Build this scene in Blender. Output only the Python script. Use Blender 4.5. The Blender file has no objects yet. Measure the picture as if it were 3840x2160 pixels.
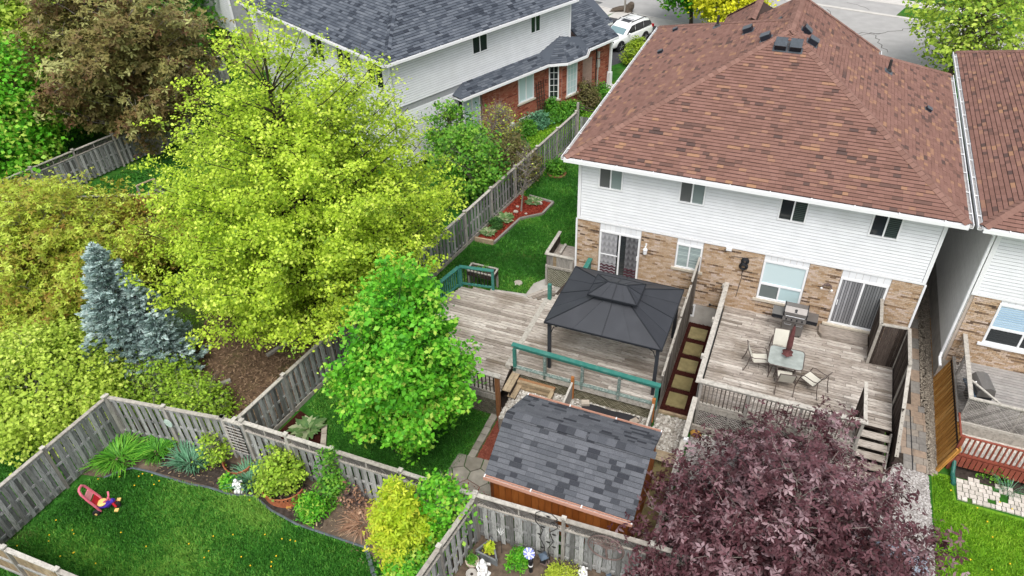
import bpy, math, random
import numpy as np
from mathutils import Vector, Matrix
R_ = math.radians
scn = bpy.context.scene
COL = scn.collection
rnd = random.Random(7)

# ---------------------------------------------------------------- camera, sky, sun, exposure
cam_d = bpy.data.cameras.new('camera'); cam = bpy.data.objects.new('camera', cam_d); COL.objects.link(cam)
CP = Vector((7.26, -23.18, 19.43))
CR = Vector((0.92441, 0.38035, -0.02819)); CU = Vector((-0.21394, 0.57832, 0.78726)); CF = Vector((-0.31574, 0.72172, -0.61598))
cam.matrix_world = Matrix(((CR.x, CU.x, -CF.x, CP.x), (CR.y, CU.y, -CF.y, CP.y), (CR.z, CU.z, -CF.z, CP.z), (0, 0, 0, 1)))
cam_d.sensor_width = 36; cam_d.lens = 25.935; cam_d.clip_start = .1; cam_d.clip_end = 2000
scn.camera = cam
world = bpy.data.worlds.new('World'); scn.world = world; world.use_nodes = True
wn = world.node_tree.nodes; wl = world.node_tree.links
bg = wn['Background']
sky = wn.new('ShaderNodeTexSky'); sky.sky_type = 'NISHITA'; sky.sun_disc = False
SUN_EL, SUN_AZ = R_(60), R_(162)          # azimuth measured clockwise from +Y
sky.sun_elevation = SUN_EL; sky.sun_rotation = SUN_AZ
sky.air_density = 1.0; sky.dust_density = 4.0; sky.ozone_density = 1.0
hs = wn.new('ShaderNodeHueSaturation'); hs.inputs['Saturation'].default_value = 0.3
wl.new(sky.outputs[0], hs.inputs['Color']); wl.new(hs.outputs[0], bg.inputs['Color'])
bg.inputs['Strength'].default_value = 0.15
sun_d = bpy.data.lights.new('sun', 'SUN'); sun = bpy.data.objects.new('sun', sun_d); COL.objects.link(sun)
sun_d.energy = 1.0; sun_d.angle = R_(24); sun_d.color = (1, .965, .91)
sdir = Vector((math.sin(SUN_AZ) * math.cos(SUN_EL), math.cos(SUN_AZ) * math.cos(SUN_EL), math.sin(SUN_EL)))
sun.rotation_euler = sdir.to_track_quat('Z', 'Y').to_euler()
scn.view_settings.view_transform = 'Standard'; scn.view_settings.look = 'None'
scn.view_settings.exposure = 0.78; scn.view_settings.gamma = 1; scn.view_settings.use_curve_mapping = False

# ---------------------------------------------------------------- materials
MATS = {}
def mat(name, cols, rough=.8, namt=.25, nscale=6, grain=None, metal=0, bump=0, bscale=40, spec=.3, streak=0, streak_col=(.05, .045, .04), blotch=0, blotch_col=(.1, .1, .08), bl_scale=1.2):
    m = bpy.data.materials.new(name); m.use_nodes = True; N = m.node_tree.nodes; L = m.node_tree.links
    b = N['Principled BSDF']; b.inputs['Roughness'].default_value = rough; b.inputs['Metallic'].default_value = metal
    b.inputs['Specular IOR Level'].default_value = spec
    if not isinstance(cols[0], (tuple, list)): cols = [cols]
    at = N.new('ShaderNodeAttribute'); at.attribute_name = 'tint'
    rp = N.new('ShaderNodeValToRGB'); e = rp.color_ramp.elements
    while len(e) < len(cols): e.new(.5)
    for i, c in enumerate(cols):
        e[i].position = i / max(1, len(cols) - 1); e[i].color = (*c, 1)
    if len(cols) == 1: e[1].color = (*cols[0], 1)
    L.new(at.outputs['Fac'], rp.inputs[0])
    geo = N.new('ShaderNodeNewGeometry'); mp = N.new('ShaderNodeMapping')
    mp.inputs['Scale'].default_value = grain or (1, 1, 1); L.new(geo.outputs['Position'], mp.inputs[0])
    out = rp.outputs[0]
    def noise(scale, detail=5, vec=None):
        n = N.new('ShaderNodeTexNoise'); n.inputs['Scale'].default_value = scale; n.inputs['Detail'].default_value = detail
        L.new(vec or mp.outputs[0], n.inputs['Vector']); return n
    if namt:
        n = noise(nscale); mr = N.new('ShaderNodeMapRange'); mr.inputs[1].default_value = .25; mr.inputs[2].default_value = .75
        mr.inputs[3].default_value = 1 - namt; mr.inputs[4].default_value = 1 + namt
        L.new(n.outputs['Fac'], mr.inputs[0])
        mx = N.new('ShaderNodeMix'); mx.data_type = 'RGBA'; mx.blend_type = 'MULTIPLY'; mx.inputs[0].default_value = 1
        L.new(out, mx.inputs[6]); L.new(mr.outputs[0], mx.inputs[7]); out = mx.outputs[2]
    def over(fac_noise, lo, hi, amt, col):
        nonlocal out
        mr = N.new('ShaderNodeMapRange'); mr.inputs[1].default_value = lo; mr.inputs[2].default_value = hi; mr.inputs[4].default_value = amt
        L.new(fac_noise.outputs['Fac'], mr.inputs[0])
        mx = N.new('ShaderNodeMix'); mx.data_type = 'RGBA'; L.new(mr.outputs[0], mx.inputs[0]); L.new(out, mx.inputs[6]); mx.inputs[7].default_value = (*col, 1); out = mx.outputs[2]
    if streak: over(noise(nscale * 1.7, 7), .53, .66, streak, streak_col)
    if blotch: over(noise(bl_scale, 6, geo.outputs['Position']), .5, .68, blotch, blotch_col)
    L.new(out, b.inputs['Base Color'])
    if bump:
        bn = noise(bscale, 6); bp = N.new('ShaderNodeBump'); bp.inputs['Strength'].default_value = bump; bp.inputs['Distance'].default_value = .02
        L.new(bn.outputs['Fac'], bp.inputs['Height']); L.new(bp.outputs[0], b.inputs['Normal'])
    MATS[name] = m; return m
def leafmat(name, cols, transl=.35, rough=.6, namt=.15, k=.66):
    cols = [tuple(c * k for c in col) for col in cols]
    m = mat(name, cols, rough=rough, namt=namt, nscale=3, spec=.25); N = m.node_tree.nodes; L = m.node_tree.links
    b = N['Principled BSDF']; src = b.inputs['Base Color'].links[0].from_socket
    # a leaf reflects about as much light as it lets through
    t = N.new('ShaderNodeBsdfTranslucent'); q = N.new('ShaderNodeMix'); q.data_type = 'RGBA'; q.blend_type = 'MULTIPLY'; q.inputs[0].default_value = 1
    L.new(src, q.inputs[6]); q.inputs[7].default_value = (transl, transl, transl, 1); L.new(q.outputs[2], t.inputs[0])
    ad = N.new('ShaderNodeAddShader'); L.new(b.outputs[0], ad.inputs[0]); L.new(t.outputs[0], ad.inputs[1]); L.new(ad.outputs[0], N['Material Output'].inputs[0]); return m
def glass(name, col, rough=.08):
    return mat(name, col, rough=rough, namt=0, spec=.8)

M_siding = mat('white_siding', [(.66, .675, .7), (.72, .735, .755)], rough=.5, namt=.06, nscale=2, blotch=.16, blotch_col=(.5, .5, .48), bl_scale=.9)
M_white = mat('white_trim', [(.72, .73, .745), (.77, .775, .785)], rough=.4, namt=.03)
M_grime = mat('gutter_inside', (.33, .32, .31), rough=.8, namt=.3, nscale=8)
M_brown = mat('brown_shingles', [(.085, .056, .05), (.15, .083, .066), (.182, .099, .079), (.198, .108, .087), (.214, .118, .096), (.29, .165, .1)], rough=.95, namt=.16, nscale=60, spec=.12, blotch=.25, blotch_col=(.155, .085, .068), bl_scale=.5)
M_brownbase = mat('brown_roof_shadow_course', [(.05, .034, .03), (.07, .046, .04)], rough=.95, namt=.2, nscale=3, spec=.1)
M_browncap = mat('brown_ridge_caps', [(.165, .092, .074), (.225, .13, .105)], rough=.95, namt=.15, nscale=60, spec=.12)
M_slate = mat('charcoal_shingles', [(.025, .03, .04), (.06, .07, .088), (.09, .103, .124), (.125, .139, .162)], rough=.95, namt=.15, nscale=60, spec=.12)
M_greysh = mat('grey_shed_shingles', [(.036, .038, .046), (.046, .049, .057), (.082, .087, .099), (.1, .105, .118), (.12, .125, .14)], rough=.95, namt=.25, nscale=45, spec=.12, bump=.35, bscale=120)
M_brick = mat('buff_brick', [(.075, .052, .038), (.19, .125, .08), (.34, .225, .13), (.42, .3, .195), (.48, .37, .28), (.52, .415, .35)], rough=.9, namt=.22, nscale=25, bump=.3)
M_red = mat('red_brick', [(.13, .04, .028), (.22, .06, .038), (.3, .085, .05), (.34, .12, .075), (.38, .17, .11)], rough=.9, namt=.2, nscale=25, bump=.3)
M_mortar = mat('mortar', (.42, .36, .31), rough=.95, namt=.15)
M_mortarr = mat('red_mortar', (.36, .24, .2), rough=.95, namt=.15)
M_conc = mat('concrete', [(.36, .34, .31), (.45, .43, .4)], rough=.9, namt=.2, nscale=3, bump=.15, blotch=.3, blotch_col=(.22, .2, .17))
M_sill = mat('stone_sill', (.5, .45, .37), rough=.9, namt=.15, nscale=12)
WOODC = [(.17, .145, .12), (.31, .27, .235), (.43, .385, .34), (.56, .515, .465)]
M_deckx = mat('weathered_deck_boards', WOODC, rough=.9, namt=.3, nscale=5, grain=(.5, 7, 7), streak=.85, streak_col=(.085, .07, .058), blotch=.5, blotch_col=(.13, .095, .06), bl_scale=.7, spec=.15)
M_wood = mat('weathered_grey_wood', [(.19, .175, .16), (.3, .28, .255), (.38, .355, .325), (.46, .43, .4)], rough=.9, namt=.28, nscale=5, grain=(7, 7, .6), streak=.5, streak_col=(.07, .06, .055), blotch=.3, blotch_col=(.13, .12, .1), spec=.15)
M_fence = mat('weathered_fence_boards', [(.13, .13, .125), (.235, .24, .235), (.33, .335, .33), (.4, .4, .385)], rough=.95, namt=.3, nscale=5, grain=(7, 7, .7), streak=.65, streak_col=(.055, .052, .05), blotch=.35, blotch_col=(.12, .115, .1), bl_scale=.9, spec=.12)
M_rail = mat('weathered_rail_wood', [(.3, .275, .24), (.38, .355, .315), (.46, .435, .39)], rough=.9, namt=.22, nscale=4, grain=(2, 2, 2), streak=.45, streak_col=(.13, .115, .1), spec=.15)
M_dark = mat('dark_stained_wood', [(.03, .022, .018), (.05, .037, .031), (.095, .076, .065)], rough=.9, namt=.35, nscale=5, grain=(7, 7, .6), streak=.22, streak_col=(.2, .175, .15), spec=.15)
M_brownw = mat('brown_wood', [(.2, .085, .035), (.28, .14, .065), (.3, .19, .11)], rough=.85, namt=.25, nscale=6, grain=(6, 6, 1))
M_tan = mat('tan_timber', [(.24, .17, .1), (.34, .26, .165), (.4, .32, .22)], rough=.9, namt=.25, nscale=5, streak=.3, blotch=.3, blotch_col=(.12, .09, .06))
M_orange = mat('orange_stained_wood', [(.38, .17, .035), (.5, .25, .06), (.56, .3, .09)], rough=.7, namt=.2, nscale=6)
M_shed = mat('orange_brown_shed_panels', [(.25, .07, .012), (.33, .1, .02), (.37, .12, .026)], rough=.7, namt=.2, nscale=3, grain=(4, 4, .6))
M_shedtrim = mat('dark_shed_trim', (.14, .045, .014), rough=.7, namt=.2)
M_copper = mat('copper_gutter', [(.45, .23, .165), (.55, .31, .235)], rough=.45, namt=.08)
M_teal = mat('teal_paint', [(.03, .16, .13), (.042, .2, .165)], rough=.55, namt=.15, nscale=6, blotch=.25, blotch_col=(.16, .22, .2), bl_scale=6)
M_tealworn = mat('worn_teal_paint', [(.1, .17, .15), (.16, .21, .19)], rough=.8, namt=.3, nscale=9, streak=.7, streak_col=(.4, .41, .39))
M_redpaint = mat('red_painted_wood', [(.19, .045, .028), (.25, .065, .042)], rough=.7, namt=.2, nscale=5)
M_metal = mat('charcoal_gazebo_metal', [(.026, .028, .034), (.033, .036, .043)], rough=.5, namt=.08, nscale=2, spec=.35, blotch=.18, blotch_col=(.05, .053, .06), bl_scale=2)
M_metald = mat('dark_metal', (.016, .018, .022), rough=.5, namt=.1)
M_black = mat('black_plastic', (.013, .014, .017), rough=.5, namt=.05)
M_vent = mat('roof_vent_top', (.06, .07, .082), rough=.4, namt=.25, nscale=9)
M_ventb = mat('roof_vent_body', (.012, .014, .022), rough=.5, namt=0)
M_steel = mat('stainless_steel', [(.17, .16, .152), (.22, .207, .197)], rough=.5, namt=.08, metal=.6)
M_balus = mat('brown_grey_balusters', [(.07, .058, .048), (.13, .112, .096), (.2, .18, .16)], rough=.9, namt=.3, nscale=6, grain=(6, 6, 1), spec=.15)
M_glassd = glass('dark_window_glass', (.02, .025, .028), .05)
M_glassg = glass('green_grey_glass', [(.1, .12, .12), (.24, .3, .29)], .1)
M_glassb = glass('pale_blue_blind', [(.42, .56, .58), (.55, .66, .68)], .3)
M_screen = glass('insect_screen', (.085, .09, .09), .5)
M_blind = mat('window_blinds', [(.16, .2, .2), (.42, .5, .49)], rough=.5, namt=.05)
M_blindg = mat('dark_green_blinds', [(.025, .04, .035), (.05, .07, .062)], rough=.4, namt=.05)
M_blueblind = mat('blue_blind', [(.26, .4, .56), (.4, .54, .68)], rough=.5, namt=.03)
M_curtain = mat('grey_curtain', [(.06, .06, .065), (.2, .2, .21), (.4, .4, .42)], rough=.9, namt=.1, nscale=14)
M_curtd = mat('maroon_curtain_band', (.07, .02, .03), rough=.9, namt=.1)
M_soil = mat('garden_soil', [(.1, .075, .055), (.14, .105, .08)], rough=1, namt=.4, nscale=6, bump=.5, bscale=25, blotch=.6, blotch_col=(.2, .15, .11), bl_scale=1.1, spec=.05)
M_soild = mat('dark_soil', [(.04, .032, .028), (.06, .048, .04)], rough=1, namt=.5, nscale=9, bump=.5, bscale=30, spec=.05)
M_leafl = mat('brown_leaf_litter', [(.11, .07, .045), (.15, .1, .065)], rough=1, namt=.5, nscale=5, bump=.5, bscale=22, blotch=.5, blotch_col=(.07, .085, .025), bl_scale=.6, spec=.05)
M_mulch = mat('red_mulch', [(.11, .018, .012), (.22, .035, .022), (.33, .07, .045)], rough=1, namt=.4, nscale=25, spec=.05)
M_mulchd = mat('dark_red_mulch', [(.035, .011, .009), (.06, .018, .014)], rough=1, namt=.5, nscale=30, bump=.4, spec=.05)
M_mulcho = mat('orange_red_mulch', [(.16, .045, .03), (.26, .085, .06)], rough=1, namt=.4, nscale=25, spec=.05)
M_road = mat('asphalt_pale', [(.3, .295, .285), (.34, .335, .325)], rough=.95, namt=.1, nscale=1.2, bump=.1, bscale=150, spec=.1)
M_drive = mat('black_driveway', (.05, .051, .056), rough=.85, namt=.25, nscale=3)
M_walk = mat('pale_concrete_walk', [(.42, .4, .37), (.5, .48, .45)], rough=.95, namt=.12, nscale=2)
M_crack = mat('crack_tar', (.09, .085, .08), rough=.9, namt=.2)
M_grassb = mat('lawn_ground', [(.025, .1, .014), (.038, .13, .018)], rough=1, namt=.45, nscale=3.5, blotch=.5, blotch_col=(.1, .13, .035), bl_scale=.8, spec=.05)
M_grassr = mat('bright_lawn_ground', [(.1, .22, .014), (.12, .25, .018)], rough=1, namt=.4, nscale=3.5, spec=.05)
M_blade = leafmat('grass_blades', [(.02, .09, .01), (.036, .155, .016), (.075, .225, .028), (.17, .31, .05)], .5, k=1)
M_blader = leafmat('yellow_green_grass_blades', [(.09, .22, .012), (.17, .34, .018), (.3, .45, .04)], .5, k=.92)
M_pebble = mat('river_pebbles', [(.14, .125, .105), (.27, .245, .21), (.4, .375, .335), (.58, .56, .52)], rough=.8, namt=.15, nscale=20)
M_pebb = mat('pebble_bed', (.24, .21, .18), rough=1, namt=.5, nscale=25)
M_gravel = mat('white_gravel', [(.16, .145, .135), (.31, .29, .275), (.5, .48, .465)], rough=.9, namt=.15)
M_gravelb = mat('gravel_bed', (.27, .25, .232), rough=1, namt=.45, nscale=30)
M_gravelt = mat('tan_gravel', [(.14, .12, .095), (.24, .205, .165), (.36, .32, .26)], rough=.95, namt=.2)
M_slabm = mat('mossy_slab', [(.2, .165, .075), (.25, .21, .105)], rough=.95, namt=.25, nscale=5, bump=.2, blotch=.4, blotch_col=(.13, .12, .05), bl_scale=2)
M_paver = mat('interlock_pavers', [(.17, .16, .15), (.24, .225, .205), (.27, .225, .18), (.29, .215, .16), (.29, .27, .245)], rough=.95, namt=.2, nscale=10)
M_paverp = mat('pale_pavers', [(.42, .39, .34), (.52, .48, .43), (.58, .54, .49)], rough=.95, namt=.15, nscale=10)
M_flag = mat('flagstone', [(.2, .185, .155), (.27, .25, .215), (.32, .3, .26)], rough=.95, namt=.25, nscale=4, bump=.2, blotch=.4, blotch_col=(.15, .135, .1))
M_edge = mat('landscape_edging', (.1, .12, .135), rough=.8, namt=.3)
M_stone = mat('field_stone', [(.3, .27, .23), (.42, .38, .33)], rough=.95, namt=.25, nscale=9)
M_bark = mat('grey_brown_bark', [(.075, .058, .043), (.12, .095, .075)], rough=1, namt=.35, nscale=9, grain=(2, 2, .5), bump=.4)
M_barkd = mat('dark_bark', [(.03, .023, .017), (.05, .04, .03)], rough=1, namt=.35, nscale=9, grain=(2, 2, .5))
M_twig = mat('grey_twigs', [(.17, .15, .13), (.27, .24, .215)], rough=1, namt=.2)
M_cream = mat('cream_sling_fabric', [(.5, .48, .41), (.56, .54, .47)], rough=.85, namt=.05)
M_chairf = mat('taupe_chair_frame', (.12, .095, .085), rough=.45, namt=.1, metal=.3)
M_tableg = mat('frosted_table_glass', [(.24, .27, .25), (.3, .33, .31)], rough=.18, namt=.2, nscale=5, spec=.8)
M_maroon = mat('maroon_umbrella_cloth', [(.09, .03, .03), (.13, .05, .047)], rough=.9, namt=.25, nscale=12)
M_tarp = mat('black_rubber_mat', (.022, .022, .025), rough=.75, namt=.2, nscale=5)
M_block = mat('concrete_block', [(.33, .28, .23), (.42, .37, .31)], rough=.95, namt=.2)
M_pink = mat('pink_plastic', [(.62, .08, .15), (.72, .22, .28)], rough=.4, namt=.05)
M_pinkl = mat('pale_pink_plastic', (.78, .29, .33), rough=.4, namt=.05)
M_redp = mat('red_plastic', (.5, .02, .035), rough=.35, namt=.05)
M_purp = mat('purple_plastic', (.07, .035, .36), rough=.35, namt=.05)
M_yellp = mat('yellow_plastic', (.78, .53, .18), rough=.4, namt=.05)
M_tyre = mat('tyre_rubber', (.018, .018, .02), rough=.75, namt=.1)
M_rim = mat('alloy_rim', (.45, .46, .47), rough=.35, metal=.7, namt=0)
M_car = mat('white_car_paint', (.78, .79, .79), rough=.18, namt=0, spec=.6)
M_cargl = glass('car_windscreen', (.16, .25, .27), .06)
M_cargd = glass('car_side_glass', (.012, .014, .017), .06)
M_lightred = mat('tail_light', (.4, .01, .02), rough=.2, namt=0)
M_lamp = mat('headlight_glass', (.08, .085, .09), rough=.1, namt=0, spec=.8)
M_statue = mat('white_plaster', (.76, .76, .75), rough=.7, namt=.1, nscale=20)
M_terra = mat('terracotta_lattice', [(.3, .09, .04), (.38, .13, .06)], rough=.8, namt=.2, nscale=12)
M_pot = mat('clay_pot', (.5, .42, .34), rough=.85, namt=.15, nscale=8)
M_greyp = mat('grey_planter_wood', [(.11, .12, .125), (.17, .18, .185)], rough=.9, namt=.25)
M_iron = mat('dark_wrought_iron', (.03, .028, .028), rough=.7, namt=.2)
M_rust = mat('rusty_brown_iron', (.14, .1, .09), rough=.85, namt=.25)
M_bluef = mat('blue_flower_plastic', [(.22, .25, .6), (.6, .63, .8)], rough=.4, namt=.05)
M_bluedeck = mat('blue_grey_planks', [(.3, .35, .42), (.38, .43, .5)], rough=.7, namt=.1)
M_greenp = mat('green_plastic_pipe', (.025, .12, .095), rough=.45, namt=.1)
M_dand = mat('dandelion_yellow', (.75, .48, .02), rough=.8, namt=.1)
M_ochre = mat('ochre_stone', (.4, .22, .05), rough=.9, namt=.3, nscale=9)

# ---------------------------------------------------------------- mesh helpers
def rotz(a): c, s = math.cos(a), math.sin(a); return Matrix(((c, -s, 0), (s, c, 0), (0, 0, 1)))
BOXF = [(0, 3, 2, 1), (4, 5, 6, 7), (0, 1, 5, 4), (1, 2, 6, 5), (2, 3, 7, 6), (3, 0, 4, 7)]
class MB:
    def __init__(s): s.v = []; s.f = []; s.t = []
    def add(s, vs, fs, t=.5):
        o = len(s.v); s.v += [tuple(v) for v in vs]; s.f += [tuple(i + o for i in f) for f in fs]; s.t += [t] * len(fs); return s
    def box(s, c, d, R=None, t=.5):
        x, y, z = d[0] / 2, d[1] / 2, d[2] / 2
        vs = [Vector(p) for p in ((-x, -y, -z), (x, -y, -z), (x, y, -z), (-x, y, -z), (-x, -y, z), (x, -y, z), (x, y, z), (-x, y, z))]
        if R is not None: vs = [R @ v for v in vs]
        return s.add([v + Vector(c) for v in vs], BOXF, t)
    def span(s, a, b, t=.5):
        a, b = Vector(a), Vector(b); return s.box((a + b) / 2, [abs(b[i] - a[i]) for i in range(3)], None, t)
    def bar(s, a, b, w, h, t=.5, up=(0, 0, 1)):
        a, b = Vector(a), Vector(b); d = b - a; L = d.length; d.normalize(); u = Vector(up)
        if abs(d.dot(u)) > .99: u = Vector((0, 1, 0))
        r = d.cross(u).normalized(); u = r.cross(d)
        R = Matrix((d, r, u)).transposed(); return s.box((a + b) / 2, (L, w, h), R, t)
    def tube(s, pts, rad, n=6, t=.5, cap=True):
        pts = [Vector(p) for p in pts]; k = len(pts)
        if not isinstance(rad, (list, tuple)): rad = [rad] * k
        vs = []; pu = None
        for i, p in enumerate(pts):
            d = (pts[min(i + 1, k - 1)] - pts[max(i - 1, 0)]).normalized()
            u = pu if pu is not None else (Vector((0, 0, 1)) if abs(d.z) < .9 else Vector((1, 0, 0)))
            r = d.cross(u); r = r.normalized() if r.length > 1e-6 else Vector((1, 0, 0)); u = r.cross(d); pu = u
            for j in range(n):
                a = 2 * math.pi * j / n; vs.append(p + (r * math.cos(a) + u * math.sin(a)) * rad[i])
        fs = [(i * n + j, i * n + (j + 1) % n, (i + 1) * n + (j + 1) % n, (i + 1) * n + j) for i in range(k - 1) for j in range(n)]
        if cap: fs += [tuple(range(n))[::-1], tuple((k - 1) * n + j for j in range(n))]
        return s.add(vs, fs, t)
    def lathe(s, c, prof, n=12, t=.5):
        vs = [(c[0] + r * math.cos(2 * math.pi * j / n), c[1] + r * math.sin(2 * math.pi * j / n), c[2] + z) for r, z in prof for j in range(n)]
        k = len(prof); fs = [(i * n + j, i * n + (j + 1) % n, (i + 1) * n + (j + 1) % n, (i + 1) * n + j) for i in range(k - 1) for j in range(n)]
        fs += [tuple(range(n))[::-1], tuple((k - 1) * n + j for j in range(n))]
        return s.add(vs, fs, t)
    def prism(s, poly, z0, z1, t=.5):
        n = len(poly); vs = [(p[0], p[1], z0) for p in poly] + [(p[0], p[1], z1) for p in poly]
        a = sum(poly[i][0] * poly[(i + 1) % n][1] - poly[(i + 1) % n][0] * poly[i][1] for i in range(n))
        fs = [tuple(range(n))[::-1], tuple(range(n, 2 * n))] + [(i, (i + 1) % n, n + (i + 1) % n, n + i) for i in range(n)]
        if a < 0: fs = [f[::-1] for f in fs]
        return s.add(vs, fs, t)
    def slab(s, pts, th, t=.5):
        "planar polygon given in 3D (counter-clockwise seen from outside), thickened inwards"
        pts = [Vector(p) for p in pts]; n = len(pts); nn = Vector((0, 0, 0))
        for i in range(n): nn += pts[i].cross(pts[(i + 1) % n])
        nn.normalize(); vs = pts + [p - nn * th for p in pts]
        fs = [tuple(range(n)), tuple(range(n, 2 * n))[::-1]] + [((i + 1) % n, i, n + i, n + (i + 1) % n) for i in range(n)]
        return s.add(vs, fs, t)
    def ball(s, c, r, seg=8, ring=5, t=.5, jit=0, rr=None):
        vs = []; fs = []; r = r if isinstance(r, (tuple, list)) else (r, r, r); rr = rr or rnd
        for i in range(ring + 1):
            ph = math.pi * i / ring
            for j in range(seg):
                a = 2 * math.pi * j / seg; k = 1 + rr.uniform(-jit, jit)
                vs.append((c[0] + r[0] * k * math.sin(ph) * math.cos(a), c[1] + r[1] * k * math.sin(ph) * math.sin(a), c[2] + r[2] * k * math.cos(ph)))
        for i in range(ring):
            for j in range(seg): fs.append((i * seg + j, (i + 1) * seg + j, (i + 1) * seg + (j + 1) % seg, i * seg + (j + 1) % seg))
        return s.add(vs, fs, t)
    def mesh(s, name, m):
        me = bpy.data.meshes.new(name); me.from_pydata(s.v, [], s.f); me.materials.append(m)
        a = me.attributes.new('tint', 'FLOAT', 'FACE'); a.data.foreach_set('value', s.t); return me
    def build(s, name, m, parent=None, world=False, smooth=False, kind=None, label=None, loc=None):
        if world and parent is not None:
            inv = parent.matrix_basis.inverted(); s.v = [tuple(inv @ Vector(v)) for v in s.v]
        if loc is not None: s.v = [(v[0] - loc[0], v[1] - loc[1], v[2] - loc[2]) for v in s.v]
        o = bpy.data.objects.new(name, s.mesh(name, m)); COL.objects.link(o)
        if parent is not None: o.parent = parent
        if loc is not None: o.location = loc
        if smooth: o.data.polygons.foreach_set('use_smooth', [True] * len(o.data.polygons))
        if kind: o['kind'] = kind
        if label: o['label'] = label
        return o
def npmesh(name, V, F, T, m, parent=None, kind=None, loc=None):
    "fast mesh: V (n,3), F (k,4) or (k,3), T (k,) tint"
    V = np.asarray(V, np.float32); F = np.asarray(F, np.int32)
    if loc is not None: V = V - np.array(loc, np.float32)
    me = bpy.data.meshes.new(name); k, w = F.shape
    me.vertices.add(len(V)); me.vertices.foreach_set('co', V.ravel())
    me.loops.add(k * w); me.loops.foreach_set('vertex_index', F.ravel())
    me.polygons.add(k); me.polygons.foreach_set('loop_start', np.arange(0, k * w, w, dtype=np.int32))
    me.update(calc_edges=True); me.materials.append(m)
    a = me.attributes.new('tint', 'FLOAT', 'FACE'); a.data.foreach_set('value', np.asarray(T, np.float32))
    o = bpy.data.objects.new(name, me); COL.objects.link(o)
    if parent is not None: o.parent = parent
    if loc is not None and parent is None: o.location = loc
    if kind: o['kind'] = kind
    return o
def tag(o, label, cat, group=None):
    o['label'] = label; o['category'] = cat
    if group: o['group'] = group
    return o
def thing(name, label, cat, loc=(0, 0, 0), rz=0, group=None):
    o = bpy.data.objects.new(name, None); COL.objects.link(o); o.empty_display_size = .3
    o.location = loc; o.rotation_euler = (0, 0, rz); o.matrix_basis = Matrix.Translation(loc) @ Matrix.Rotation(rz, 4, 'Z')
    return tag(o, label, cat, group)
def part(parent, name, m, fn, smooth=False, world=False, kind=None, label=None):
    mb = MB(); fn(mb); return mb.build(name, m, parent, world, smooth, kind, label)
def struct(name, mb, m):
    o = mb.build(name, m); o['kind'] = 'structure'; return o
BOXM = {}
def boxmesh(m, t, name):
    q = round(min(1, max(0, t)) * 10) / 10; k = (m.name, q)
    if k not in BOXM: BOXM[k] = MB().box((0, 0, 0), (1, 1, 1), None, q).mesh(name, m)
    return BOXM[k]
def wmat(parent):
    M = Matrix.Identity(4)
    while parent is not None: M = parent.matrix_basis @ M; parent = parent.parent
    return M
def pix(p):
    d = p - CP; z = d.dot(CF)
    if z < .1: return None
    return 2766.4 * d.dot(CR) / z, 2766.4 * d.dot(CU) / z, z
def pieces(parent, name, items, m, limit=300, min_px=5):
    "items: (centre, size, R or None, tint) in the parent's space; the largest in view become parts, the rest one stuff part"
    W = wmat(parent); sc = []
    for i, (c, d, R, t) in enumerate(items):
        q = pix(W @ Vector(c)); ds = sorted(d)
        s = 0
        if q and abs(q[0]) < 1940 and abs(q[1]) < 1100: s = ds[2] * ds[1] / (q[2] * q[2])
        if q and ds[2] / q[2] * 2766 < min_px: s = 0
        sc.append((-s, i))
    sc.sort(); single = [i for s, i in sc[:limit] if s < 0]; ss = set(single)
    for i in single:
        c, d, R, t = items[i]
        o = bpy.data.objects.new(name, boxmesh(m, t, name)); COL.objects.link(o); o.parent = parent
        M3 = (R if R is not None else Matrix.Identity(3))
        o.location = c; o.rotation_euler = M3.to_euler(); o.scale = d
    rest = [i for i in range(len(items)) if i not in ss]
    if rest:
        mb = MB()
        for i in rest: c, d, R, t = items[i]; mb.box(c, d, R, t)
        mb.build(name, m, parent, kind='stuff')
# ---------------------------------------------------------------- ground sheets
def sheet(name, poly, z, m, sub=None):
    mb = MB(); n = len(poly); mb.add([(p[0], p[1], z) for p in poly], [tuple(range(n))] if sum(poly[i][0] * poly[(i + 1) % n][1] - poly[(i + 1) % n][0] * poly[i][1] for i in range(n)) > 0 else [tuple(range(n))[::-1]], .4)
    return struct(name, mb, m)
def inside(x, y, poly):
    c = np.zeros(len(x), bool); n = len(poly); j = n - 1
    for i in range(n):
        xi, yi = poly[i][0], poly[i][1]; xj, yj = poly[j][0], poly[j][1]
        if yi != yj: c ^= ((yi > y) != (yj > y)) & (x < (xj - xi) * (y - yi) / (yj - yi) + xi)
        j = i
    return c
nrs = np.random.RandomState(3)
def scatter(poly, dens, holes=()):
    xs = [p[0] for p in poly]; ys = [p[1] for p in poly]
    n = int((max(xs) - min(xs)) * (max(ys) - min(ys)) * dens)
    x = nrs.uniform(min(xs), max(xs), n); y = nrs.uniform(min(ys), max(ys), n); k = inside(x, y, poly)
    for h in holes: k &= ~inside(x, y, h)
    # keep only what the camera could see
    P = np.stack([x, y, np.zeros(n)], 1) - np.array(CP); zz = P @ np.array(CF)
    k &= (np.abs(P @ np.array(CR) / zz) * 2766 < 2150) & (np.abs(P @ np.array(CU) / zz) * 2766 < 1300)
    return x[k], y[k]
def lump(x, y, s, seed):
    r = np.random.RandomState(seed); v = 0
    for i in range(9):
        a = r.uniform(0, 6.28); f = s * r.uniform(.5, 2.4); v = v + np.sin((x * np.cos(a) + y * np.sin(a)) * f + r.uniform(0, 6.28))
    return v / 9
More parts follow.
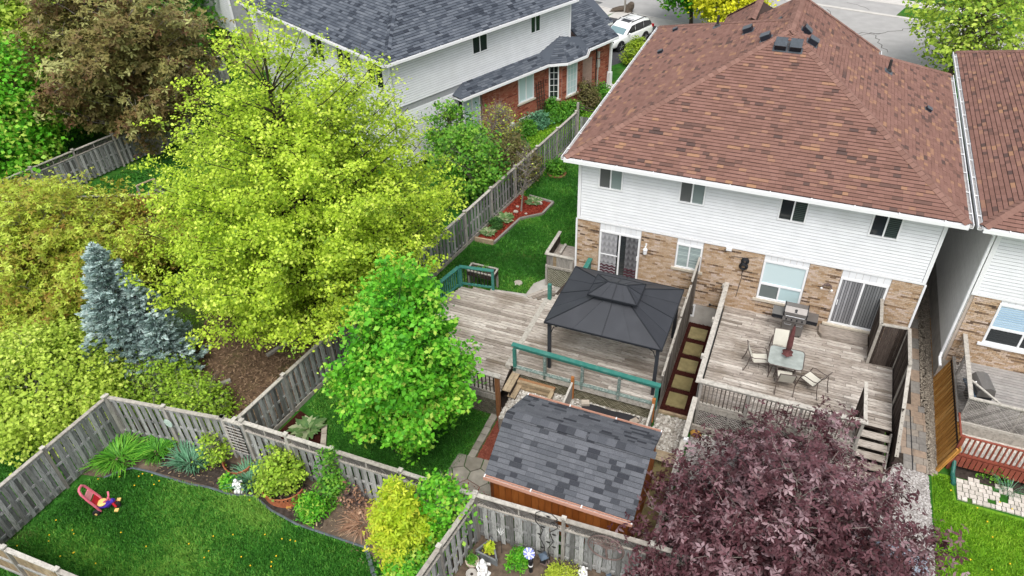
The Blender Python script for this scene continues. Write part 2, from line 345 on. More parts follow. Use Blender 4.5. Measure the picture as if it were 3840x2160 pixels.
def grass(name, poly, dens, m, holes=(), h=.07, w=.022, z=.004, bare=None):
    x, y = scatter(poly, dens, holes); n = len(x); lm = lump(x, y, 1.6, 5)
    if bare is not None: k = nrs.uniform(0, 1, n) < bare(x, y); x, y, lm = x[k], y[k], lm[k]; n = len(x)
    a = nrs.uniform(0, 6.28, n); hh = h * nrs.uniform(.5, 1.4, n) * (1 + .5 * lm); lean = nrs.uniform(.2, 1.0, n) * hh; la = nrs.uniform(0, 6.28, n)
    V = np.zeros((n, 3, 3)); V[:, 0] = np.stack([x - np.cos(a) * w, y - np.sin(a) * w, np.full(n, z)], 1); V[:, 1] = np.stack([x + np.cos(a) * w, y + np.sin(a) * w, np.full(n, z)], 1)
    V[:, 2] = np.stack([x + np.cos(la) * lean, y + np.sin(la) * lean, z + hh], 1)
    t = np.clip(.42 + .75 * lm + nrs.normal(0, .2, n) + .2 * lump(x, y, 7, 9) + .35 * lump(x, y, .55, 14), 0, 1)
    return npmesh(name, V.reshape(-1, 3), np.arange(n * 3).reshape(-1, 3), t, m, kind='stuff')
def stones(name, poly, dens, size, m, holes=(), z=.004):
    x, y = scatter(poly, dens, holes); n = len(x)
    base = np.array([(1, 0, .05), (.3, .9, .1), (-.7, .6, 0), (-.8, -.5, .1), (.2, -1, .05), (.25, .05, .62), (-.3, -.1, .58)])
    F = np.array([(0, 1, 5), (1, 2, 6), (1, 6, 5), (2, 3, 6), (3, 4, 6), (4, 5, 6), (4, 0, 5)])
    s = size * nrs.uniform(.5, 1.35, (n, 1, 1)) * nrs.uniform(.75, 1.25, (n, 1, 3)); a = nrs.uniform(0, 6.28, n)
    P = base[None] * s; X = P[:, :, 0] * np.cos(a)[:, None] - P[:, :, 1] * np.sin(a)[:, None]; Y = P[:, :, 0] * np.sin(a)[:, None] + P[:, :, 1] * np.cos(a)[:, None]
    V = np.stack([X + x[:, None], Y + y[:, None], P[:, :, 2] + z], 2)
    FF = (F[None] + 7 * np.arange(n)[:, None, None]).reshape(-1, 3)
    t = np.repeat(np.clip(nrs.normal(.55, .28, n), 0, 1), len(F))
    return npmesh(name, V.reshape(-1, 3), FF, t, m, kind='stuff')
def chips(name, poly, dens, L, m, z=.004, flat=.25):
    x, y = scatter(poly, dens); n = len(x); a = nrs.uniform(0, 6.28, n); l = L * nrs.uniform(.4, 1.3, n); w = l * nrs.uniform(.2, .45, n); tl = nrs.uniform(-flat, flat, n) * l
    c, s = np.cos(a), np.sin(a); zz = z + np.abs(tl) + nrs.uniform(0, .02, n)
    V = np.stack([np.stack([x + (c * u * l - s * v * w) / 2, y + (s * u * l + c * v * w) / 2, zz + u * tl], 1) for u, v in ((-1, -1), (1, -1), (1, 1), (-1, 1))], 1)
    return npmesh(name, V.reshape(-1, 3), np.arange(4 * n).reshape(-1, 4), nrs.uniform(0, 1, n), m, kind='stuff')

sheet('ground', [(-400, -120), (400, -120), (400, 400), (-400, 400)], -.012, M_grassb)
# street: bends slightly; concrete kerb as a real step
near = [(-60, 52), (-12.5, 37.9), (-8.5, 36.4), (-3.6, 35.2), (5, 33.2), (13.7, 31.45), (40, 27.5), (120, 17)]
far = [(-60, 62), (-12.5, 47.4), (-3.6, 44.7), (5, 42.7), (13.64, 40.8), (20, 39.7), (40, 36.5), (120, 26)]
sheet('road', near + far[::-1], -.004, M_road)
def strip(name, line, w0, w1, z0, z1, m):
    mb = MB()
    for (a, b) in zip(line[:-1], line[1:]):
        a, b = Vector((*a, 0)), Vector((*b, 0)); d = (b - a).normalized(); n = Vector((-d.y, d.x, 0))
        q = [a + n * w0, b + n * w0, b + n * w1, a + n * w1]; mb.prism([(p.x, p.y) for p in q], z0, z1)
    return struct(name, mb, m)
strip('kerb', near, -.16, .0, -.02, .035, M_walk); strip('far_kerb', far, 0, .4, -.02, .03, M_walk)
strip('sidewalk', near, -1.75, -.17, -.02, .02, M_walk)
strip('far_sidewalk', far, 3.2, 4.7, -.02, .02, M_walk)
sheet('far_driveway', [(3, 43.6), (12.2, 41.6), (13.2, 45), (4, 46.8)], .0, M_road)
sheet('far_pavement', [(-14, 48.2), (3, 43.7), (5, 50), (-12, 55)], .004, M_walk)
mb = MB()      # crack lines in the asphalt: thin raised tar ribbons
for (x0, y0, x1, y1, k) in ((7.2, 41.8, 9.6, 34.2, 14), (9.6, 35.9, 13.2, 38.8, 10), (8.2, 36.4, 11.3, 37.1, 9), (8.6, 44, 10.4, 42.3, 6), (-10.5, 38.5, -7.6, 41.5, 8), (10.6, 37, 11.6, 33.2, 8), (-9.2, 39.6, -8.4, 42.4, 6), (3.2, 41.5, 4.8, 38.5, 6)):
    p = None
    for i in range(k + 1):
        q = Vector((x0 + (x1 - x0) * i / k + rnd.uniform(-.18, .18), y0 + (y1 - y0) * i / k + rnd.uniform(-.18, .18), 0))
        if p: mb.bar(p, q, rnd.uniform(.03, .07), .006)
        p = q
o = struct('road_cracks', mb, M_crack)
for i, (x, y) in enumerate(((-11.6, 38.2), (-10.75, 37.95))):
    g = thing('catch_basin', ('left' if i == 0 else 'right') + ' one of two slotted storm drain grates at the road edge', 'drain grate', (x, y, 0), R_(-18), 'storm drain grates in the road')
    part(g, 'frame', M_greyp, lambda mb: [mb.box((0, s * .24, .004), (.74, .05, .02)) for s in (-1, 1)] + [mb.box((s * .345, 0, .0035), (.05, .43, .02)) for s in (-1, 1)] and None)
    for k in range(5): part(g, 'slot_bar', M_black, lambda mb: mb.box((-.25 + k * .125, 0, .003), (.06, .43, .012)))
# driveway and walk of the white house, parallel to that house
sheet('driveway', [(-6.6, 23.4), (-5.3, 25.6), (-4.1, 29.2), (-3.4, 33.9), (-8.6, 34.8), (-10.4, 30.4), (-9.2, 25.3)], .0, M_drive)
sheet('driveway_edge_path', [(-4.62, 28.2), (-3.75, 28), (-2.6, 33.6), (-3.4, 33.9), (-4.1, 29.2)], .004, M_walk)
# yards
sheet('rear_garden_soil', [(-12.35, -12.0), (-12.35, -14.6), (-11.4, -14.4), (-10.8, -13.75), (-9.5, -13.65), (-7.9, -13.45), (-7, -13.4), (-6.3, -13.2), (-5.44, -13.45), (-4.4, -13.58), (-3.15, -13.54), (-2, -13.5), (-1.1, -13.95), (-.4, -15), (.7, -15), (.95, -11.85)], .0, M_soil)
sheet('dark_mulch_patch', [(-10, -13.6), (-10.1, -12.9), (-8.4, -12.4), (-6.8, -12.3), (-5, -12.2), (-4, -12.5), (-3.6, -13.4), (-4.4, -13.52), (-5.44, -13.4), (-6.3, -13.15), (-7.8, -13.4)], .004, M_soild)
sheet('corner_garden_soil', [(1.0, -11.8), (.3, -18.5), (8, -18.5), (8, -11.5)], .0, M_soil)
sheet('leaf_litter_ground', [(-7.5, -11.9), (-6.95, -7.2), (-6.2, -1.5), (-8.6, 1.5), (-13, -1), (-14.2, -6), (-12.2, -9.6), (-9.5, -11.95)], .0, M_leafl)
sheet('mossy_bare_ground', [(-14.2, -6), (-13, -1), (-15.5, 0), (-18, -4), (-16.5, -8.5), (-12.2, -9.6)], -.004, mat('thin_mossy_grass', [(.05, .085, .02), (.07, .1, .03)], rough=1, namt=.5, nscale=4, bump=.4, blotch=.55, blotch_col=(.12, .085, .05), bl_scale=.8, spec=.05))
sheet('hosta_bed_mulch', [(-7.35, -11.9), (-7.08, -9.6), (-5.88, -9.92), (-5.2, -10.9), (-5.05, -11.9)], .008, M_mulchd)
sheet('red_mulch_bed', [(-5.68, 2.3), (-4.76, 2.34), (-4.4, 4.65), (-3.56, 5.42), (-3.4, 6.55), (-4.62, 6.72), (-5.25, 6.72)], .06, M_mulch)
sheet('stepping_path_mulch', [(4.68, -.01), (5.9, -.01), (5.86, -5.08), (4.76, -5.08)], .02, M_mulchd)
sheet('shed_side_mulch', [(-.34, -7.0), (.9, -7.0), (.95, -9.1), (-.34, -9.28)], .0, M_mulcho)
sheet('path_side_mulch', [(-1.2, -10.4), (-.4, -10.1), (1.05, -10.5), (1.05, -11.7), (-.4, -11.8)], .0, M_mulcho)
sheet('deck_side_slab', [(-3.4, -1.7), (-3.3, -.75), (-2.0, -.58), (-1.95, .2), (-1.3, 1.1), (-.1, 1.1), (-.1, -1.7)], .0, M_conc)
struct('pebble_bed_middle', MB().prism([(-.12, -6.1), (4.68, -6.1), (4.68, -7.88), (-.12, -7.88)], -.05, .6), M_pebb)
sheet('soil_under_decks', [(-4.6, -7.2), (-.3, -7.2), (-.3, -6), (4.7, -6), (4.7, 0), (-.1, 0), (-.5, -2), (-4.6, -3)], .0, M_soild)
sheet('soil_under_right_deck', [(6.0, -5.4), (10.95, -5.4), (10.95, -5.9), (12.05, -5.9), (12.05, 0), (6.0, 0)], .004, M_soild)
sheet('pebble_bed_right', [(4.78, -5.2), (5.92, -5.2), (5.92, -6.85), (4.75, -6.85)], .008, M_pebb)
sheet('sunken_slab', [(4.9, -6.95), (5.92, -6.95), (5.92, -10.9), (5.3, -10.9)], -.003, M_slabm)
sheet('white_gravel_bed', [(6.02, -5.6), (11.0, -5.6), (11.9, -5), (12.45, -4.5), (13.33, -4.72), (13.42, -7), (13.45, -10), (13.3, -12), (6.1, -12)], .0, M_gravelb)
sheet('stair_pad', [(10.9, -5.85), (12.05, -5.85), (12.1, -6.3), (10.95, -6.3)], .02, M_sill)
sheet('gap_gravel_strip', [(13.2, -4.7), (13.62, -4.7), (13.62, 20), (13.12, 20)], .004, M_gravelt)
sheet('right_lawn_ground', [(13.43, -4.55), (14.0, -4.5), (14.1, -5.45), (24, -5.5), (24, -16), (13.3, -16), (13.45, -8)], .0, M_grassr)
sheet('right_bed_soil', [(13.9, -1), (20, -1), (20, -4.4), (14.05, -4.5)], .004, M_soild)
# turf and loose cover (stuff)
rearlawn = [(-12.4, -14.85), (-11.4, -14.5), (-10.8, -13.85), (-9.5, -13.72), (-7.9, -13.55), (-7, -13.5), (-6.3, -13.25), (-5.44, -13.52), (-4.4, -13.66), (-3.15, -13.62), (-2, -13.58), (-1.15, -14.0), (-.4, -15.2), (-.4, -19), (-12.6, -19)]
trunkbare = lambda x, y: np.clip(((x + 2.84) ** 2 + (y + 9.83) ** 2) / .5, .05, 1)
sidebare = lambda x, y: np.clip((x + 12.2) * 1.1 - .1 + .3 * lump(x, y, 5, 2), .1, 1)
grass('rear_lawn_grass', rearlawn, 2300, M_blade, h=.085, bare=sidebare)
mid = [(-7.0, -7.2), (-6.95, -9.4), (-5.85, -9.75), (-5.0, -10.9), (-4.9, -11.85), (-1.3, -11.85), (-.7, -9.4), (-.62, -7.0), (-1.8, -6.5), (-4.3, -6.5)]
grass('middle_lawn_grass', mid, 1600, M_blade, h=.06, bare=trunkbare)
bed = [(-5.8, 2.2), (-4.7, 2.2), (-4.35, 4.6), (-3.5, 5.4), (-3.3, 6.65), (-5.3, 6.9)]
slabp = [(-3.4, -1.7), (-3.3, -.75), (-2.0, -.58), (-1.95, .2), (-1.3, 1.1), (-.1, 1.1), (-.1, -1.7)]
grass('side_lawn_grass', [(-6.3, -3), (-5.95, .5), (-5.3, 5), (-4.6, 12.8), (-.1, 12.8), (-.1, 1.1), (-.1, -3)], 1100, M_blade, holes=(bed, slabp), h=.065, w=.028, bare=lambda x, y: np.clip(((x + 2.59) ** 2 + (y - .02) ** 2) / .05 - .4, 0, 1))
grass('red_brick_lawn_grass', [(-8, 14), (-4.75, 9), (-4.2, 13.6), (-.6, 14.2), (-3.2, 22), (-5.2, 22.2), (-6.3, 18)], 380, M_blader, h=.08, w=.04)
grass('right_lawn_grass', [(13.47, -4.65), (13.95, -4.6), (14.05, -5.55), (18, -5.6), (18, -12), (13.45, -12)], 1900, M_blader, h=.075)
grass('far_left_lawn_grass', [(-27.4, -1.2), (-26.2, 4.6), (-21, 2.6), (-19.8, -.4), (-22, -1.8)], 260, M_blade, h=.09, w=.06)
grass('left_lawn_grass', [(-17.5, -20), (-12.75, -20), (-12.75, -13), (-17.5, -9)], 1100, M_blade, h=.09)
grass('mossy_grass', [(-14.4, -6.2), (-13, -1), (-15.5, 0), (-18, -4), (-16.5, -8.5), (-12.6, -9)], 330, M_blader, h=.06, w=.03, bare=lambda x, y: np.clip(.35 + lump(x, y, 2, 8) * 1.2, 0, 1))
grass('verge_grass', [(12.6, 29.4), (16.8, 28.8), (17.2, 30.4), (13, 31.2)], 150, M_blader, h=.1, w=.07)
grass('far_verge_grass', [(19, 44), (26, 42.6), (28, 50), (20, 52)], 60, M_blader, h=.12, w=.12)
stones('pebbles_middle', [(-.1, -6.12), (4.66, -6.12), (4.66, -7.86), (-.1, -7.86)], 560, .05, M_pebble, holes=[[(2.38, -6.2), (4.4, -6.2), (4.4, -6.78), (2.38, -6.78)]], z=.6)
stones('pebbles_right', [(4.8, -5.22), (5.9, -5.22), (5.9, -6.8), (4.75, -6.8)], 520, .055, M_pebble, z=.01)
stones('white_gravel', [(6.05, -5.6), (11.0, -5.6), (11.0, -6.0), (12.1, -5.95), (12.1, -4.9), (12.45, -4.55), (13.33, -4.72), (13.42, -7), (13.42, -11.9), (6.1, -11.9)], 900, .03, M_gravel)
stones('gap_gravel', [(13.2, -4.7), (13.6, -4.7), (13.6, 6), (13.15, 6)], 700, .03, M_gravelt, z=.008)
chips('red_mulch_chips', [(-5.62, 2.36), (-4.8, 2.4), (-4.44, 4.7), (-3.6, 5.46), (-3.46, 6.5), (-4.62, 6.68), (-5.2, 6.68)], 900, .09, M_mulch, z=.065)
chips('stepping_path_mulch_chips', [(4.68, -.02), (5.88, -.02), (5.84, -5.02), (4.78, -5.02)], 900, .06, M_mulchd, z=.024)
chips('hosta_bed_chips', [(-7.3, -11.85), (-7.05, -9.65), (-5.92, -9.95), (-5.25, -10.9), (-5.1, -11.85)], 700, .06, M_mulchd, z=.012)
chips('orange_mulch_chips', [(-.33, -7.02), (.9, -7.02), (.9, -9.1), (-.33, -9.26)], 900, .07, M_mulcho, z=.006)
chips('path_mulch_chips', [(-1.0, -10.5), (-.4, -10.2), (1.05, -10.55), (1.05, -11.7), (-.4, -11.75)], 700, .07, M_mulcho, z=.006)
chips('fallen_leaf_litter', [(-7.4, -11.8), (-6.95, -7.2), (-6.3, -1.8), (-8.6, 1.2), (-12.8, -1.2), (-14, -6), (-12.2, -9.5), (-9.5, -11.9)], 160, .12, mat('dead_leaves', [(.07, .045, .03), (.16, .1, .06), (.28, .19, .12)], rough=.95, namt=.2), z=.01)
chips('garden_litter', [(-12.2, -12.3), (-12.2, -14.3), (-10.8, -13.7), (-6.3, -13.15), (-3, -13.5), (-.5, -14.6), (.6, -14.6), (.9, -12.1)], 45, .09, mat('leaf_scraps', [(.1, .07, .05), (.22, .15, .09), (.36, .27, .17)], rough=.95, namt=.2), z=.012)
x, y = scatter(rearlawn, 2.6); k = (lump(x, y, 1.1, 31) > .02); x, y = x[k], y[k]
mb = MB()
for a, b in zip(x, y): mb.lathe((a, b, .06), [(.0, 0), (.026, .01), (.022, .022), (0, .024)], 6)
mb.build('dandelion_flowers', M_dand, kind='stuff')
x, y = scatter([(13.5, -4.7), (18, -5.7), (18, -12), (13.5, -12)], 1.1); mb = MB()
for a, b in zip(x, y): mb.lathe((a, b, .06), [(.0, 0), (.026, .01), (.022, .022), (0, .024)], 6)
mb.build('dandelion_flowers', M_dand, kind='stuff')
M_back = mat('siding_lap_shadow_board', (.3, .31, .32), rough=.8, namt=.1)
# ---------------------------------------------------------------- house building blocks
class Wall:
    "vertical wall plane in a house's own space: o at z 0, d along the wall, n outward"
    def __init__(s, o, d, n): s.o, s.d, s.n = Vector(o), Vector(d).normalized(), Vector(n).normalized(); s.R = Matrix((s.n.cross(Vector((0, 0, 1))), s.n, Vector((0, 0, 1)))).transposed()
    def p(s, a, z, off=0): return s.o + s.d * a + s.n * off + Vector((0, 0, z))
    def box(s, mb, a0, a1, z0, z1, f0, f1, t=.5): return mb.box(s.p((a0 + a1) / 2, (z0 + z1) / 2, (f0 + f1) / 2), (abs(a1 - a0), abs(f1 - f0), z1 - z0), s.R, t)
def spans(a0, a1, z0, z1, ops):
    out = [(a0, a1)]
    for (b0, b1, y0, y1) in ops:
        if y1 <= z0 + .02 or y0 >= z1 - .02: continue
        nx = []
        for (p, q) in out:
            if b1 <= p or b0 >= q: nx.append((p, q)); continue
            if b0 > p: nx.append((p, b0))
            if b1 < q: nx.append((b1, q))
        out = nx
    return [(p, q) for p, q in out if q - p > .03]
def siding(par, w, a0, a1, z0, z1, ops=(), h=.127, limit=300, m=None, vis=.88):
    it = []; k = int(round((z1 - z0) / h)); h = (z1 - z0) / k; tl = Matrix.Rotation(.14, 3, 'X')
    for i in range(k):
        for (p, q) in spans(a0, a1, z0 + i * h, z0 + (i + 1) * h, ops):
            it.append((w.p((p + q) / 2, z0 + (i + .5) * h, .014), (q - p, .012, h * vis), w.R @ tl, rnd.uniform(.2, .8)))
    pieces(par, 'siding_board', it, m or M_siding, limit)
def bricks(par, w, a0, a1, z0, z1, ops, m, h=.07, L=.205, limit=300, darks=.11, lo=.15):
    it = []; i = 0; z = z0
    r = random.Random(int(a0 * 100 + z1 * 10)); run = 0
    while z + h <= z1 + .01:
        for (p, q) in spans(a0, a1, z, z + h, ops):
            a = p - (L / 2 if i % 2 else 0)
            while a < q:
                b0, b1 = max(a, p), min(a + L, q)
                if b1 - b0 > .03:
                    if run <= 0 and r.random() < darks * .45: run = r.randint(1, 4)
                    t = r.uniform(.02, .3) if run > 0 else min(1, max(.4, r.gauss(.68, .17))); run -= 1
                    it.append((w.p((b0 + b1) / 2, z + h / 2, .012 + r.uniform(0, .005)), (b1 - b0 - .011, .026, h - .011), w.R, t))
                a += L
        z += h; i += 1
    pieces(par, 'brick', it, m, limit)
def shingles(par, o, e, s, poly, m, hrow=.145, wid=(.17, .34), limit=300, tintf=None, base=0, vis=.88):
    "o: corner, e along the eave, s up the slope; poly in (e,s) coordinates"
    o, e, s = Vector(o), Vector(e).normalized(), Vector(s).normalized(); n = e.cross(s); R = Matrix((e, s, n)).transposed() @ Matrix.Rotation(-.1, 3, 'X')
    it = []; ss = [p[1] for p in poly]; k0 = int(min(ss) / hrow); k1 = int(max(ss) / hrow) + 1; N = len(poly)
    for k in range(k0, k1):
        y = (k + .5) * hrow; xs = []
        for i in range(N):
            (xa, ya), (xb, yb) = poly[i], poly[(i + 1) % N]
            if (ya > y) != (yb > y): xs.append(xa + (xb - xa) * (y - ya) / (yb - ya))
        xs.sort()
        for a0, a1 in zip(xs[::2], xs[1::2]):
            a = a0 - rnd.uniform(0, .2)
            while a < a1:
                wd = rnd.uniform(*wid); b0, b1 = max(a, a0), min(a + wd, a1)
                if b1 - b0 > .02:
                    t = tintf() if tintf else rnd.random()
                    it.append((o + e * ((b0 + b1) / 2) + s * y + n * (.014 + base + rnd.choice((0, .006))), (b1 - b0 - .004, hrow * vis, .016), R, t))
                a += wd
    pieces(par, 'shingle', it, m, limit)
def caps(par, a, b, m, w=.36, step=.19):
    a, b = Vector(a), Vector(b); d = b - a; L = d.length; d.normalize(); r = d.cross(Vector((0, 0, 1))).normalized(); u = r.cross(d); it = []
    n = int(L / step)
    for i in range(n):
        c = a + d * (i + .5) * L / n
        for sg in (-1, 1):
            rr = (r * sg * .9 - u * .38).normalized(); uu = d.cross(rr) * (1 if sg > 0 else 1); R = Matrix((d, rr, d.cross(rr))).transposed() @ Matrix.Rotation(.06, 3, 'Y')
            it.append((c + rr * w / 4 + u * .045, (step * .95, w / 2, .02), R, rnd.random()))
    pieces(par, 'ridge_cap', it, m, 300)
def window(par, w, a0, a1, z0, z1, glasses, sill=None, mull=None, fr=.06, out=.045, horiz=None, rec=.0, name='window', label=None, grid=None, frame=M_white):
    "frame part with pane sub-parts; glasses: list of materials left to right; mull: fractions of the dividers"
    mb = MB()
    w.box(mb, a0, a1, z1 - fr, z1, -.06, out); w.box(mb, a0, a1, z0, z0 + fr, -.06, out)
    w.box(mb, a0, a0 + fr, z0 + fr, z1 - fr, -.06, out - .002); w.box(mb, a1 - fr, a1, z0 + fr, z1 - fr, -.06, out - .002)
    mull = mull if mull is not None else [i / len(glasses) for i in range(1, len(glasses))]
    xs = [a0 + fr] + [a0 + (a1 - a0) * f for f in mull] + [a1 - fr]; lo = z0 + fr; hi = z1 - fr
    if horiz: hz = z0 + (z1 - z0) * horiz; hi2 = hz - fr / 2; w.box(mb, a0 + fr, a1 - fr, hz - fr / 2, hz + fr / 2, -.05, out - .004)
    else: hi2 = hi
    for f in mull: x = a0 + (a1 - a0) * f; w.box(mb, x - fr * .45, x + fr * .45, lo, hi2, -.05, out - .006)
    o = mb.build(name, frame, par)
    if label: o['label'] = label
    for i, g in enumerate(glasses): part(o, 'pane', g, lambda mb: w.box(mb, xs[i], xs[i + 1], lo, hi2, -.05, .004, rnd.random()))
    if horiz: part(o, 'pane', M_glassb, lambda mb: w.box(mb, a0 + fr, a1 - fr, hz + fr / 2, hi, -.05, .004, .7))
    if sill: part(o, 'sill', sill, lambda mb: w.box(mb, a0 - .12, a1 + .12, z0 - .1, z0 - .002, -.02, .09))
    if grid:
        nx, nz = grid
        def g(mb):
            for i in range(1, nx): x = a0 + fr + (a1 - a0 - 2 * fr) * i / nx; w.box(mb, x - .012, x + .012, lo, hi, .0, .02)
            for i in range(1, nz): z = lo + (hi - lo) * i / nz; w.box(mb, a0 + fr, a1 - fr, z - .012, z + .012, .0, .018)
        part(o, 'glazing_bars', M_white, g)
    return o
def blinds(o, w, a0, a1, z0, z1, m, step=.05, vert=False, lim=300):
    it = []
    if vert:
        a = a0
        while a < a1: it.append((w.p(a + step * .45, (z0 + z1) / 2, .014), (step * .8, .008, z1 - z0), w.R, rnd.uniform(.3, 1))); a += step
        pieces(o, 'blind_slat', it, m, lim)
    else:
        z = z0
        while z < z1: it.append((w.p((a0 + a1) / 2, z + step / 2, .012), (a1 - a0, .008, step * .62), w.R, rnd.uniform(.4, 1))); z += step
        pieces(o, 'blind_slat', it, m, lim)
def gutter(par, a, b, name='gutter', m=None, out=(0, -1, 0), hang=True, w=.13):
    a, b, n = Vector(a), Vector(b), Vector(out); mb = MB(); u = Vector((0, 0, 1))
    mb.bar(a + n * w - u * .06, b + n * w - u * .06, .022, .13); mb.bar(a + n * .012 - u * .065, b + n * .012 - u * .065, .02, .12); mb.bar(a + n * w / 2 - u * .12, b + n * w / 2 - u * .12, w - .02, .02)
    g = mb.build(name, m or M_white, par)
    part(g, 'gutter_bed', M_grime, lambda mb: mb.bar(a + n * (w / 2 + .005) - u * .075, b + n * (w / 2 + .005) - u * .075, w - .034, .03))
    if hang:
        L = (b - a).length; k = int(L / 1.25)
        for i in range(k): c = a + (b - a) * ((i + .5) / k); part(g, 'gutter_hanger', m or M_white, lambda mb: mb.bar(c + n * .0 + u * .008, c + n * (w + .01) + u * .008, .035, .014))
    return g
def roofvent(par, c, e, s, w=.42, d=.36, h=.2):
    e, s = Vector(e).normalized(), Vector(s).normalized(); n = e.cross(s); R = Matrix((e, s, n)).transposed(); c = Vector(c)
    o = part(par, 'roof_vent', M_ventb, lambda mb: mb.box(c + n * h * .5, (w, d, h), R))
    part(o, 'vent_top', M_vent, lambda mb: mb.box(c + n * (h + .012), (w * 1.06, d * 1.06, .024), R)); part(o, 'flashing', M_vent, lambda mb: mb.box(c + n * .028, (w * 1.3, d * 1.35, .012), R))
def browntint():
    r = rnd.random()
    return rnd.uniform(.0, .16) if r < .1 else (rnd.uniform(.84, 1) if r < .09 + .1 else rnd.uniform(.3, .8))
def slatetint(): return rnd.choice((rnd.uniform(.05, .45), rnd.uniform(.35, .9), rnd.uniform(.45, 1), rnd.uniform(.45, .85)))

# ---------------------------------------------------------------- the brown-roofed double house
W_ = 12.228; K = .482
house = thing('brown_roof_house', 'large white sided house with brown hip roof and buff brick ground floor', 'house', (0, 0, 0))
rw = Wall((0, 0, 0), (1, 0, 0), (0, -1, 0))
part(house, 'wall', M_back, lambda mb: mb.span((.02, .02, 3.9), (W_ - .02, 11.5, 6.56)) and mb.span((.02, 11.5, 3.9), (6.1, 13.6, 6.55)))
bw = part(house, 'brick_wall', M_mortar, lambda mb: mb.span((.004, .002, .96), (W_ - .004, 11.4, 3.9)) and mb.span((.004, 11.4, .96), (6.1, 13.5, 3.9)))
part(house, 'foundation', M_conc, lambda mb: mb.span((.01, -.012, -.3), (W_ - .01, 11.35, .96)))
ups = [(.767, 1.69, 5.39, 6.38), (3.746, 4.669, 5.39, 6.38), (7.157, 8.08, 5.39, 6.38), (10.048, 10.971, 5.39, 6.38)]
siding(house, rw, .12, W_ - .12, 3.98, 6.5, [(a - .004, b + .004, c_ - .004, d + .004) for a, b, c_, d in ups])
ops = [(.9, 2.56, 1.4, 3.92), (3.9, 4.9, 2.56, 3.92), (7.04, 8.6, 1.9, 3.92), (9.66, 11.24, 1.4, 3.92), (5.68, 5.9, 3.77, 3.95)]
bricks(bw, rw, .02, W_ - .02, .98, 3.9, ops, M_brick)
for y in range(11): part(house, 'bounce_siding', M_siding, lambda mb: mb.span((W_ - .01, y * 1.04, .98), (W_ + .016, y * 1.04 + 1.03, 6.5)))  # white boards added on the unseen side wall to bounce light into the gap
part(house, 'skirt_trim', M_white, lambda mb: rw.box(mb, -.01, W_ + .01, 3.885, 3.975, -.02, .045))
for x in (.05, W_ - .05): part(house, 'corner_trim', M_white, lambda mb: rw.box(mb, x - .06, x + .06, 3.98, 6.5, -.03, .04))
for x in (-.02, W_ + .02): part(house, 'corner_pipe', M_white, lambda mb: rw.box(mb, x - .035, x + .035, .7, 3.88, -.03, .04))
part(house, 'soffit', M_white, lambda mb: mb.span((-.42, -.42, 6.5), (12.65, 11.96, 6.545)) and mb.span((-.42, 11.9, 6.5), (6.1, 14.16, 6.54)))
for i, (a, b, c_, d) in enumerate(ups):
    o = window(house, rw, a, b, c_, d, [M_screen, M_glassg] if i < 2 else [M_glassd, M_glassd], fr=.055, label='upper window with pale glass' if i < 2 else 'upper window with dark blinds')
    if i >= 2: blinds(o, rw, a + .5, b - .06, c_ + .06, d - .06, M_blindg, .07)
for a, b, z0 in ((.93, 2.54, 3.57), (3.92, 4.87, 3.645), (7.06, 8.58, 3.66), (9.67, 11.23, 3.56)):
    k = int((b - a) / .2)
    for i in range(k): part(house, 'header_panel', M_siding, lambda mb: rw.box(mb, a + (b - a) * i / k + .004, a + (b - a) * (i + 1) / k - .004, z0, 3.885, -.03, .012, rnd.random()))
# left patio door with curtains
o = window(house, rw, .93, 2.53, 1.5, 3.56, [M_glassd, M_glassd], name='patio_door', label='left patio door with grey patterned curtains', fr=.07)
for a0, a1, dk in ((1.0, 1.66, 0), (1.98, 2.46, 1)):
    def cur(mb, z0, z1, off):
        k = int((a1 - a0) / .03)
        for i in range(k):
            for j in range(int((z1 - z0) / .06)):
                rw.box(mb, a0 + i * .03, a0 + i * .03 + .03, z0 + j * .06, z0 + j * .06 + .06, .006, off + .012 * (1 + math.sin(i * 1.1)), (.35 if dk else .72) + .12 * math.sin(j * 1.3 + 1.2 * math.sin(i * 1.1)) + (.08 if i % 6 < 3 else -.05) - .2 * dk)
    c = part(o, 'curtain', M_curtain, lambda mb: cur(mb, 2.08 if not dk else 1.9, 3.48, .012))
    part(o, 'curtain_hem', M_curtain, lambda mb: cur(mb, 1.57, 2.08 if not dk else 1.9, .01))
    for q in range(3): part(o, 'curtain_stripe', M_curtd, lambda mb: [rw.box(mb, a0 + .03 * i, a0 + .03 * (i + 1), 1.64 + q * .14 + .025 * math.sin(i * .9), 1.7 + q * .14 + .025 * math.sin(i * .9), .03, .047) for i in range(int((a1 - a0) / .03))] and None)
part(o, 'door_handle', M_white, lambda mb: rw.box(mb, 2.44, 2.47, 2.5, 2.68, .04, .1))
part(o, 'door_rail', M_white, lambda mb: rw.box(mb, 1.0, 1.68, 2.46, 2.5, .03, .052))
o = window(house, rw, 3.92, 4.87, 2.57, 3.645, [M_blind, M_blind], sill=M_sill, fr=.06, label='small window with horizontal blinds')
blinds(o, rw, 3.98, 4.36, 2.64, 3.58, M_blind, .06); blinds(o, rw, 4.43, 4.81, 2.64, 3.58, M_blind, .06)
window(house, rw, 7.06, 8.58, 1.93, 3.65, [M_glassg, M_glassb], sill=M_sill, fr=.07, horiz=.4, mull=[.48], label='large window with pale blue blind')
o = window(house, rw, 9.671, 11.21, 1.5, 3.557, [M_glassd, M_glassd], name='patio_door', label='right patio door with grey vertical blinds', fr=.07)
blinds(o, rw, 9.74, 10.4, 1.6, 3.46, M_curtain, .085, True); blinds(o, rw, 10.48, 11.13, 1.6, 3.46, mat('dim_vertical_blinds', [(.1, .105, .11), (.17, .175, .18)], rough=.6, namt=.05), .085, True)
part(o, 'door_handle', M_white, lambda mb: rw.box(mb, 9.76, 9.79, 2.4, 2.6, .05, .1))
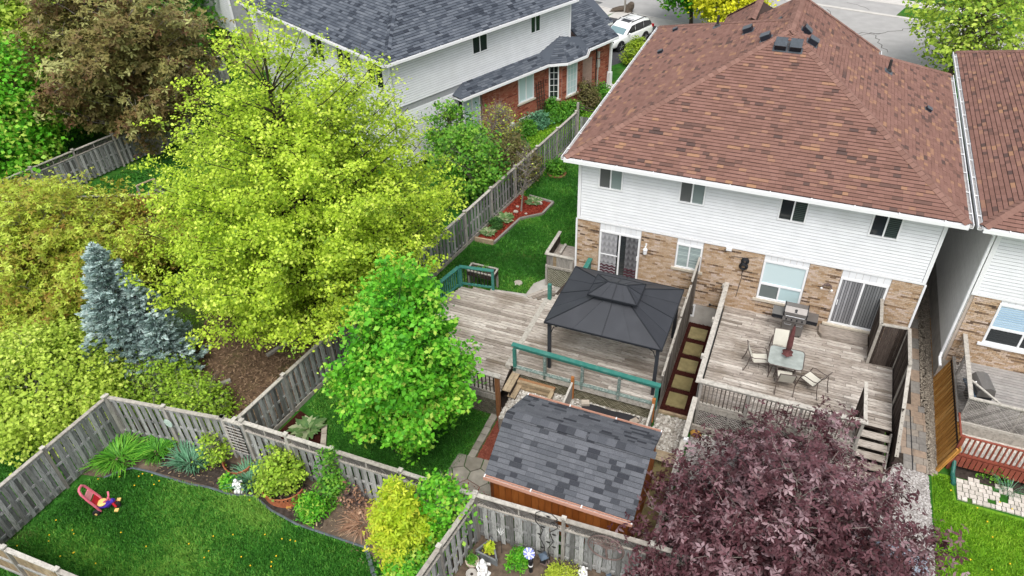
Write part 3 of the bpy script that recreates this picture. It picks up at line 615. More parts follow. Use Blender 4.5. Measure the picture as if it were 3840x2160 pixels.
part(o, 'door_sill', M_sill, lambda mb: rw.box(mb, 9.5, 11.3, 1.41, 1.495, -.02, .12))
part(house, 'basement_window', M_white, lambda mb: [rw.box(mb, 4.2, 4.93, .34, .42, -.02, .04), rw.box(mb, 4.2, 4.93, .88, .95, -.02, .04), rw.box(mb, 4.86, 4.93, .42, .88, -.02, .038)] and None)
part(house, 'basement_pane', M_glassd, lambda mb: rw.box(mb, 4.2, 4.86, .42, .88, -.02, .02))
part(house, 'exhaust_hood', M_white, lambda mb: rw.box(mb, 5.69, 5.89, 3.78, 3.9, -.02, .1))
part(house, 'outdoor_tap', M_iron, lambda mb: rw.box(mb, 5.42, 5.5, 1.1, 1.16, 0, .09))
wl_ = part(house, 'wall_lantern', M_white, lambda mb: mb.lathe((2.77, -.14, 2.92), [(.05, 0), (.075, .03), (.08, .2), (.1, .22), (.03, .32), (.035, .36)], 6) and rw.box(mb, 2.74, 2.8, 3.24, 3.36, 0, .05) and mb.tube([(2.77, -.02, 3.3), (2.77, -.12, 3.36), (2.77, -.14, 3.27)], .014, 5))
part(wl_, 'lantern_glass', M_glassb, lambda mb: mb.lathe((2.77, -.14, 2.96), [(.072, 0), (.079, .14)], 6))
fl = part(house, 'flood_light', M_rust, lambda mb: mb.lathe((9.32, -.05, 3.15), [(.02, -.05), (.07, -.03), (.07, .04), (.02, .06)], 8) and mb.tube([(9.32, -.05, 3.18), (9.22, -.1, 3.17), (9.16, -.13, 3.08)], .03, 6) and mb.tube([(9.32, -.05, 3.18), (9.42, -.1, 3.17), (9.47, -.13, 3.06)], .03, 6))
for x, z in ((9.14, 3.02), (9.49, 3.0)): part(fl, 'bulb', M_statue, lambda mb: mb.ball((x, -.15, z), .045, 6, 4))
# roof
EZ = 6.66; A_ = (6.115, 6.115, EZ + K * 6.545); B_ = (6.115, 7.3, A_[2])
c00, c10, c11, c01 = (-.43, -.43, EZ), (12.66, -.43, EZ), (12.66, 11.97, EZ), (-.43, 14.17, EZ)
FR = (6.115, 5.9, A_[2] - .02)
def roofm(mb):
    mb.slab([c00, c10, A_], .1); mb.slab([c10, c11, A_], .1); mb.slab([c01, c00, A_, B_], .1); mb.slab([(6.1, 14.17, EZ), c01, B_], .1); mb.slab([c11, (6.115, 11.97, EZ), A_], .1)
    # right forward wing: ridge along y, steeper sides; left forward wing: small hip
    rz = 9.68; mb.slab([(9.8, 6.9, 6.66), (9.8, 14.0, 6.66), (6.115, 10.9, rz), (6.115, 6.6, rz)], .1); mb.slab([(9.8, 14.0, 6.66), (2.6, 14.0, 6.66), (6.115, 10.9, rz)], .1); mb.slab([(6.115, 6.9, rz), (6.115, 10.9, rz), (2.6, 14.0, 6.66), (2.6, 9.3, 6.66)], .1)
    mb.slab([(5.9, 11.4, 6.9), (5.9, 16.8, 6.66), (4.24, 13.8, 8.5), (4.24, 11, 8.5)], .1); mb.slab([(5.9, 16.8, 6.66), (2.5, 16.8, 6.66), (4.24, 13.8, 8.5)], .1); mb.slab([(4.24, 11, 8.5), (4.24, 13.8, 8.5), (2.5, 16.8, 6.66), (2.5, 11, 6.66)], .1)
roof = part(house, 'roof', M_brownbase, roofm)
sl = math.hypot(6.545, 6.545 * K); cs = 1 / math.hypot(1, K); sn = K * cs
shingles(roof, c00, (1, 0, 0), (0, cs, sn), [(0, 0), (13.09, 0), (6.545, sl)], M_brown, tintf=browntint)
shingles(roof, c10, (0, 1, 0), (-cs, 0, sn), [(0, 0), (12.4, 0), (6.545 - .1, sl), (6.545, sl)], M_brown, tintf=browntint, limit=1)
shingles(roof, c01, (0, -1, 0), (cs, 0, sn), [(0, 0), (14.6, 0), (8.055, sl), (6.87, sl)], M_brown, tintf=browntint, limit=1)
k2 = (9.68 - 6.66) / 3.685; c2 = 1 / math.hypot(1, k2); s2 = k2 * c2; L2 = math.hypot(3.685, 3.02)
shingles(roof, (9.8, 6.9, 6.66), (0, 1, 0), (-c2, 0, s2), [(0, 0), (7.1, 0), (4, L2), (-.3, L2)], M_brown, tintf=browntint, limit=1)
k3 = 3.02 / 3.515; c3 = 1 / math.hypot(1, k3); s3 = k3 * c3; L3 = math.hypot(3.515, 3.02)
shingles(roof, (2.6, 14.0, 6.66), (0, -1, 0), (c3, 0, s3), [(0, 0), (4.7, 0), (7.1, L3), (3.1, L3)], M_brown, tintf=browntint, limit=1)
k4 = 1.84 / 1.74; c4 = 1 / math.hypot(1, k4); s4 = k4 * c4; L4 = math.hypot(1.74, 1.84)
shingles(roof, (2.5, 16.8, 6.66), (0, -1, 0), (c4, 0, s4), [(0, 0), (5.8, 0), (5.8, L4), (3, L4)], M_brown, tintf=browntint, limit=1)
shingles(roof, (5.9, 11, 6.66), (0, 1, 0), (-c4, 0, s4), [(0, 0), (5.8, 0), (2.8, L4), (0, L4)], M_brown, tintf=browntint, limit=1)
for a, b in ((c00, A_), (c10, A_), (c01, B_), (c11, FR), (A_, B_), ((6.115, 6.8, 9.68), (6.115, 10.9, 9.68)), ((6.115, 10.9, 9.68), (9.8, 14, 6.66)), ((4.24, 11, 8.5), (4.24, 13.8, 8.5)), ((4.24, 13.8, 8.5), (2.5, 16.8, 6.66))): caps(roof, a, b, M_browncap)
gutter(house, (-.43, -.43, 6.65), (12.66, -.43, 6.65)); gutter(house, (-.43, 14.17, 6.65), (-.43, -.43, 6.65), out=(-1, 0, 0)); gutter(house, (12.66, -.43, 6.65), (12.66, 11.97, 6.65), out=(1, 0, 0)); gutter(house, (9.8, 11.97, 6.65), (9.8, 14, 6.65), out=(1, 0, 0))
def onroof(x, y, which):
    return {'r': (x, y, EZ + K * (y + .43)), 'l': (x, y, EZ + K * (x + .43)), 'R': (x, y, EZ + K * (12.66 - x))}[which]
for x in (5.93, 6.46): roofvent(roof, onroof(x, 5.3, 'r'), (1, 0, 0), (0, cs, sn), .4, .42, .24)
roofvent(roof, onroof(5.35, 5.85, 'l'), (0, -1, 0), (cs, 0, sn), .4, .34, .2); roofvent(roof, onroof(4.5, 7.7, 'l'), (0, -1, 0), (cs, 0, sn), .4, .34, .2)
roofvent(roof, (5.6, 8.3, 9.68 - .52 * k3), (0, -1, 0), (c3, 0, s3), .4, .34, .2); roofvent(roof, (6.6, 7.6, 9.68 - .5 * k2), (0, 1, 0), (-c2, 0, s2), .4, .34, .2)
roofvent(roof, onroof(6.95, 6.0, 'R'), (0, 1, 0), (-cs, 0, sn), .4, .34, .2)
roofvent(roof, onroof(.76, 12.2, 'l'), (0, -1, 0), (cs, 0, sn), .24, .2, .11); roofvent(roof, onroof(.76, 9.15, 'l'), (0, -1, 0), (cs, 0, sn), .24, .2, .11); roofvent(roof, onroof(11.5, 6.5, 'R'), (0, 1, 0), (-cs, 0, sn), .24, .2, .11)
for x, y, q in ((2.9, 10.3, 'l'), (9.93, 7.97, 'R')):
    c = onroof(x, y, q); o = part(roof, 'plumbing_pipe', M_iron, lambda mb: mb.lathe((c[0], c[1], c[2] - .05), [(.13, 0), (.11, .12), (.055, .16), (.055, .5), (.04, .52)], 8)); part(o, 'flashing', M_vent, lambda mb: mb.box((c[0], c[1] - .1, c[2] + .03), (.34, .4, .015), Matrix.Rotation(math.atan(K) * (-1 if q == 'l' else 1), 3, 'Y')))
# ornament hung on the brick: black figure-eight coil of cable
cc = thing('cable_coil', 'black cable coiled in a figure eight hung on the brick wall', 'cable coil', (6.4, -.06, 3.1))
def ring(mb, cx, cz, r, rad, y=0, n=14): mb.tube([(cx + r * math.cos(2 * math.pi * i / n), y, cz + r * math.sin(2 * math.pi * i / n)) for i in range(n + 1)], rad, 6)
part(cc, 'coil', M_black, lambda mb: (ring(mb, .02, .36, .11, .04), ring(mb, 0, .12, .13, .04), ring(mb, .01, .34, .09, .035, -.05), ring(mb, .0, .12, .1, .035, -.05)) and None)
part(cc, 'loose_end', M_black, lambda mb: mb.tube([(0, 0, 0), (-.01, .01, -.3), (.02, .03, -.32), (-.03, .03, -.9), (-.06, .03, -1.35)], .012, 5))
part(cc, 'hook_wire', M_black, lambda mb: mb.tube([(-.5, .04, .43), (-.05, .03, .46), (.42, .04, .58)], .012, 5))

# ---------------------------------------------------------------- right-hand neighbour
nb = thing('right_neighbour_house', 'white sided house with brown roof cut off by the right picture edge', 'house', (13.62, 0, 0))
nw = Wall((0, 0, 0), (1, 0, 0), (0, -1, 0)); sw = Wall((0, 14, 0), (0, -1, 0), (-1, 0, 0))
part(nb, 'wall', M_back, lambda mb: mb.span((.02, .02, 3.9), (12, 14, 6.56)))
nbw = part(nb, 'brick_wall', M_mortar, lambda mb: mb.span((.01, .002, .9), (12, 2, 3.9)))
part(nb, 'foundation', M_conc, lambda mb: mb.span((-.01, -.01, -.3), (12, 14, .95)))
part(nb, 'side_wall', M_back, lambda mb: mb.span((.02, 2, .95), (3, 14, 3.9)))
siding(nb, nw, .12, 7, 3.98, 6.5)
siding(nb, sw, 0, 14, 1.0, 6.5, [(7.2, 8.2, 4.6, 5.9)], h=.1, m=mat('lightened_side_siding', [(.78, .77, .73), (.85, .84, .8)], rough=.55, namt=.06), limit=120)  # paler than the rear siding: brightness put into the colour against the gap's shade
window(nb, sw, 7.2, 8.2, 4.6, 5.9, [M_glassd], fr=.05, frame=M_iron, label='dark side window')
bricks(nbw, nw, .1, 6, .95, 3.9, [(.88, 4.2, 2.02, 3.92)], M_brick)
part(nb, 'skirt_trim', M_white, lambda mb: nw.box(mb, -.01, 8, 3.885, 3.975, -.02, .045))
part(nb, 'corner_trim', M_white, lambda mb: nw.box(mb, -.02, .12, 3.9, 6.5, -.03, .04))
for i in range(16): part(nb, 'header_panel', M_siding, lambda mb: nw.box(mb, .9 + i * .2 + .004, 1.1 + i * .2 - .004, 3.74, 3.885, -.03, .012, rnd.random()))
o = window(nb, nw, .88, 3.2, 2.06, 3.74, [M_glassd, M_glassd], sill=M_white, fr=.07, horiz=.4, mull=[.45], label='wide window with blue blind')
blinds(o, nw, .96, 3.1, 2.8, 3.66, M_blueblind, .09)
part(nb, 'soffit', M_white, lambda mb: mb.span((-.56, -.42, 6.5), (12, 14.5, 6.545)))
NE = [(-.57, -.43, 6.66), (13, -.43, 6.66), (-.57, 14.9, 6.66), (6.2, 6.34, 6.66 + K * 6.77), (6.2, 8.13, 6.66 + K * 6.77)]
nroof = part(nb, 'roof', M_brownbase, lambda mb: mb.slab([NE[0], NE[1], NE[3]], .1) and mb.slab([NE[2], NE[0], NE[3], NE[4]], .1) and mb.slab([(13, 14.9, 6.66), NE[2], NE[4]], .1))
sl2 = math.hypot(6.77, 6.77 * K)
shingles(nroof, NE[0], (1, 0, 0), (0, cs, sn), [(0, 0), (7, 0), (7, sl2), (6.77, sl2)], M_brown, tintf=browntint, limit=80)
shingles(nroof, NE[2], (0, -1, 0), (cs, 0, sn), [(0, 0), (15.33, 0), (8.56, sl2), (6.77, sl2)], M_brown, tintf=browntint, limit=220)
caps(nroof, NE[0], NE[3], M_browncap); caps(nroof, NE[2], NE[4], M_browncap)
gutter(nb, (-.57, -.43, 6.65), (8, -.43, 6.65)); gutter(nb, (-.57, 14.9, 6.65), (-.57, -.43, 6.65), out=(-1, 0, 0))
roofvent(nroof, (1.55, 10.3, 6.66 + K * 2.1), (0, -1, 0), (cs, 0, sn), .42, .3, .2)
part(nb, 'downspout', M_white, lambda mb: mb.tube([(-.3, -.12, 6.5), (-.12, -.1, 6.2), (-.12, -.1, 1.35), (-.14, -.2, 1.15), (-.1, -.5, 1.02)], .05, 8))

# ---------------------------------------------------------------- white house with slate roof (turned 24 degrees)
wh = thing('white_siding_house', 'white sided house with charcoal roof and red brick ground floor', 'house', (-11.74, 6.13, 0), R_(-24))
# own space: x runs right->left negative along the rear (rear wall looks -y), y runs away along the right side
ww = Wall((0, 0, 0), (-1, 0, 0), (0, -1, 0)); rs = Wall((-.43, 0, 0), (0, 1, 0), (1, 0, 0)); rr = Wall((0, .43, 0), (-1, 0, 0), (0, -1, 0))
part(wh, 'wall', M_back, lambda mb: mb.span((-.45, .45, 3.0), (-13.9, 13.4, 6.2)) and mb.span((-1.2, .45, 0), (-13.9, 13.4, 3.0)))
siding(wh, rs, .55, 13.35, 3.72, 6.14, [(5.8, 6.9, 5.02, 6.03), (10.15, 10.95, 5.02, 6.03)], h=.13, limit=150, vis=.82)
siding(wh, rr, .55, 13.8, 0.1, 6.14, [(.95, 2.35, 4.55, 5.95), (3.75, 5.15, 4.55, 5.95), (6.45, 7.85, 4.55, 5.95)], h=.13, limit=150, vis=.82)
siding(wh, rs, .43, 6.0, .3, 3.4, [(4.6, 6.1, .3, 2.9)], h=.12, limit=100)
window(wh, rs, 5.8, 6.9, 5.02, 6.03, [M_glassd, M_glassd], fr=.05, label='side window nearer the corner'); window(wh, rs, 10.15, 10.95, 5.02, 6.03, [M_glassd, M_glassd], fr=.05, label='side window far from the corner')
for a in (.95, 3.75, 6.45): window(wh, rr, a, a + 1.4, 4.55, 5.95, [M_glassd, M_glassd], fr=.05)
part(wh, 'corner_trim', M_white, lambda mb: mb.box((-.43, .43, 4.95), (.12, .12, 2.5)))
part(wh, 'corner_trim', M_white, lambda mb: mb.box((-.43, 13.4, 4.95), (.12, .12, 2.5)))
part(wh, 'downspout', M_white, lambda mb: mb.tube([(.1, .35, 6.2), (-.3, .33, 6.0), (-.34, .34, 3.6)], .04, 6))
part(wh, 'soffit', M_white, lambda mb: mb.span((-.02, .02, 6.12), (-14.38, 13.5, 6.17)))
WE = 6.3; KW = .55; hw = 7.2; top = WE + KW * hw
p0, p1, p2 = (0, 0, WE), (-14.4, 0, WE), (0, 13.6, WE)
wroof = part(wh, 'roof', M_slate, lambda mb: mb.slab([p1, p0, (-hw, hw, top)], .1) and mb.slab([p0, p2, (-hw, 13.6, top), (-hw, hw, top)], .1) and mb.slab([(-14.4, 13.6, WE), p1, (-hw, hw, top), (-hw, 13.6, top)], .1))
csw = 1 / math.hypot(1, KW); snw = KW * csw; slw = hw / csw
shingles(wroof, p1, (1, 0, 0), (0, csw, snw), [(0, 0), (14.4, 0), (7.2, slw)], M_slate, limit=150, tintf=slatetint, hrow=.17, wid=(.25, .45))
shingles(wroof, p0, (0, 1, 0), (-csw, 0, snw), [(0, 0), (13.6, 0), (13.6, slw), (7.2, slw)], M_slate, limit=150, tintf=slatetint, hrow=.17, wid=(.25, .45))
caps(wroof, p0, (-hw, hw, top), M_slate, w=.34)
gutter(wh, (-14.4, 0, WE - .01), (0, 0, WE - .01)); gutter(wh, (0, 0, WE - .01), (0, 13.55, WE - .01), out=(1, 0, 0))
roofvent(wroof, (-6.2, 2.6, WE + KW * 2.6), (1, 0, 0), (0, csw, snw), .2, .2, .3)
# ground floor brick, bay and low roof along the right side
BW = Wall((-.1, 0, 0), (0, 1, 0), (1, 0, 0))
wbr = part(wh, 'brick_wall', M_mortarr, lambda mb: mb.span((-.102, 6.0, .32), (-3, 17, 3.2)) and mb.prism([(-.102, 10.95), (.6, 11.7), (.6, 13.3), (-.102, 13.95)], .321, 3.19))
part(wh, 'foundation', M_conc, lambda mb: mb.span((-.09, 6.0, -.2), (-3, 14, .33)) and mb.prism([(-.09, 10.94), (.61, 11.69), (.61, 13.31), (-.09, 13.96)], -.2, .325))
wins = [(8.75, 10.05, 1.35, 3.0), (8.75, 9.7, .0, .45)]
bricks(wbr, BW, 6.02, 10.93, .33, 3.2, wins, M_red, limit=170, darks=.1)
bays = [((-.1, 10.95), (.602, 11.7)), ((.602, 11.7), (.602, 13.3)), ((.602, 13.3), (-.1, 13.95))]
for i, (a, b) in enumerate(bays):
    d = Vector((b[0] - a[0], b[1] - a[1], 0)); L = d.length; n = Vector((d.y, -d.x, 0)); w = Wall((a[0], a[1], 0), d, n)
    m0, m1 = ((L - .62) / 2 + .06, (L + .62) / 2 + .02) if i != 1 else (.42, 1.3)
    bricks(wbr, w, .01, L - .01, .33, 3.2, [(m0 - .03, m1 + .03, .98, 3.08)], M_red, limit=65, darks=.1)
    window(wh, w, m0, m1, 1.0, 3.06, [M_glassd] if i == 0 else [M_glassb], fr=.06, out=.05, sill=M_sill, grid=(2, 5) if i == 0 else (3, 5), label='tall bay window with glazing bars')
bricks(wbr, BW, 13.97, 16.9, .33, 3.2, [(14.3, 15.2, .3, 2.4)], M_red, limit=80, darks=.1)
window(wh, BW, 8.78, 10.02, 1.38, 2.98, [M_glassb, M_glassb], fr=.07, out=.05, sill=M_sill, label='pair of tall windows with pale blinds')
window(wh, BW, 8.78, 9.7, .05, .42, [M_glassd, M_glassg], fr=.05, out=.03, label='basement window')
part(wh, 'porch_screen', M_white, lambda mb: [rs.box(mb, a, a + .08, .3, 3.1, .3, .38) for a in (4.6, 5.2, 5.75)] and rs.box(mb, 4.6, 5.8, 3.0, 3.12, .3, .38))
part(wh, 'porch_curtain', M_glassb, lambda mb: rs.box(mb, 4.66, 5.76, .4, 3.0, .31, .35))
k5 = .58
low = [(.35, 4.2), (.35, 10.8), (1.02, 11.75), (1.02, 13.35), (.45, 14.2), (.35, 17.0), (-1.6, 17.0), (-1.7, 18.8), (-3.8, 18.8)]
zl = 3.3
def lowroof(mb):
    mb.slab([(.35, 4.2, zl), (.35, 10.8, zl), (-.43, 10.8, zl + .45), (-.43, 5.0, zl + .45)], .08)
    mb.slab([(-.43, 4.2, zl), (.35, 4.2, zl), (-.43, 5.0, zl + .45)], .08)
    t = (-.43, 12.5, zl + 1.0)
    mb.slab([(.35, 10.8, zl), (1.02, 11.75, zl), t], .08); mb.slab([(1.02, 11.75, zl), (1.02, 13.35, zl), t], .08); mb.slab([(1.02, 13.35, zl), (.35, 14.3, zl), (-.43, 14.3, zl + .5), t], .08)
    mb.slab([(-.43, 10.8, zl + .45), (.35, 10.8, zl), t], .08)
    mb.slab([(.35, 14.3, zl), (.35, 17.1, zl), (-3.6, 17.1, zl + 2.1), (-3.6, 14.3, zl + 2.1)], .08)
    mb.slab([(-1.6, 17.1, zl), (-1.6, 18.9, zl), (-3.6, 18.9, zl + 1.2), (-3.6, 17.1, zl + 1.2)], .08)
    mb.slab([(-1.6, 18.9, zl), (-9, 20, zl), (-3.6, 17.3, zl + 1.2)], .08); mb.slab([(.35, 17.1, zl), (-1.6, 17.1, zl), (-3.6, 17.1, zl + 2.1)], .08)
lr = part(wh, 'low_roof', M_slate, lowroof)
c5 = 1 / math.hypot(1, k5); s5 = k5 * c5; kk = dict(tintf=slatetint, hrow=.15, wid=(.25, .45))
shingles(lr, (.35, 4.2, zl), (0, 1, 0), (-c5, 0, s5), [(0, 0), (6.6, 0), (6.6, .9), (.8, .9)], M_slate, limit=150, **kk)
def tri(a, b, t, lim):
    a, b, t = Vector(a), Vector(b), Vector(t); e = (b - a).normalized(); n = e.cross(t - a).normalized(); s = n.cross(e); q = t - a
    shingles(lr, a, e, s, [(0, 0), ((b - a).length, 0), (q.dot(e), q.dot(s))], M_slate, limit=lim, **kk)
T_ = (-.43, 12.5, zl + 1.0)
tri((.35, 10.8, zl), (1.02, 11.75, zl), T_, 40); tri((1.02, 11.75, zl), (1.02, 13.35, zl), T_, 60); tri((1.02, 13.35, zl), (.35, 14.3, zl), T_, 1)
k6 = 2.1 / 3.95; c6 = 1 / math.hypot(1, k6); s6 = k6 * c6
shingles(lr, (.35, 14.3, zl), (0, 1, 0), (-c6, 0, s6), [(0, 0), (2.8, 0), (2.8, 4.4), (0, 4.4)], M_slate, limit=40, **kk)
shingles(lr, (-1.6, 17.1, zl), (0, 1, 0), (-c6, 0, s6), [(0, 0), (1.8, 0), (1.8, 2.3), (0, 2.3)], M_slate, limit=1, **kk)
for a, b in zip(low[:-1], low[1:]):
    d = Vector((b[0] - a[0], b[1] - a[1], 0)).normalized(); gutter(wh, (*a, zl - .01), (*b, zl - .01), out=(d.y, -d.x, 0), hang=(b[1] - a[1]) > 2, w=.11)
part(wh, 'low_soffit', M_white, lambda mb: mb.prism([(-.3, 4.2)] + low + [(-3.8, 17), (-.3, 15)], zl - .16, zl - .11))
gar = part(wh, 'garage_wall', M_mortarr, lambda mb: mb.span((-1.0, 14.0, 0), (-4, 16.4, 3.15)) and mb.span((-2.1, 16.4, 0), (-9, 18.4, 3.15)))
pp = part(wh, 'porch_post', M_white, lambda mb: mb.box((.2, 16.6, 1.62), (.13, .13, 2.9)) and mb.box((.2, 16.6, .65), (.24, .24, .9)))
part(wh, 'porch_floor', M_walk, lambda mb: mb.span((-1, 13.6, -.1), (.5, 17.0, .16)))
part(wh, 'door_mat', M_black, lambda mb: mb.box((-.1, 14.9, .17), (.7, 1.1, .02)))
em = part(wh, 'electric_meter', M_conc, lambda mb: BW.box(mb, 15.6, 15.8, 1.6, 2.1, 0, .13) and BW.box(mb, 15.62, 15.78, 2.2, 2.6, 0, .12) and BW.box(mb, 15.66, 15.74, .2, 1.6, 0, .08)); part(wh, 'meter_cable', M_black, lambda mb: BW.box(mb, 15.5, 15.56, .2, 3.0, 0, .06))
gm = thing('gas_meter', 'small white gas meter standing by the red brick wall', 'gas meter', wh.matrix_basis @ Vector((.15, 8.0, 0)), R_(-24))
part(gm, 'meter', M_white, lambda mb: mb.lathe((0, 0, .35), [(.08, 0), (.14, .05), (.14, .2), (.08, .26)], 8)); part(gm, 'pipe', M_conc, lambda mb: mb.tube([(-.2, -.25, .0), (-.2, -.25, .7), (0, 0, .8), (0, 0, .6)], .025, 6) and mb.ball((-.2, -.25, .72), .09, 6, 4))
tr = thing('wall_trellis', 'dark slatted trellis leaning against the red brick wall', 'trellis', wh.matrix_basis @ Vector((.25, 10.4, 0)), R_(-24))
for i in range(4): part(tr, 'upright', M_dark, lambda mb: mb.bar((0, -.3 + i * .2, 0), (-.22, -.3 + i * .2, 2.3), .03, .03))
for i in range(9): part(tr, 'crossbar', M_dark, lambda mb: mb.bar((-.22 * (i + .5) / 9, -.34, .2 + i * .24), (-.22 * (i + .5) / 9, .34, .2 + i * .24), .03, .02))
# second white house at the far left, mostly behind trees
w2 = thing('far_white_house', 'white sided house behind the bronze maple at the top left', 'house', (-26.6, 14.2, 0), R_(-24))
a2 = Wall((0, 1.2, 0), (-1, 0, 0), (0, -1, 0)); b2 = Wall((-2.6, 0, 0), (-1, 0, 0), (0, -1, 0))
part(w2, 'wall', M_back, lambda mb: mb.span((1.2, 1.22, 0), (-2.55, 9, 8)) and mb.span((-2.62, .02, 2.8), (-14, 9, 8.01)))
siding(w2, a2, -1.2, 2.55, .1, 7.9, h=.14, limit=60, vis=.82); siding(w2, b2, .1, 11, 2.9, 7.9, [(3.2, 4.3, 5.2, 6.7)], h=.14, limit=100, vis=.82)
window(w2, b2, 3.2, 4.3, 5.2, 6.7, [M_glassd, M_glassd], fr=.05); part(w2, 'corner_trim', M_white, lambda mb: mb.box((-2.6, 0, 5.4), (.14, .14, 5.2)))
part(w2, 'ground_floor', M_mortarr, lambda mb: mb.span((-2.62, .4, 0), (-14, 8, 2.8))); window(w2, Wall((-2.6, .4, 0), (-1, 0, 0), (0, -1, 0)), .6, 2.4, .6, 2.4, [M_glassd, M_glassd], fr=.06)
M_lat = mat('dark_weathered_lattice', [(.07, .066, .06), (.16, .15, .14), (.25, .24, .22)], rough=.95, namt=.3)
# ---------------------------------------------------------------- fences
def fence(name, label, P, Q, h, post_every=2.4, lattice=0, cap=True, bw_=.14, gap=.134, posts=None, m=None, both=True, caps_white=True, group=None, rails=(.3, .55), kick=False, hq=None):
    "shadow-box fence from P to Q: boards alternate on the two sides of the rails"
    P, Q = Vector((*P, 0)), Vector((*Q, 0)); d = (Q - P).normalized(); L = (Q - P).length
    f = thing(name, label, 'fence', P, math.atan2(d.y, d.x), group); m = m or M_fence
    ps = posts if posts is not None else [i * L / max(1, round(L / post_every)) for i in range(round(L / post_every) + 1)]
    ht = lambda x: h + ((hq if hq is not None else h) - h) * x / L
    for x in ps:
        o = part(f, 'post', M_wood, lambda mb: mb.box((x, 0, ht(x) / 2 + .03), (.1, .1, ht(x) + .06), None, rnd.random()))
        part(o, 'post_cap', M_rail, lambda mb: mb.box((x, 0, ht(x) + .075), (.14, .14, .035), None, 1))
    for a, b in zip(ps[:-1], ps[1:]):
        top = min(ht(a), ht(b)); lb = top - lattice - .06
        if cap: part(f, 'cap_rail', M_rail, lambda mb: mb.bar((a + .05, 0, ht(a) - .02), (b - .05, 0, ht(b) - .02), .13, .038, rnd.random()))
        for z in (.28, lb * .5 + .1, lb - .08): part(f, 'rail', M_fence, lambda mb: mb.bar((a + .05, 0, z), (b - .05, 0, z), .038, .085, rnd.random()))
        if lattice:
            part(f, 'rail', M_rail, lambda mb: mb.box(((a + b) / 2, 0, lb + .02), (b - a - .1, .12, .036), None, .3))
            part(f, 'lattice_stile', M_wood, lambda mb: mb.box(((a + b) / 2, 0, lb + .04 + lattice / 2), (.05, .05, lattice - .07)))
            def lat(mb):
                x = a + .05; hh = lattice - .06
                while x < b - .05 - hh:
                    mb.bar((x, .008, lb + .04), (x + hh, .008, lb + .04 + hh), .008, .034, rnd.random(), up=(0, 1, 0)); mb.bar((x + hh, -.008, lb + .04), (x, -.008, lb + .04 + hh), .008, .034, rnd.random() * .4, up=(0, 1, 0)); x += .085
            part(f, 'lattice', M_lat, lat, kind='stuff')
        if kick: part(f, 'kick_board', M_rail, lambda mb: mb.box(((a + b) / 2, -.06, .1), (b - a - .1, .03, .19), None, .2))
        it = []; x = a + .06; side = 1
        while x + bw_ < b:
            hh = lb - .02 + rnd.uniform(-.012, .012)
            it.append((Vector((x + bw_ / 2, side * .033, .06 + hh / 2)), (bw_ - rnd.uniform(.004, .014), .018, hh - .06), Matrix.Rotation(rnd.uniform(-.01, .01), 3, 'Y'), rnd.random())); x += gap if both else bw_ + .002; side = -side if both else 1
        pieces(f, 'fence_board', it, m, 300)
    return f
def lattice_panel(par, w, a0, a1, z0, z1, m, step=.1, off=0, name='lattice', single=False):
    def f(mb):
        H = z1 - z0; a = a0 - H
        while a < a1:
            for sg in ((1,) if single else (1, -1)):
                p0, q0 = a, a + H
                lo, hi = max(p0, a0), min(q0, a1)
                if hi - lo > .03:
                    s0, s1 = (lo - p0), (hi - p0)
                    z_0, z_1 = (z0 + s0, z0 + s1) if sg > 0 else (z1 - s0, z1 - s1)
                    mb.bar(w.p(lo, z_0, off + sg * .005), w.p(hi, z_1, off + sg * .005), .008, .034, rnd.random(), up=w.n)
            a += step
    return part(par, name, m, f, kind='stuff')
def balusters(par, w, a0, a1, z0, z1, m, step=.13, s=.035, name='baluster', off=0):
    it = []; a = a0
    while a < a1: it.append((w.p(a, (z0 + z1) / 2, off), (s, s, z1 - z0), w.R, rnd.random())); a += step
    pieces(par, name, it, m, 300)
def deckboards(par, poly, z, m, bwid=.14, lens=(1.8, 4.2), diag=None):
    "boards running along x (or along 'diag' angle), clipped to the polygon"
    it = []; ys = [p[1] for p in poly]; N = len(poly); y = min(ys)
    while y < max(ys) - .02:
        ym = y + bwid / 2; xs = []
        for i in range(N):
            (xa, ya), (xb, yb) = poly[i], poly[(i + 1) % N]
            if (ya > ym) != (yb > ym): xs.append(xa + (xb - xa) * (ym - ya) / (yb - ya))
        xs.sort()
        for a0, a1 in zip(xs[::2], xs[1::2]):
            a = a0
            while a < a1 - .02:
                b = min(a1, a + rnd.uniform(*lens))
                if a1 - b < .35: b = a1
                it.append((Vector(((a + b) / 2, ym, z - .012 + rnd.uniform(-.003, .003))), (b - a - .012, bwid - .021, .024), Matrix.Rotation(rnd.uniform(-.002, .002), 3, 'Z'), min(1, max(0, rnd.gauss(.6, .22))))); a = b
        y += bwid
    pieces(par, 'deck_board', it, m, 300)

fence('lattice_fence', 'long grey rear fence with lattice top behind the flower bed', (-7.05, -12.08), (.98, -11.93), 2.05, posts=[0, 1.65, 3.3, 5.65, 8.03], lattice=.34)
fence('board_fence', 'grey board fence from the left garden corner to the first post by the hosta bed', (-12.12, -12.72), (-7.85, -12.1), 1.9, post_every=2.3)
mb_ = fence('board_fence', 'short grey fence panel with slatted trellis near the terracotta basket', (-7.85, -12.1), (-7.05, -12.08), 1.9, posts=[0, .8])
for i in range(4): part(mb_, 'trellis_slat', M_dark, lambda mb: mb.box((.14 + i * .17, -.075, 1.1), (.022, .02, 1.2)))
for i in range(9): part(mb_, 'trellis_slat', M_wood, lambda mb: mb.box((.4, -.1, .5 + i * .15), (.62, .02, .025), None, .9))
fence('lattice_fence', 'grey lattice topped fence in front of the orange shed', (.98, -11.93), (8.2, -11.6), 2.08, posts=[0, 2.6, 5.0, 7.2], lattice=.38)
fence('dividing_fence', 'grey fence running from the post corner to the bottom picture edge', (.98, -12.05), (.25, -18.2), 2.05, posts=[0, 1.75, 4.1, 6.1], lattice=.22)
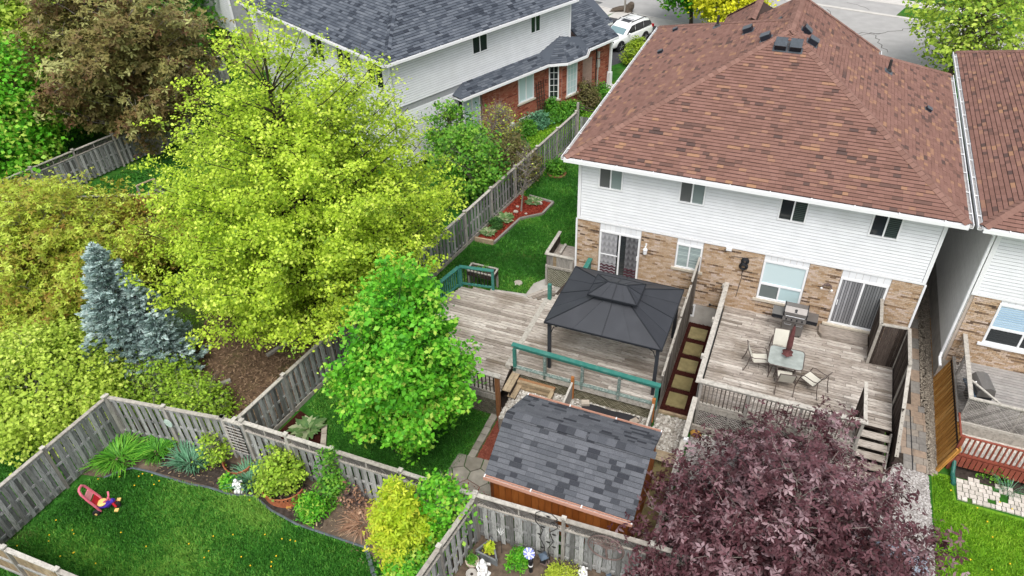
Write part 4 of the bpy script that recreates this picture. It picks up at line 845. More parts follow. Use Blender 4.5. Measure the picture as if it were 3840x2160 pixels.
fence('board_fence', 'grey shadow board fence along the left edge of the bottom lawn', (-12.12, -12.82), (-12.4, -19.8), 1.92, post_every=2.0, kick=True)
fence('side_fence', 'long grey shadow board fence beside the red mulch bed', (-7.02, -7.4), (-4.47, 13.4), 1.78, post_every=2.45, kick=True)
fence('side_fence', 'grey shadow board fence behind the dark hosta bed', (-7.5, -11.95), (-7.02, -7.5), 1.8, post_every=2.3, kick=True)
fence('lattice_fence', 'grey lattice topped fence on the far left below the bronze maple', (-29.3, -6.4), (-26.2, 6.6), 1.95, post_every=2.4, lattice=.28)
fence('board_fence', 'dark weathered fence behind the left lawn half hidden by leaves', (-28.9, -4.7), (-20.6, -1.2), 1.5, post_every=2.4, m=M_dark)
fence('lattice_fence', 'distant grey fence glimpsed under the trees at the upper left', (-33, 6.5), (-29.5, 14), 1.9, post_every=2.4, lattice=.28)
f = fence('board_fence', 'fresh brown fence crossing the bottom left picture corner', (-12.4, -18.06), (-6.6, -17.9), 1.75, post_every=1.75, both=False, m=M_tan)
g = thing('wooden_gate', 'grey gate panel with arched rail between fence end and house', 'gate', (-4.3, 13.5, 0))
part(g, 'tall_post', M_wood, lambda mb: mb.box((-.1, 0, 1.15), (.13, .13, 2.3)))
for i in range(7): part(g, 'gate_board', M_fence, lambda mb: mb.box((.12 + i * .155, 0, .75), (.14, .02, 1.5), None, rnd.random()))
for z in (2.05, 1.9): part(g, 'top_rail', M_dark, lambda mb: mb.bar((-.05, 0, z + .08), (1.4, 0, z - .08), .04, .05))

# ---------------------------------------------------------------- left deck with gazebo
DZ = 1.23
dk = thing('left_deck', 'weathered two level wooden deck with teal railings under the gazebo', 'deck', (0, 0, 0))
deckboards(dk, [(-.46, -5.98), (4.72, -5.98), (4.72, -.02), (-.05, -.02), (-.05, -1.4), (-.46, -1.9)], DZ, M_deckx)
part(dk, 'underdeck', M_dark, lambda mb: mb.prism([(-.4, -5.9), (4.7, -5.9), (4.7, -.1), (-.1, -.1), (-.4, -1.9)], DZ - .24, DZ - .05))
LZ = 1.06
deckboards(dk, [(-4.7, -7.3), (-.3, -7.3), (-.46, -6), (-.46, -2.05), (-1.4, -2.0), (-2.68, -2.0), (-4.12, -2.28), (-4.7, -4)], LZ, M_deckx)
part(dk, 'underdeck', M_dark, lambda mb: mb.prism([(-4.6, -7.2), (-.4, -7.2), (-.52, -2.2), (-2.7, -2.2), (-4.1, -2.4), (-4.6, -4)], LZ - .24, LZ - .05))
for a, b in (((-.47, -5.98), (-.47, -2.0)),): part(dk, 'step_board', M_rail, lambda mb: mb.span((-.62, -6.0, LZ), (-.42, -2.0, DZ + .012), .6))
# diagonal entry step towards the porch
st = [(-1.38, -2.0), (-.47, -2.0), (-.47, -.9), (-.52, -.88)]
for i in range(5): part(dk, 'entry_step_board', M_deckx, lambda mb: mb.bar((-1.35 + i * .2, -1.98 + i * .0, LZ + .02), (-.6 + i * .12, -1.0 - i * .2, LZ + .02), .15, .036, rnd.random()))
dw = Wall((0, -6.0, 0), (1, 0, 0), (0, -1, 0))
# front teal railing on posts, white weathered rim and lattice skirt
part(dk, 'teal_cap_rail', M_teal, lambda mb: mb.bar((-.33, -6.0, 2.3), (4.86, -6.0, 2.14), .17, .05))
part(dk, 'teal_top_rail', M_teal, lambda mb: mb.bar((-.2, -6.0, 2.2), (4.75, -6.0, 2.05), .05, .1))
for i, x in enumerate((-.24, .88, 2.22, 3.5, 4.76)):
    part(dk, 'rail_post', M_teal if i in (0, 4) else M_tealworn, lambda mb: mb.box((x, -6.02, 1.62 - .015 * i), (.11 if i in (0, 4) else .09, .1, 1.05)), label='worn grey and teal post' if 0 < i < 4 else None)
mtop = part(dk, 'rim_board', M_rail, lambda mb: mb.span((-.3, -6.07, 1.02), (4.8, -6.01, 1.25), .7)); part(dk, 'rim_top_board', M_tealworn, lambda mb: mb.span((-.28, -6.09, 1.27), (4.78, -5.95, 1.3), .7))
lattice_panel(dk, dw, -.15, 4.7, .12, 1.0, mat('mossy_lattice', [(.15, .14, .09), (.24, .22, .15), (.3, .28, .2)], rough=.95, namt=.3), step=.09, off=-.02)
part(dk, 'lattice_frame', M_rail, lambda mb: mb.span((-.15, -6.06, .03), (4.75, -6.0, .13), .2))
# lower platform rail by the green tree
lw = Wall((-4.7, -7.33, 0), (1, 0, 0), (0, -1, 0))
part(dk, 'cap_rail', M_rail, lambda mb: mb.span((-4.2, -7.42, 1.98), (-.22, -7.24, 2.02), .8))
part(dk, 'bottom_rail', M_rail, lambda mb: mb.span((-4.2, -7.36, 1.12), (-.4, -7.3, 1.2), .5)); part(dk, 'rim_board', M_wood, lambda mb: mb.span((-4.7, -7.36, .82), (-.3, -7.31, 1.05), .5))
balusters(dk, lw, .6, 4.25, 1.16, 1.97, M_dark, step=.145, name='dark_baluster')
for x in (-.34, -2.3, -4.2): part(dk, 'brown_post', M_brownw, lambda mb: mb.box((x, -7.33, 1.0), (.14, .12, 1.95), None, .1))
lattice_panel(dk, lw, 0, 4.3, .03, .82, mat('dim_lattice', [(.13, .12, .09), (.2, .185, .14)], rough=.95, namt=.3), step=.09)
# steps at the corner between the two levels
for i, (z, x) in enumerate(((1.0, -.27), (.72, -.1), (.44, .08))):
    for k in range(2): part(dk, 'step_tread', M_tan, lambda mb: mb.box((x + k * .15, -6.48 + .03 * i, z), (.14, 1.0, .04), None, rnd.uniform(.4, 1)))
    part(dk, 'step_riser', M_dark, lambda mb: mb.box((x + .2, -6.48 + .03 * i, z - .13), (.025, .98, .2)))
# teal railing at the back left corner
def tealrail(a, b, z0, z1):
    a, b = Vector(a), Vector(b); d = (b - a); L = d.length; d.normalize(); w = Wall(a, d, (d.y, -d.x, 0))
    part(dk, 'teal_cap_rail', M_teal, lambda mb: w.box(mb, -.05, L + .05, z1 - .04, z1, -.08, .08)); part(dk, 'teal_bottom_rail', M_teal, lambda mb: w.box(mb, 0, L, z0 + .07, z0 + .16, -.025, .025))
    for x in (0, L): part(dk, 'teal_post', M_teal, lambda mb: w.box(mb, x - .05, x + .05, z0 - .03, z1 - .041, -.048, .048))
    return w, L
w, L = tealrail((-4.15, -2.2, 0), (-2.82, -2.02, 0), LZ, 2.03); balusters(dk, w, .14, L - .1, LZ + .16, 1.98, M_metald, step=.14, s=.025)
w, L = tealrail((-4.65, -4.3, 0), (-4.2, -2.3, 0), LZ, 2.03); balusters(dk, w, .14, L - .1, LZ + .16, 1.98, M_teal, step=.13, s=.04)
part(dk, 'teal_short_post', M_teal, lambda mb: mb.box((-.42, -1.98, 1.5), (.13, .13, .9)))
part(dk, 'teal_house_rail', M_teal, lambda mb: mb.span((.52, -1.15, 2.12), (.7, -.06, 2.16)) and mb.span((.58, -1.1, 1.3), (.64, -.06, 2.11)))
# tall partition between the two decks (rough dark boards with pale cap)
pa = Wall((4.8, -.05, 0), (0, -1, 0), (1, 0, 0)); it = []
y = 0
while y < 5.5:
    zt = 3.15 - .17 * y + rnd.uniform(-.06, .06); it.append((pa.p(y + .07, (.6 + zt) / 2, rnd.choice((.0, .03))), (.135, .022, zt - .6), pa.R, rnd.random())); y += .125
pieces(dk, 'partition_board', it, M_balus)
for a, b, z0, z1 in ((0, 1.35, 3.22, 3.05), (1.4, 3.0, 2.92, 2.72), (3.05, 5.55, 2.68, 2.2)): part(dk, 'partition_cap', M_rail, lambda mb: mb.bar(pa.p(a, z0, .01), pa.p(b, z1, .01), .075, .035, .3))
part(dk, 'partition_foot', M_rail, lambda mb: mb.span((4.72, -5.6, .02), (4.78, -.05, .55), .2))

gz = thing('gazebo', 'dark grey metal hardtop gazebo with small raised top roof', 'gazebo', (2.72, -4.05, DZ))
GX, GY = 1.98, 1.66
for sx in (-1, 1):
    for sy in (-1, 1):
        if sy > 0 or True: part(gz, 'post', M_metal, lambda mb: mb.box((sx * 1.84, sy * 1.52, 1.04), (.11, .11, 2.08)))
        part(gz, 'corner_brace', M_metald, lambda mb: mb.tube([(sx * 1.8, sy * 1.52, 1.6), (sx * 1.7, sy * 1.52, 1.9), (sx * 1.4, sy * 1.52, 2.08)], .018, 5) and mb.tube([(sx * 1.84, sy * 1.48, 1.6), (sx * 1.84, sy * 1.4, 1.9), (sx * 1.84, sy * 1.1, 2.08)], .018, 5))
def ring4(mb, x, y, z, s=.07): [mb.span((-x, sy * y - s / 2, z - s / 2), (x, sy * y + s / 2, z + s / 2)) for sy in (-1, 1)]; [mb.span((sx * x - s / 2, -y + s / 2, z - s / 2), (sx * x + s / 2, y - s / 2, z + s / 2)) for sx in (-1, 1)]
part(gz, 'beam', M_metal, lambda mb: ring4(mb, 1.9, 1.58, 2.1) and None)
def hipframe(x0, y0, z0, x1, y1, z1, par, nm):
    c = [(-x0, -y0, z0), (x0, -y0, z0), (x0, y0, z0), (-x0, y0, z0)]; t = [(-x1, -y1, z1), (x1, -y1, z1), (x1, y1, z1), (-x1, y1, z1)]
    for i in range(4):
        j = (i + 1) % 4; c0, c1_, t1, t0 = map(Vector, (c[i], c[j], t[j], t[i]))
        n = 4 if i % 2 == 0 else 4
        for k in range(n):
            f0, f1 = k / n, (k + 1) / n; a, b, q, p = c0.lerp(c1_, f0), c0.lerp(c1_, f1), t0.lerp(t1, f1), t0.lerp(t1, f0)
            part(par, nm, M_metal, lambda mb: mb.slab([a, b, q, p], .015, rnd.random()))
            if k: part(par, 'roof_seam', M_metal, lambda mb: mb.bar(a + Vector((0, 0, .003)), p + Vector((0, 0, .003)), .012, .012, 1))
        part(par, 'hip_rib', M_metald, lambda mb: mb.bar(c0 + Vector((0, 0, .008)), t0 + Vector((0, 0, .008)), .035, .022))
        mlo, mhi = c0.lerp(c1_, .5), t0.lerp(t1, .5); part(par, 'middle_rib', M_metald, lambda mb: mb.bar(mlo + Vector((0, 0, .006)), mhi + Vector((0, 0, .006)), .03, .016))
        part(par, 'eave_edge', M_metald, lambda mb: mb.bar(c0 - Vector((0, 0, .02)), c1_ - Vector((0, 0, .02)), .03, .06))
hipframe(GX, GY, 2.16, .55, .42, 2.72, gz, 'roof_panel')
hipframe(.84, .6, 2.86, .34, .03, 3.1, gz, 'top_roof_panel')
part(gz, 'top_support', M_metald, lambda mb: mb.span((-.5, -.38, 2.68), (.5, .38, 2.88)))
part(gz, 'ridge', M_metald, lambda mb: mb.bar((-.35, 0, 3.1), (.35, 0, 3.1), .05, .025))

# ---------------------------------------------------------------- right deck
rd = thing('right_deck', 'weathered wooden deck with dining table, baluster rail and dark privacy screen', 'deck', (0, 0, 0))
deckboards(rd, [(6.02, -5.44), (11.0, -5.44), (11.0, -4.44), (11.95, -4.44), (11.95, -.05), (6.02, -.05)], DZ, M_deckx, lens=(.6, 2.0))
part(rd, 'underdeck', M_dark, lambda mb: mb.span((6.1, -5.35, DZ - .22), (10.9, -.1, DZ - .05)) and mb.span((10.9, -4.35, DZ - .22), (11.9, -.1, DZ - .05)))
fw = Wall((6.0, -5.47, 0), (1, 0, 0), (0, -1, 0))
part(rd, 'cap_rail', M_rail, lambda mb: mb.span((6.02, -5.56, 2.28), (11.02, -5.38, 2.32), .8)); part(rd, 'top_rail', M_rail, lambda mb: mb.span((6.05, -5.49, 2.17), (10.9, -5.45, 2.27), .5))
part(rd, 'bottom_rail', M_rail, lambda mb: mb.span((6.05, -5.5, 1.28), (10.95, -5.44, 1.35), .5)); part(rd, 'rim_board', M_rail, lambda mb: mb.span((6.0, -5.5, 1.0), (11.0, -5.46, 1.24), .3))
balusters(rd, fw, .2, 4.9, 1.34, 2.2, M_balus, step=.128, s=.036)
for x in (6.06, 7.55, 9.15, 10.9): part(rd, 'rail_post', M_wood, lambda mb: mb.box((x, -5.47, 1.63), (.09, .09, 1.3), None, .4))
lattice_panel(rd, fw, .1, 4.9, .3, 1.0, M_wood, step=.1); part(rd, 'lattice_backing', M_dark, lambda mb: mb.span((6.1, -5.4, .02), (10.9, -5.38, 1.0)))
for x in (6.08, 7.1, 8.4, 9.8, 10.95): part(rd, 'skirt_post', M_wood, lambda mb: mb.box((x, -5.49, .62), (.09, .05, .76), None, .3))
part(rd, 'kick_board', M_rail, lambda mb: mb.span((5.98, -5.58, .02), (11.0, -5.5, .3), .3))
sk = Wall((11.0, -5.44, 0), (0, 1, 0), (1, 0, 0))
# side wall on the left of the right deck: broad cap with boards beneath, running on as a low fence
lw2 = Wall((5.97, -.05, 0), (0, -1, 0), (-1, 0, 0)); it = []; y = 0
while y < 5.4: it.append((lw2.p(y + .07, 1.05, 0), (.135, .022, 2.05), lw2.R, rnd.random())); y += .14
pieces(rd, 'side_board', it, M_fence)
part(rd, 'side_cap', M_rail, lambda mb: mb.bar((5.95, -.06, 2.34), (5.95, -5.5, 2.22), .17, .045, .7))
for y in (-.12, -2.2, -4.2): part(rd, 'cap_block', M_rail, lambda mb: mb.box((5.84, y, 2.2), (.09, .12, .16), None, 1))
# privacy screen
def screen(a, b, z0, za, zb, m=M_dark, cap=True, capm=M_rail):
    a, b = Vector((*a, 0)), Vector((*b, 0)); d = (b - a); L = d.length; d.normalize(); w = Wall(a, d, (d.y, -d.x, 0)); it = []; k = max(1, int(L / .14))
    for i in range(k): zt = za + (zb - za) * (i + .5) / k; it.append((w.p((i + .5) * L / k, (z0 + zt) / 2, rnd.choice((-.006, .006))), (L / k - .008, .022, zt - z0), w.R, rnd.random()))
    pieces(rd, 'screen_board', it, m)
    if cap: part(rd, 'screen_cap', capm, lambda mb: mb.bar(a + Vector((0, 0, za + .02)), b + Vector((0, 0, zb + .02)), .11, .04, rnd.random()))
screen((11.13, -.06), (11.13, -1.46), .9, 2.98, 2.98); screen((11.13, -1.47), (11.97, -1.4), .9, 2.98, 2.98); screen((11.99, -1.4), (12.0, -3.15), .6, 2.98, 2.96)
screen((12.0, -3.17), (12.02, -4.4), .3, 2.9, 2.2); screen((12.04, -4.2), (12.1, -5.45), .15, 2.2, 1.15)
screen((10.86, -3.95), (10.93, -5.42), 1.23, 2.5, 2.32)
for x, y in ((11.13, -1.46), (11.98, -1.38), (12.0, -3.16)): part(rd, 'screen_post', M_rail, lambda mb: mb.box((x, y, 2.02), (.09, .09, 1.95), None, .2))
for i in range(5):
    z = DZ - .04 - .235 * (i + 1) * .94; y = -4.5 - .235 * i
    part(rd, 'stair_tread', M_deckx, lambda mb: mb.box((11.5, y - .1, z), (.95, .27, .045), None, rnd.uniform(.5, .9)))
for x in (11.03, 11.97): part(rd, 'stringer', M_wood, lambda mb: mb.bar((x, -4.4, DZ - .2), (x, -5.7, .02), .045, .24, .3))
part(rd, 'door_step', M_deckx, lambda mb: mb.prism([(9.42, -.06), (9.42, -.5), (9.55, -.68), (11.08, -.68), (11.08, -.06)], DZ, DZ + .15, .3))
ps = [(5.2, -.7), (5.23, -1.62), (5.26, -2.5), (5.27, -3.42), (5.3, -4.4)]
for i, y in enumerate((-.66, -1.6, -2.55, -3.5, -4.42)):
    g = part(None, 'stepping_stone', M_slabm, lambda mb: mb.box((0, 0, .03), (.66, .66, .05), None, rnd.random())); g.location = (5.26, y + .0, .022)
    tag(g, 'mossy square stepping stone on dark red mulch, ' + ('nearest the foundation wall', 'second from the foundation wall', 'middle of the row of five', 'second from the pebbles', 'nearest the pebbles')[i], 'stepping stone', 'stepping stones between the decks')
o = part(None, 'edging_timber', M_tan, lambda mb: mb.box((0, 0, .05), (1.12, .09, .11))); o.location = (5.32, -5.12, 0); tag(o, 'long timber edging between dark mulch path and pebbles', 'timber')
# fence line continuing from the right deck
fc = thing('low_dividing_fence', 'pale capped low fence between pebbles and purple tree', 'fence', (5.95, -5.52, 0), R_(-90))
it = []; y = .08
while y < 6.1: it.append((Vector((y, rnd.choice((-.02, .02)), .55), ), (.135, .02, 1.1), None, rnd.random())); y += .145
pieces(fc, 'fence_board', it, M_fence)
part(fc, 'cap_rail', M_rail, lambda mb: mb.bar((0, 0, 1.55), (1.55, 0, 1.27), .16, .045, .8)); part(fc, 'cap_rail', M_rail, lambda mb: mb.bar((1.6, 0, 1.17), (6.2, 0, 1.17), .16, .045, .8))
part(fc, 'post_cap', M_white, lambda mb: mb.box((1.58, .06, 1.22), (.14, .14, .12)))
for x in (.05, 1.58, 4.0): part(fc, 'post', M_rail, lambda mb: mb.box((x, 0, .6), (.1, .1, 1.15)))
# ---------------------------------------------------------------- shed
sh = thing('garden_shed', 'orange brown garden shed with grey shingled gable roof', 'shed', (3.15, -9.55, 0))
part(sh, 'wall', M_shedtrim, lambda mb: mb.span((-2.1, -1.43, 0), (2.1, 1.45, 2.02)))
for i in range(20): part(sh, 'wall_panel', M_shed, lambda mb: mb.box((-1.98 + i * .208, -1.44, 1.0), (.196, .03, 2.0), None, rnd.random()))
for s in (-1, 1):
    part(sh, 'corner_trim', M_shedtrim, lambda mb: mb.box((s * 2.09, -1.445, 1.0), (.1, .05, 2.02)))
    for i in range(13): part(sh, 'side_panel', M_shed, lambda mb: mb.box((s * 2.105, -1.3 + i * .215, 1.1), (.03, .2, 2.2 + .0), None, rnd.random()))
part(sh, 'gable', M_shed, lambda mb: [mb.add([(s * 2.08, -1.43, 2.0), (s * 2.08, 1.45, 2.0), (s * 2.08, 0, 2.85)], [(0, 1, 2) if s > 0 else (2, 1, 0)]) for s in (-1, 1)] and None)
yr, zr, ye, ze = 0.02, 2.98, -1.66, 2.1; yb = 1.66
RX = 2.2
def shroof(mb):
    mb.slab([(-RX, ye, ze), (RX, ye, ze), (RX, yr - .3, zr - .12), (-RX, yr - .3, zr - .12)], .05); mb.slab([(-RX, yr - .3, zr - .12), (RX, yr - .3, zr - .12), (RX, yr, zr), (-RX, yr, zr)], .05)
    mb.slab([(RX, yb, ze), (-RX, yb, ze), (-RX, yr, zr), (RX, yr, zr)], .05)
srf = part(sh, 'roof', M_greysh, shroof)
def gtint():
    return rnd.uniform(0, .3) if rnd.random() < .17 else rnd.uniform(.5, 1)
a = math.atan2(zr - .12 - ze, yr - .3 - ye); L = math.hypot(zr - .12 - ze, yr - .3 - ye)
shingles(srf, (-RX, ye, ze), (1, 0, 0), (0, math.cos(a), math.sin(a)), [(0, 0), (2 * RX, 0), (2 * RX, L), (0, L)], M_greysh, tintf=gtint, hrow=.145, wid=(.16, .42), limit=210)
a = math.atan2(.12, .3); shingles(srf, (-RX, yr - .3, zr - .12), (1, 0, 0), (0, math.cos(a), math.sin(a)), [(0, 0), (2 * RX, 0), (2 * RX, .32), (0, .32)], M_greysh, tintf=gtint, hrow=.15, wid=(.2, .42), limit=30)
a = math.atan2(zr - ze, yb - yr); L = math.hypot(zr - ze, yb - yr)
shingles(srf, (RX, yb, ze), (-1, 0, 0), (0, -math.cos(a), math.sin(a)), [(0, 0), (2 * RX, 0), (2 * RX, L), (0, L)], M_greysh, tintf=gtint, hrow=.145, wid=(.16, .42), limit=60)
it = [((-1.75 + i * .27, .0, zr + .03 + rnd.uniform(0, .008)), (.33, .26, .014), Matrix.Rotation(.06, 3, 'Y'), gtint()) for i in range(8)] + [((.55 + i * .27, .0, zr + .03), (.33, .26, .014), Matrix.Rotation(.06, 3, 'Y'), gtint()) for i in range(7)]
pieces(srf, 'ridge_cap', it, M_greysh)
for y, s in ((ye, -1), (yb, 1)):
    g = gutter(sh, (-RX, y, ze), (RX, y, ze), m=M_copper, out=(0, s, 0), hang=False, w=.1)
    for x in (-RX + .03, -.75, .75, RX - .03): part(g, 'gutter_hanger', M_white, lambda mb: mb.box((x, y + s * .05, ze + .012), (.035, .12, .02)))
o = part(None, 'garden_bench_step', M_tan, lambda mb: [mb.box((0, y, .42), (.72, .15, .04), None, .9) for y in (-.09, .08)] and mb.box((-.3, 0, .2), (.06, .26, .4)) and mb.box((.3, 0, .2), (.06, .26, .4))); o.location = (5.45, -7.35, -.05); tag(o, 'small pale timber step between shed and low fence', 'timber step')
o = part(None, 'retaining_timber', M_tan, lambda mb: mb.box((0, 0, .05), (.95, .12, .12)) and mb.box((0, -.07, -.02), (.95, .04, .3), None, .1)); o.location = (5.45, -6.92, 0); tag(o, 'short timber edge where the pebbles end beside the shed roof', 'timber')

# ---------------------------------------------------------------- right deck furniture
tb = thing('patio_table', 'frosted glass patio table with taupe frame and rounded corners', 'table', (8.46, -3.0, DZ))
def rrect(x, y, r, n=5):
    return [(sx * (x - r) + r * math.cos(a), sy * (y - r) + r * math.sin(a)) for sx, sy, a0 in ((1, 1, 0), (-1, 1, 90), (-1, -1, 180), (1, -1, 270)) for a in [R_(a0 + 90 * i / n) for i in range(n + 1)]]
part(tb, 'glass_top', M_tableg, lambda mb: mb.prism(rrect(.56, .49, .14), .7, .712, .6))
part(tb, 'rim', M_chairf, lambda mb: mb.tube([(x, y, .706) for x, y in rrect(.57, .5, .15)] + [(.57, .35, .706)], .018, 6, cap=False))
for sx in (-1, 1):
    for sy in (-1, 1): part(tb, 'leg', M_chairf, lambda mb: mb.tube([(sx * .06, sy * .05, .66), (sx * .2, sy * .14, .66), (sx * .38, sy * .33, .45), (sx * .44, sy * .4, 0)], .018, 6))
part(tb, 'hub', M_chairf, lambda mb: mb.lathe((0, 0, .6), [(.06, 0), (.07, .06), (.05, .095)], 10))
um = thing('parasol', 'closed maroon parasol standing through the glass table', 'parasol', (8.46, -3.0, DZ))
part(um, 'pole', M_chairf, lambda mb: mb.tube([(0, 0, .02), (.0, .05, 2.1)], .02, 8)); part(um, 'base', M_chairf, lambda mb: mb.lathe((0, 0, 0), [(.22, 0), (.22, .04), (.05, .09), (.03, .3)], 12))
def cloth(mb):
    n = 12; prof = [(.028, 2.1), (.06, 1.9), (.085, 1.6), (.1, 1.3), (.085, 1.12), (.05, 1.06), (.12, .98), (.17, .86)]; vs = []
    for i, (r, z) in enumerate(prof):
        for j in range(n): q = r * (1 + (.25 if j % 2 else -.2) * (i / 7)); vs.append((q * math.cos(6.283 * j / n), q * math.sin(6.283 * j / n) + .05 * z / 2.1, z + (.05 if j % 2 and i == 7 else 0)))
    mb.add(vs, [((i + 1) * n + j, (i + 1) * n + (j + 1) % n, i * n + (j + 1) % n, i * n + j) for i in range(7) for j in range(n)])
part(um, 'canopy', M_maroon, cloth, smooth=True); part(um, 'tie_band', M_maroon, lambda mb: mb.lathe((0, .026, 1.04), [(.055, 0), (.062, .02), (.055, .04)], 10)); part(um, 'finial', M_black, lambda mb: mb.ball((0, .05, 2.13), .03, 6, 4))
def chair(label):
    c = thing('patio_chair', label, 'chair', (0, 0, 0), 0, 'sling chairs round the glass table')
    # faces +y (towards the table)
    sl_ = [(.27, .42), (0, .4), (-.22, .38)]
    part(c, 'seat', M_cream, lambda mb: mb.slab([(-.235, -.2, .37), (.235, -.2, .37), (.235, .05, .385), (.235, .27, .42), (-.235, .27, .42), (-.235, .05, .385)], .014, .6))
    part(c, 'backrest', M_cream, lambda mb: mb.slab([(-.235, -.21, .38), (-.235, -.33, .66), (-.235, -.44, .92), (.235, -.44, .92), (.235, -.33, .66), (.235, -.21, .38)], .014, .8))
    for s in (-1, 1):
        part(c, 'side_frame', M_chairf, lambda mb: mb.tube([(s * .25, .28, .42), (s * .25, -.19, .37), (s * .25, -.26, .45), (s * .25, -.45, .94)], .016, 6))
        part(c, 'arm', M_chairf, lambda mb: mb.tube([(s * .29, .36, .0), (s * .29, .3, .35), (s * .29, .24, .58), (s * .29, .12, .63), (s * .29, -.2, .62), (s * .27, -.34, .66)], .017, 6))
        part(c, 'rear_leg', M_chairf, lambda mb: mb.tube([(s * .28, -.36, .64), (s * .29, -.4, .3), (s * .29, -.5, 0)], .017, 6))
    part(c, 'crossbar', M_chairf, lambda mb: mb.tube([(-.25, .28, .42), (.25, .28, .42)], .014, 6) and mb.tube([(-.25, -.45, .93), (.25, -.45, .93)], .016, 6))
    return c
def copy_tree(o, parent=None):
    c = o.copy(); COL.objects.link(c); c.parent = parent
    for ch in list(o.children): copy_tree(ch, c)
    return c
ch0 = chair('cream sling chair with its back to the baluster rail, in front of the glass table')
ch0.location = (8.55, -3.62, DZ); ch0.rotation_euler = (0, 0, R_(8))
for x, y, rz, lab in ((7.62, -2.98, -78, 'cream sling chair on the left of the glass table, turned sideways'), (9.4, -3.42, 58, 'cream sling chair on the right of the glass table, pulled out'), (8.22, -2.25, 186, 'cream sling chair between the glass table and the barbecue')):
    c = copy_tree(ch0); c['label'] = lab; c.location = (x, y, DZ); c.rotation_euler = (0, 0, R_(rz))
bq = thing('gas_barbecue', 'stainless steel gas barbecue with two side shelves by the brick wall', 'barbecue', (8.5, -.72, DZ))
part(bq, 'cabinet', M_steel, lambda mb: mb.span((-.36, -.27, .08), (.36, .27, .72)))
for s in (-1, 1):
    part(bq, 'door', M_steel, lambda mb: mb.span((s * .18 - .172, -.292, .1), (s * .18 + .172, -.272, .68), .8)); part(bq, 'door_handle', M_rim, lambda mb: mb.tube([(s * .18 - .11, -.29, .6), (s * .18 - .1, -.34, .58), (s * .18 + .1, -.34, .58), (s * .18 + .11, -.29, .6)], .013, 6))
    part(bq, 'side_shelf', M_steel, lambda mb: mb.span((s * .39, -.26, .84), (s * .78, .24, .875), .9)); part(bq, 'shelf_front', M_black, lambda mb: mb.span((s * .39, -.29, .73), (s * .77, -.262, .87)))
    part(bq, 'shelf_handle', M_black, lambda mb: mb.tube([(s * .45, -.29, .8), (s * .46, -.33, .8), (s * .7, -.33, .8), (s * .71, -.29, .8)], .012, 6))
    part(bq, 'lid_end', M_black, lambda mb: mb.add([(s * .37 + dx, y, z) for dx in (0, s * .035) for y, z in ((-.3, .9), (-.28, 1.1), (-.12, 1.26), (.1, 1.28), (.26, 1.12), (.28, .9))], [(0, 1, 2, 3, 4, 5), (11, 10, 9, 8, 7, 6)] + [(i, (i + 1) % 6, 6 + (i + 1) % 6, 6 + i) for i in range(6)]))
    for k in range(2): part(bq, 'castor', M_black, lambda mb: mb.ball((s * .3, -.2 + k * .4, .04), .04, 6, 4))
part(bq, 'control_panel', M_steel, lambda mb: mb.slab([(-.4, -.33, .73), (.4, -.33, .73), (.4, -.29, .9), (-.4, -.29, .9)], .3, .7))
for i in range(4): part(bq, 'knob', M_black, lambda mb: mb.tube([(-.27 + i * .18, -.31, .82), (-.27 + i * .18, -.36, .815)], .026, 8))
def lid(mb):
    pr = [(-.29, .9), (-.275, 1.08), (-.12, 1.24), (.1, 1.26), (.25, 1.1), (.27, .9)]; n = len(pr)
    mb.add([(x, y, z) for x in (-.37, .37) for y, z in pr], [(i, i + 1, n + i + 1, n + i) for i in range(n - 1)] + [tuple(range(n))[::-1], tuple(range(n, 2 * n))], .7)
ld = part(bq, 'lid', M_steel, lid); part(ld, 'thermometer', M_black, lambda mb: mb.tube([(0, -.2, 1.16), (0, -.225, 1.18)], .05, 10)); part(ld, 'badge', M_black, lambda mb: mb.slab([(-.06, -.262, 1.1), (.06, -.262, 1.1), (0, -.225, 1.145)], .008)); part(ld, 'lid_handle', M_rim, lambda mb: mb.tube([(-.33, -.28, .96), (-.32, -.36, .98), (.32, -.36, .98), (.33, -.28, .96)], .017, 8))

# ---------------------------------------------------------------- things between the decks and shed
o = part(None, 'rubber_mat', M_tarp, lambda mb: mb.add([(x + rnd.uniform(-.01, .01), y + rnd.uniform(-.01, .01), .075 + .02 * math.sin(x * 5) * math.cos(y * 9)) for y in (0, -.16, -.32, -.5) for x in (0, .3, .65, 1.0, 1.3, 1.6, 1.93)], [(j * 7 + i, (j + 1) * 7 + i, (j + 1) * 7 + i + 1, j * 7 + i + 1) for j in range(3) for i in range(6)])); o.location = (2.39, -6.22, .58); tag(o, 'black sheet lying on the pebbles weighed down by two blocks', 'ground sheet')
o.modifiers.new('t', 'SOLIDIFY').thickness = .03
for i, (x, y, a, l) in enumerate(((2.45, -6.28, 20, 'pale concrete block on the left end of the black sheet'), (4.22, -6.5, 50, 'brown paver block on the right end of the black sheet'))):
    o = part(None, 'concrete_block', M_block, lambda mb: mb.box((0, 0, .06), (.27, .2, .1), None, 1 - i)); o.location = (x, y, .66); o.rotation_euler = (.1, 0, R_(a)); tag(o, l, 'concrete block')
tbx = thing('timber_bed_frame', 'brown timber raised frame holding pebbles below the deck lattice', 'raised bed', (.6, -6.6, .5))
for a, b, z in (((-.72, .36), (.68, .36), .3), ((.66, .3), (.66, -.3), .3), ((-.72, .26), (.62, .26), .12)): part(tbx, 'timber', M_tan, lambda mb: mb.bar((*a, z), (*b, z), .13, .14, rnd.random()))
part(tbx, 'rusty_edge_timber', M_brownw, lambda mb: mb.bar((-.72, .46, .33), (.7, .46, .33), .1, .1, .6))
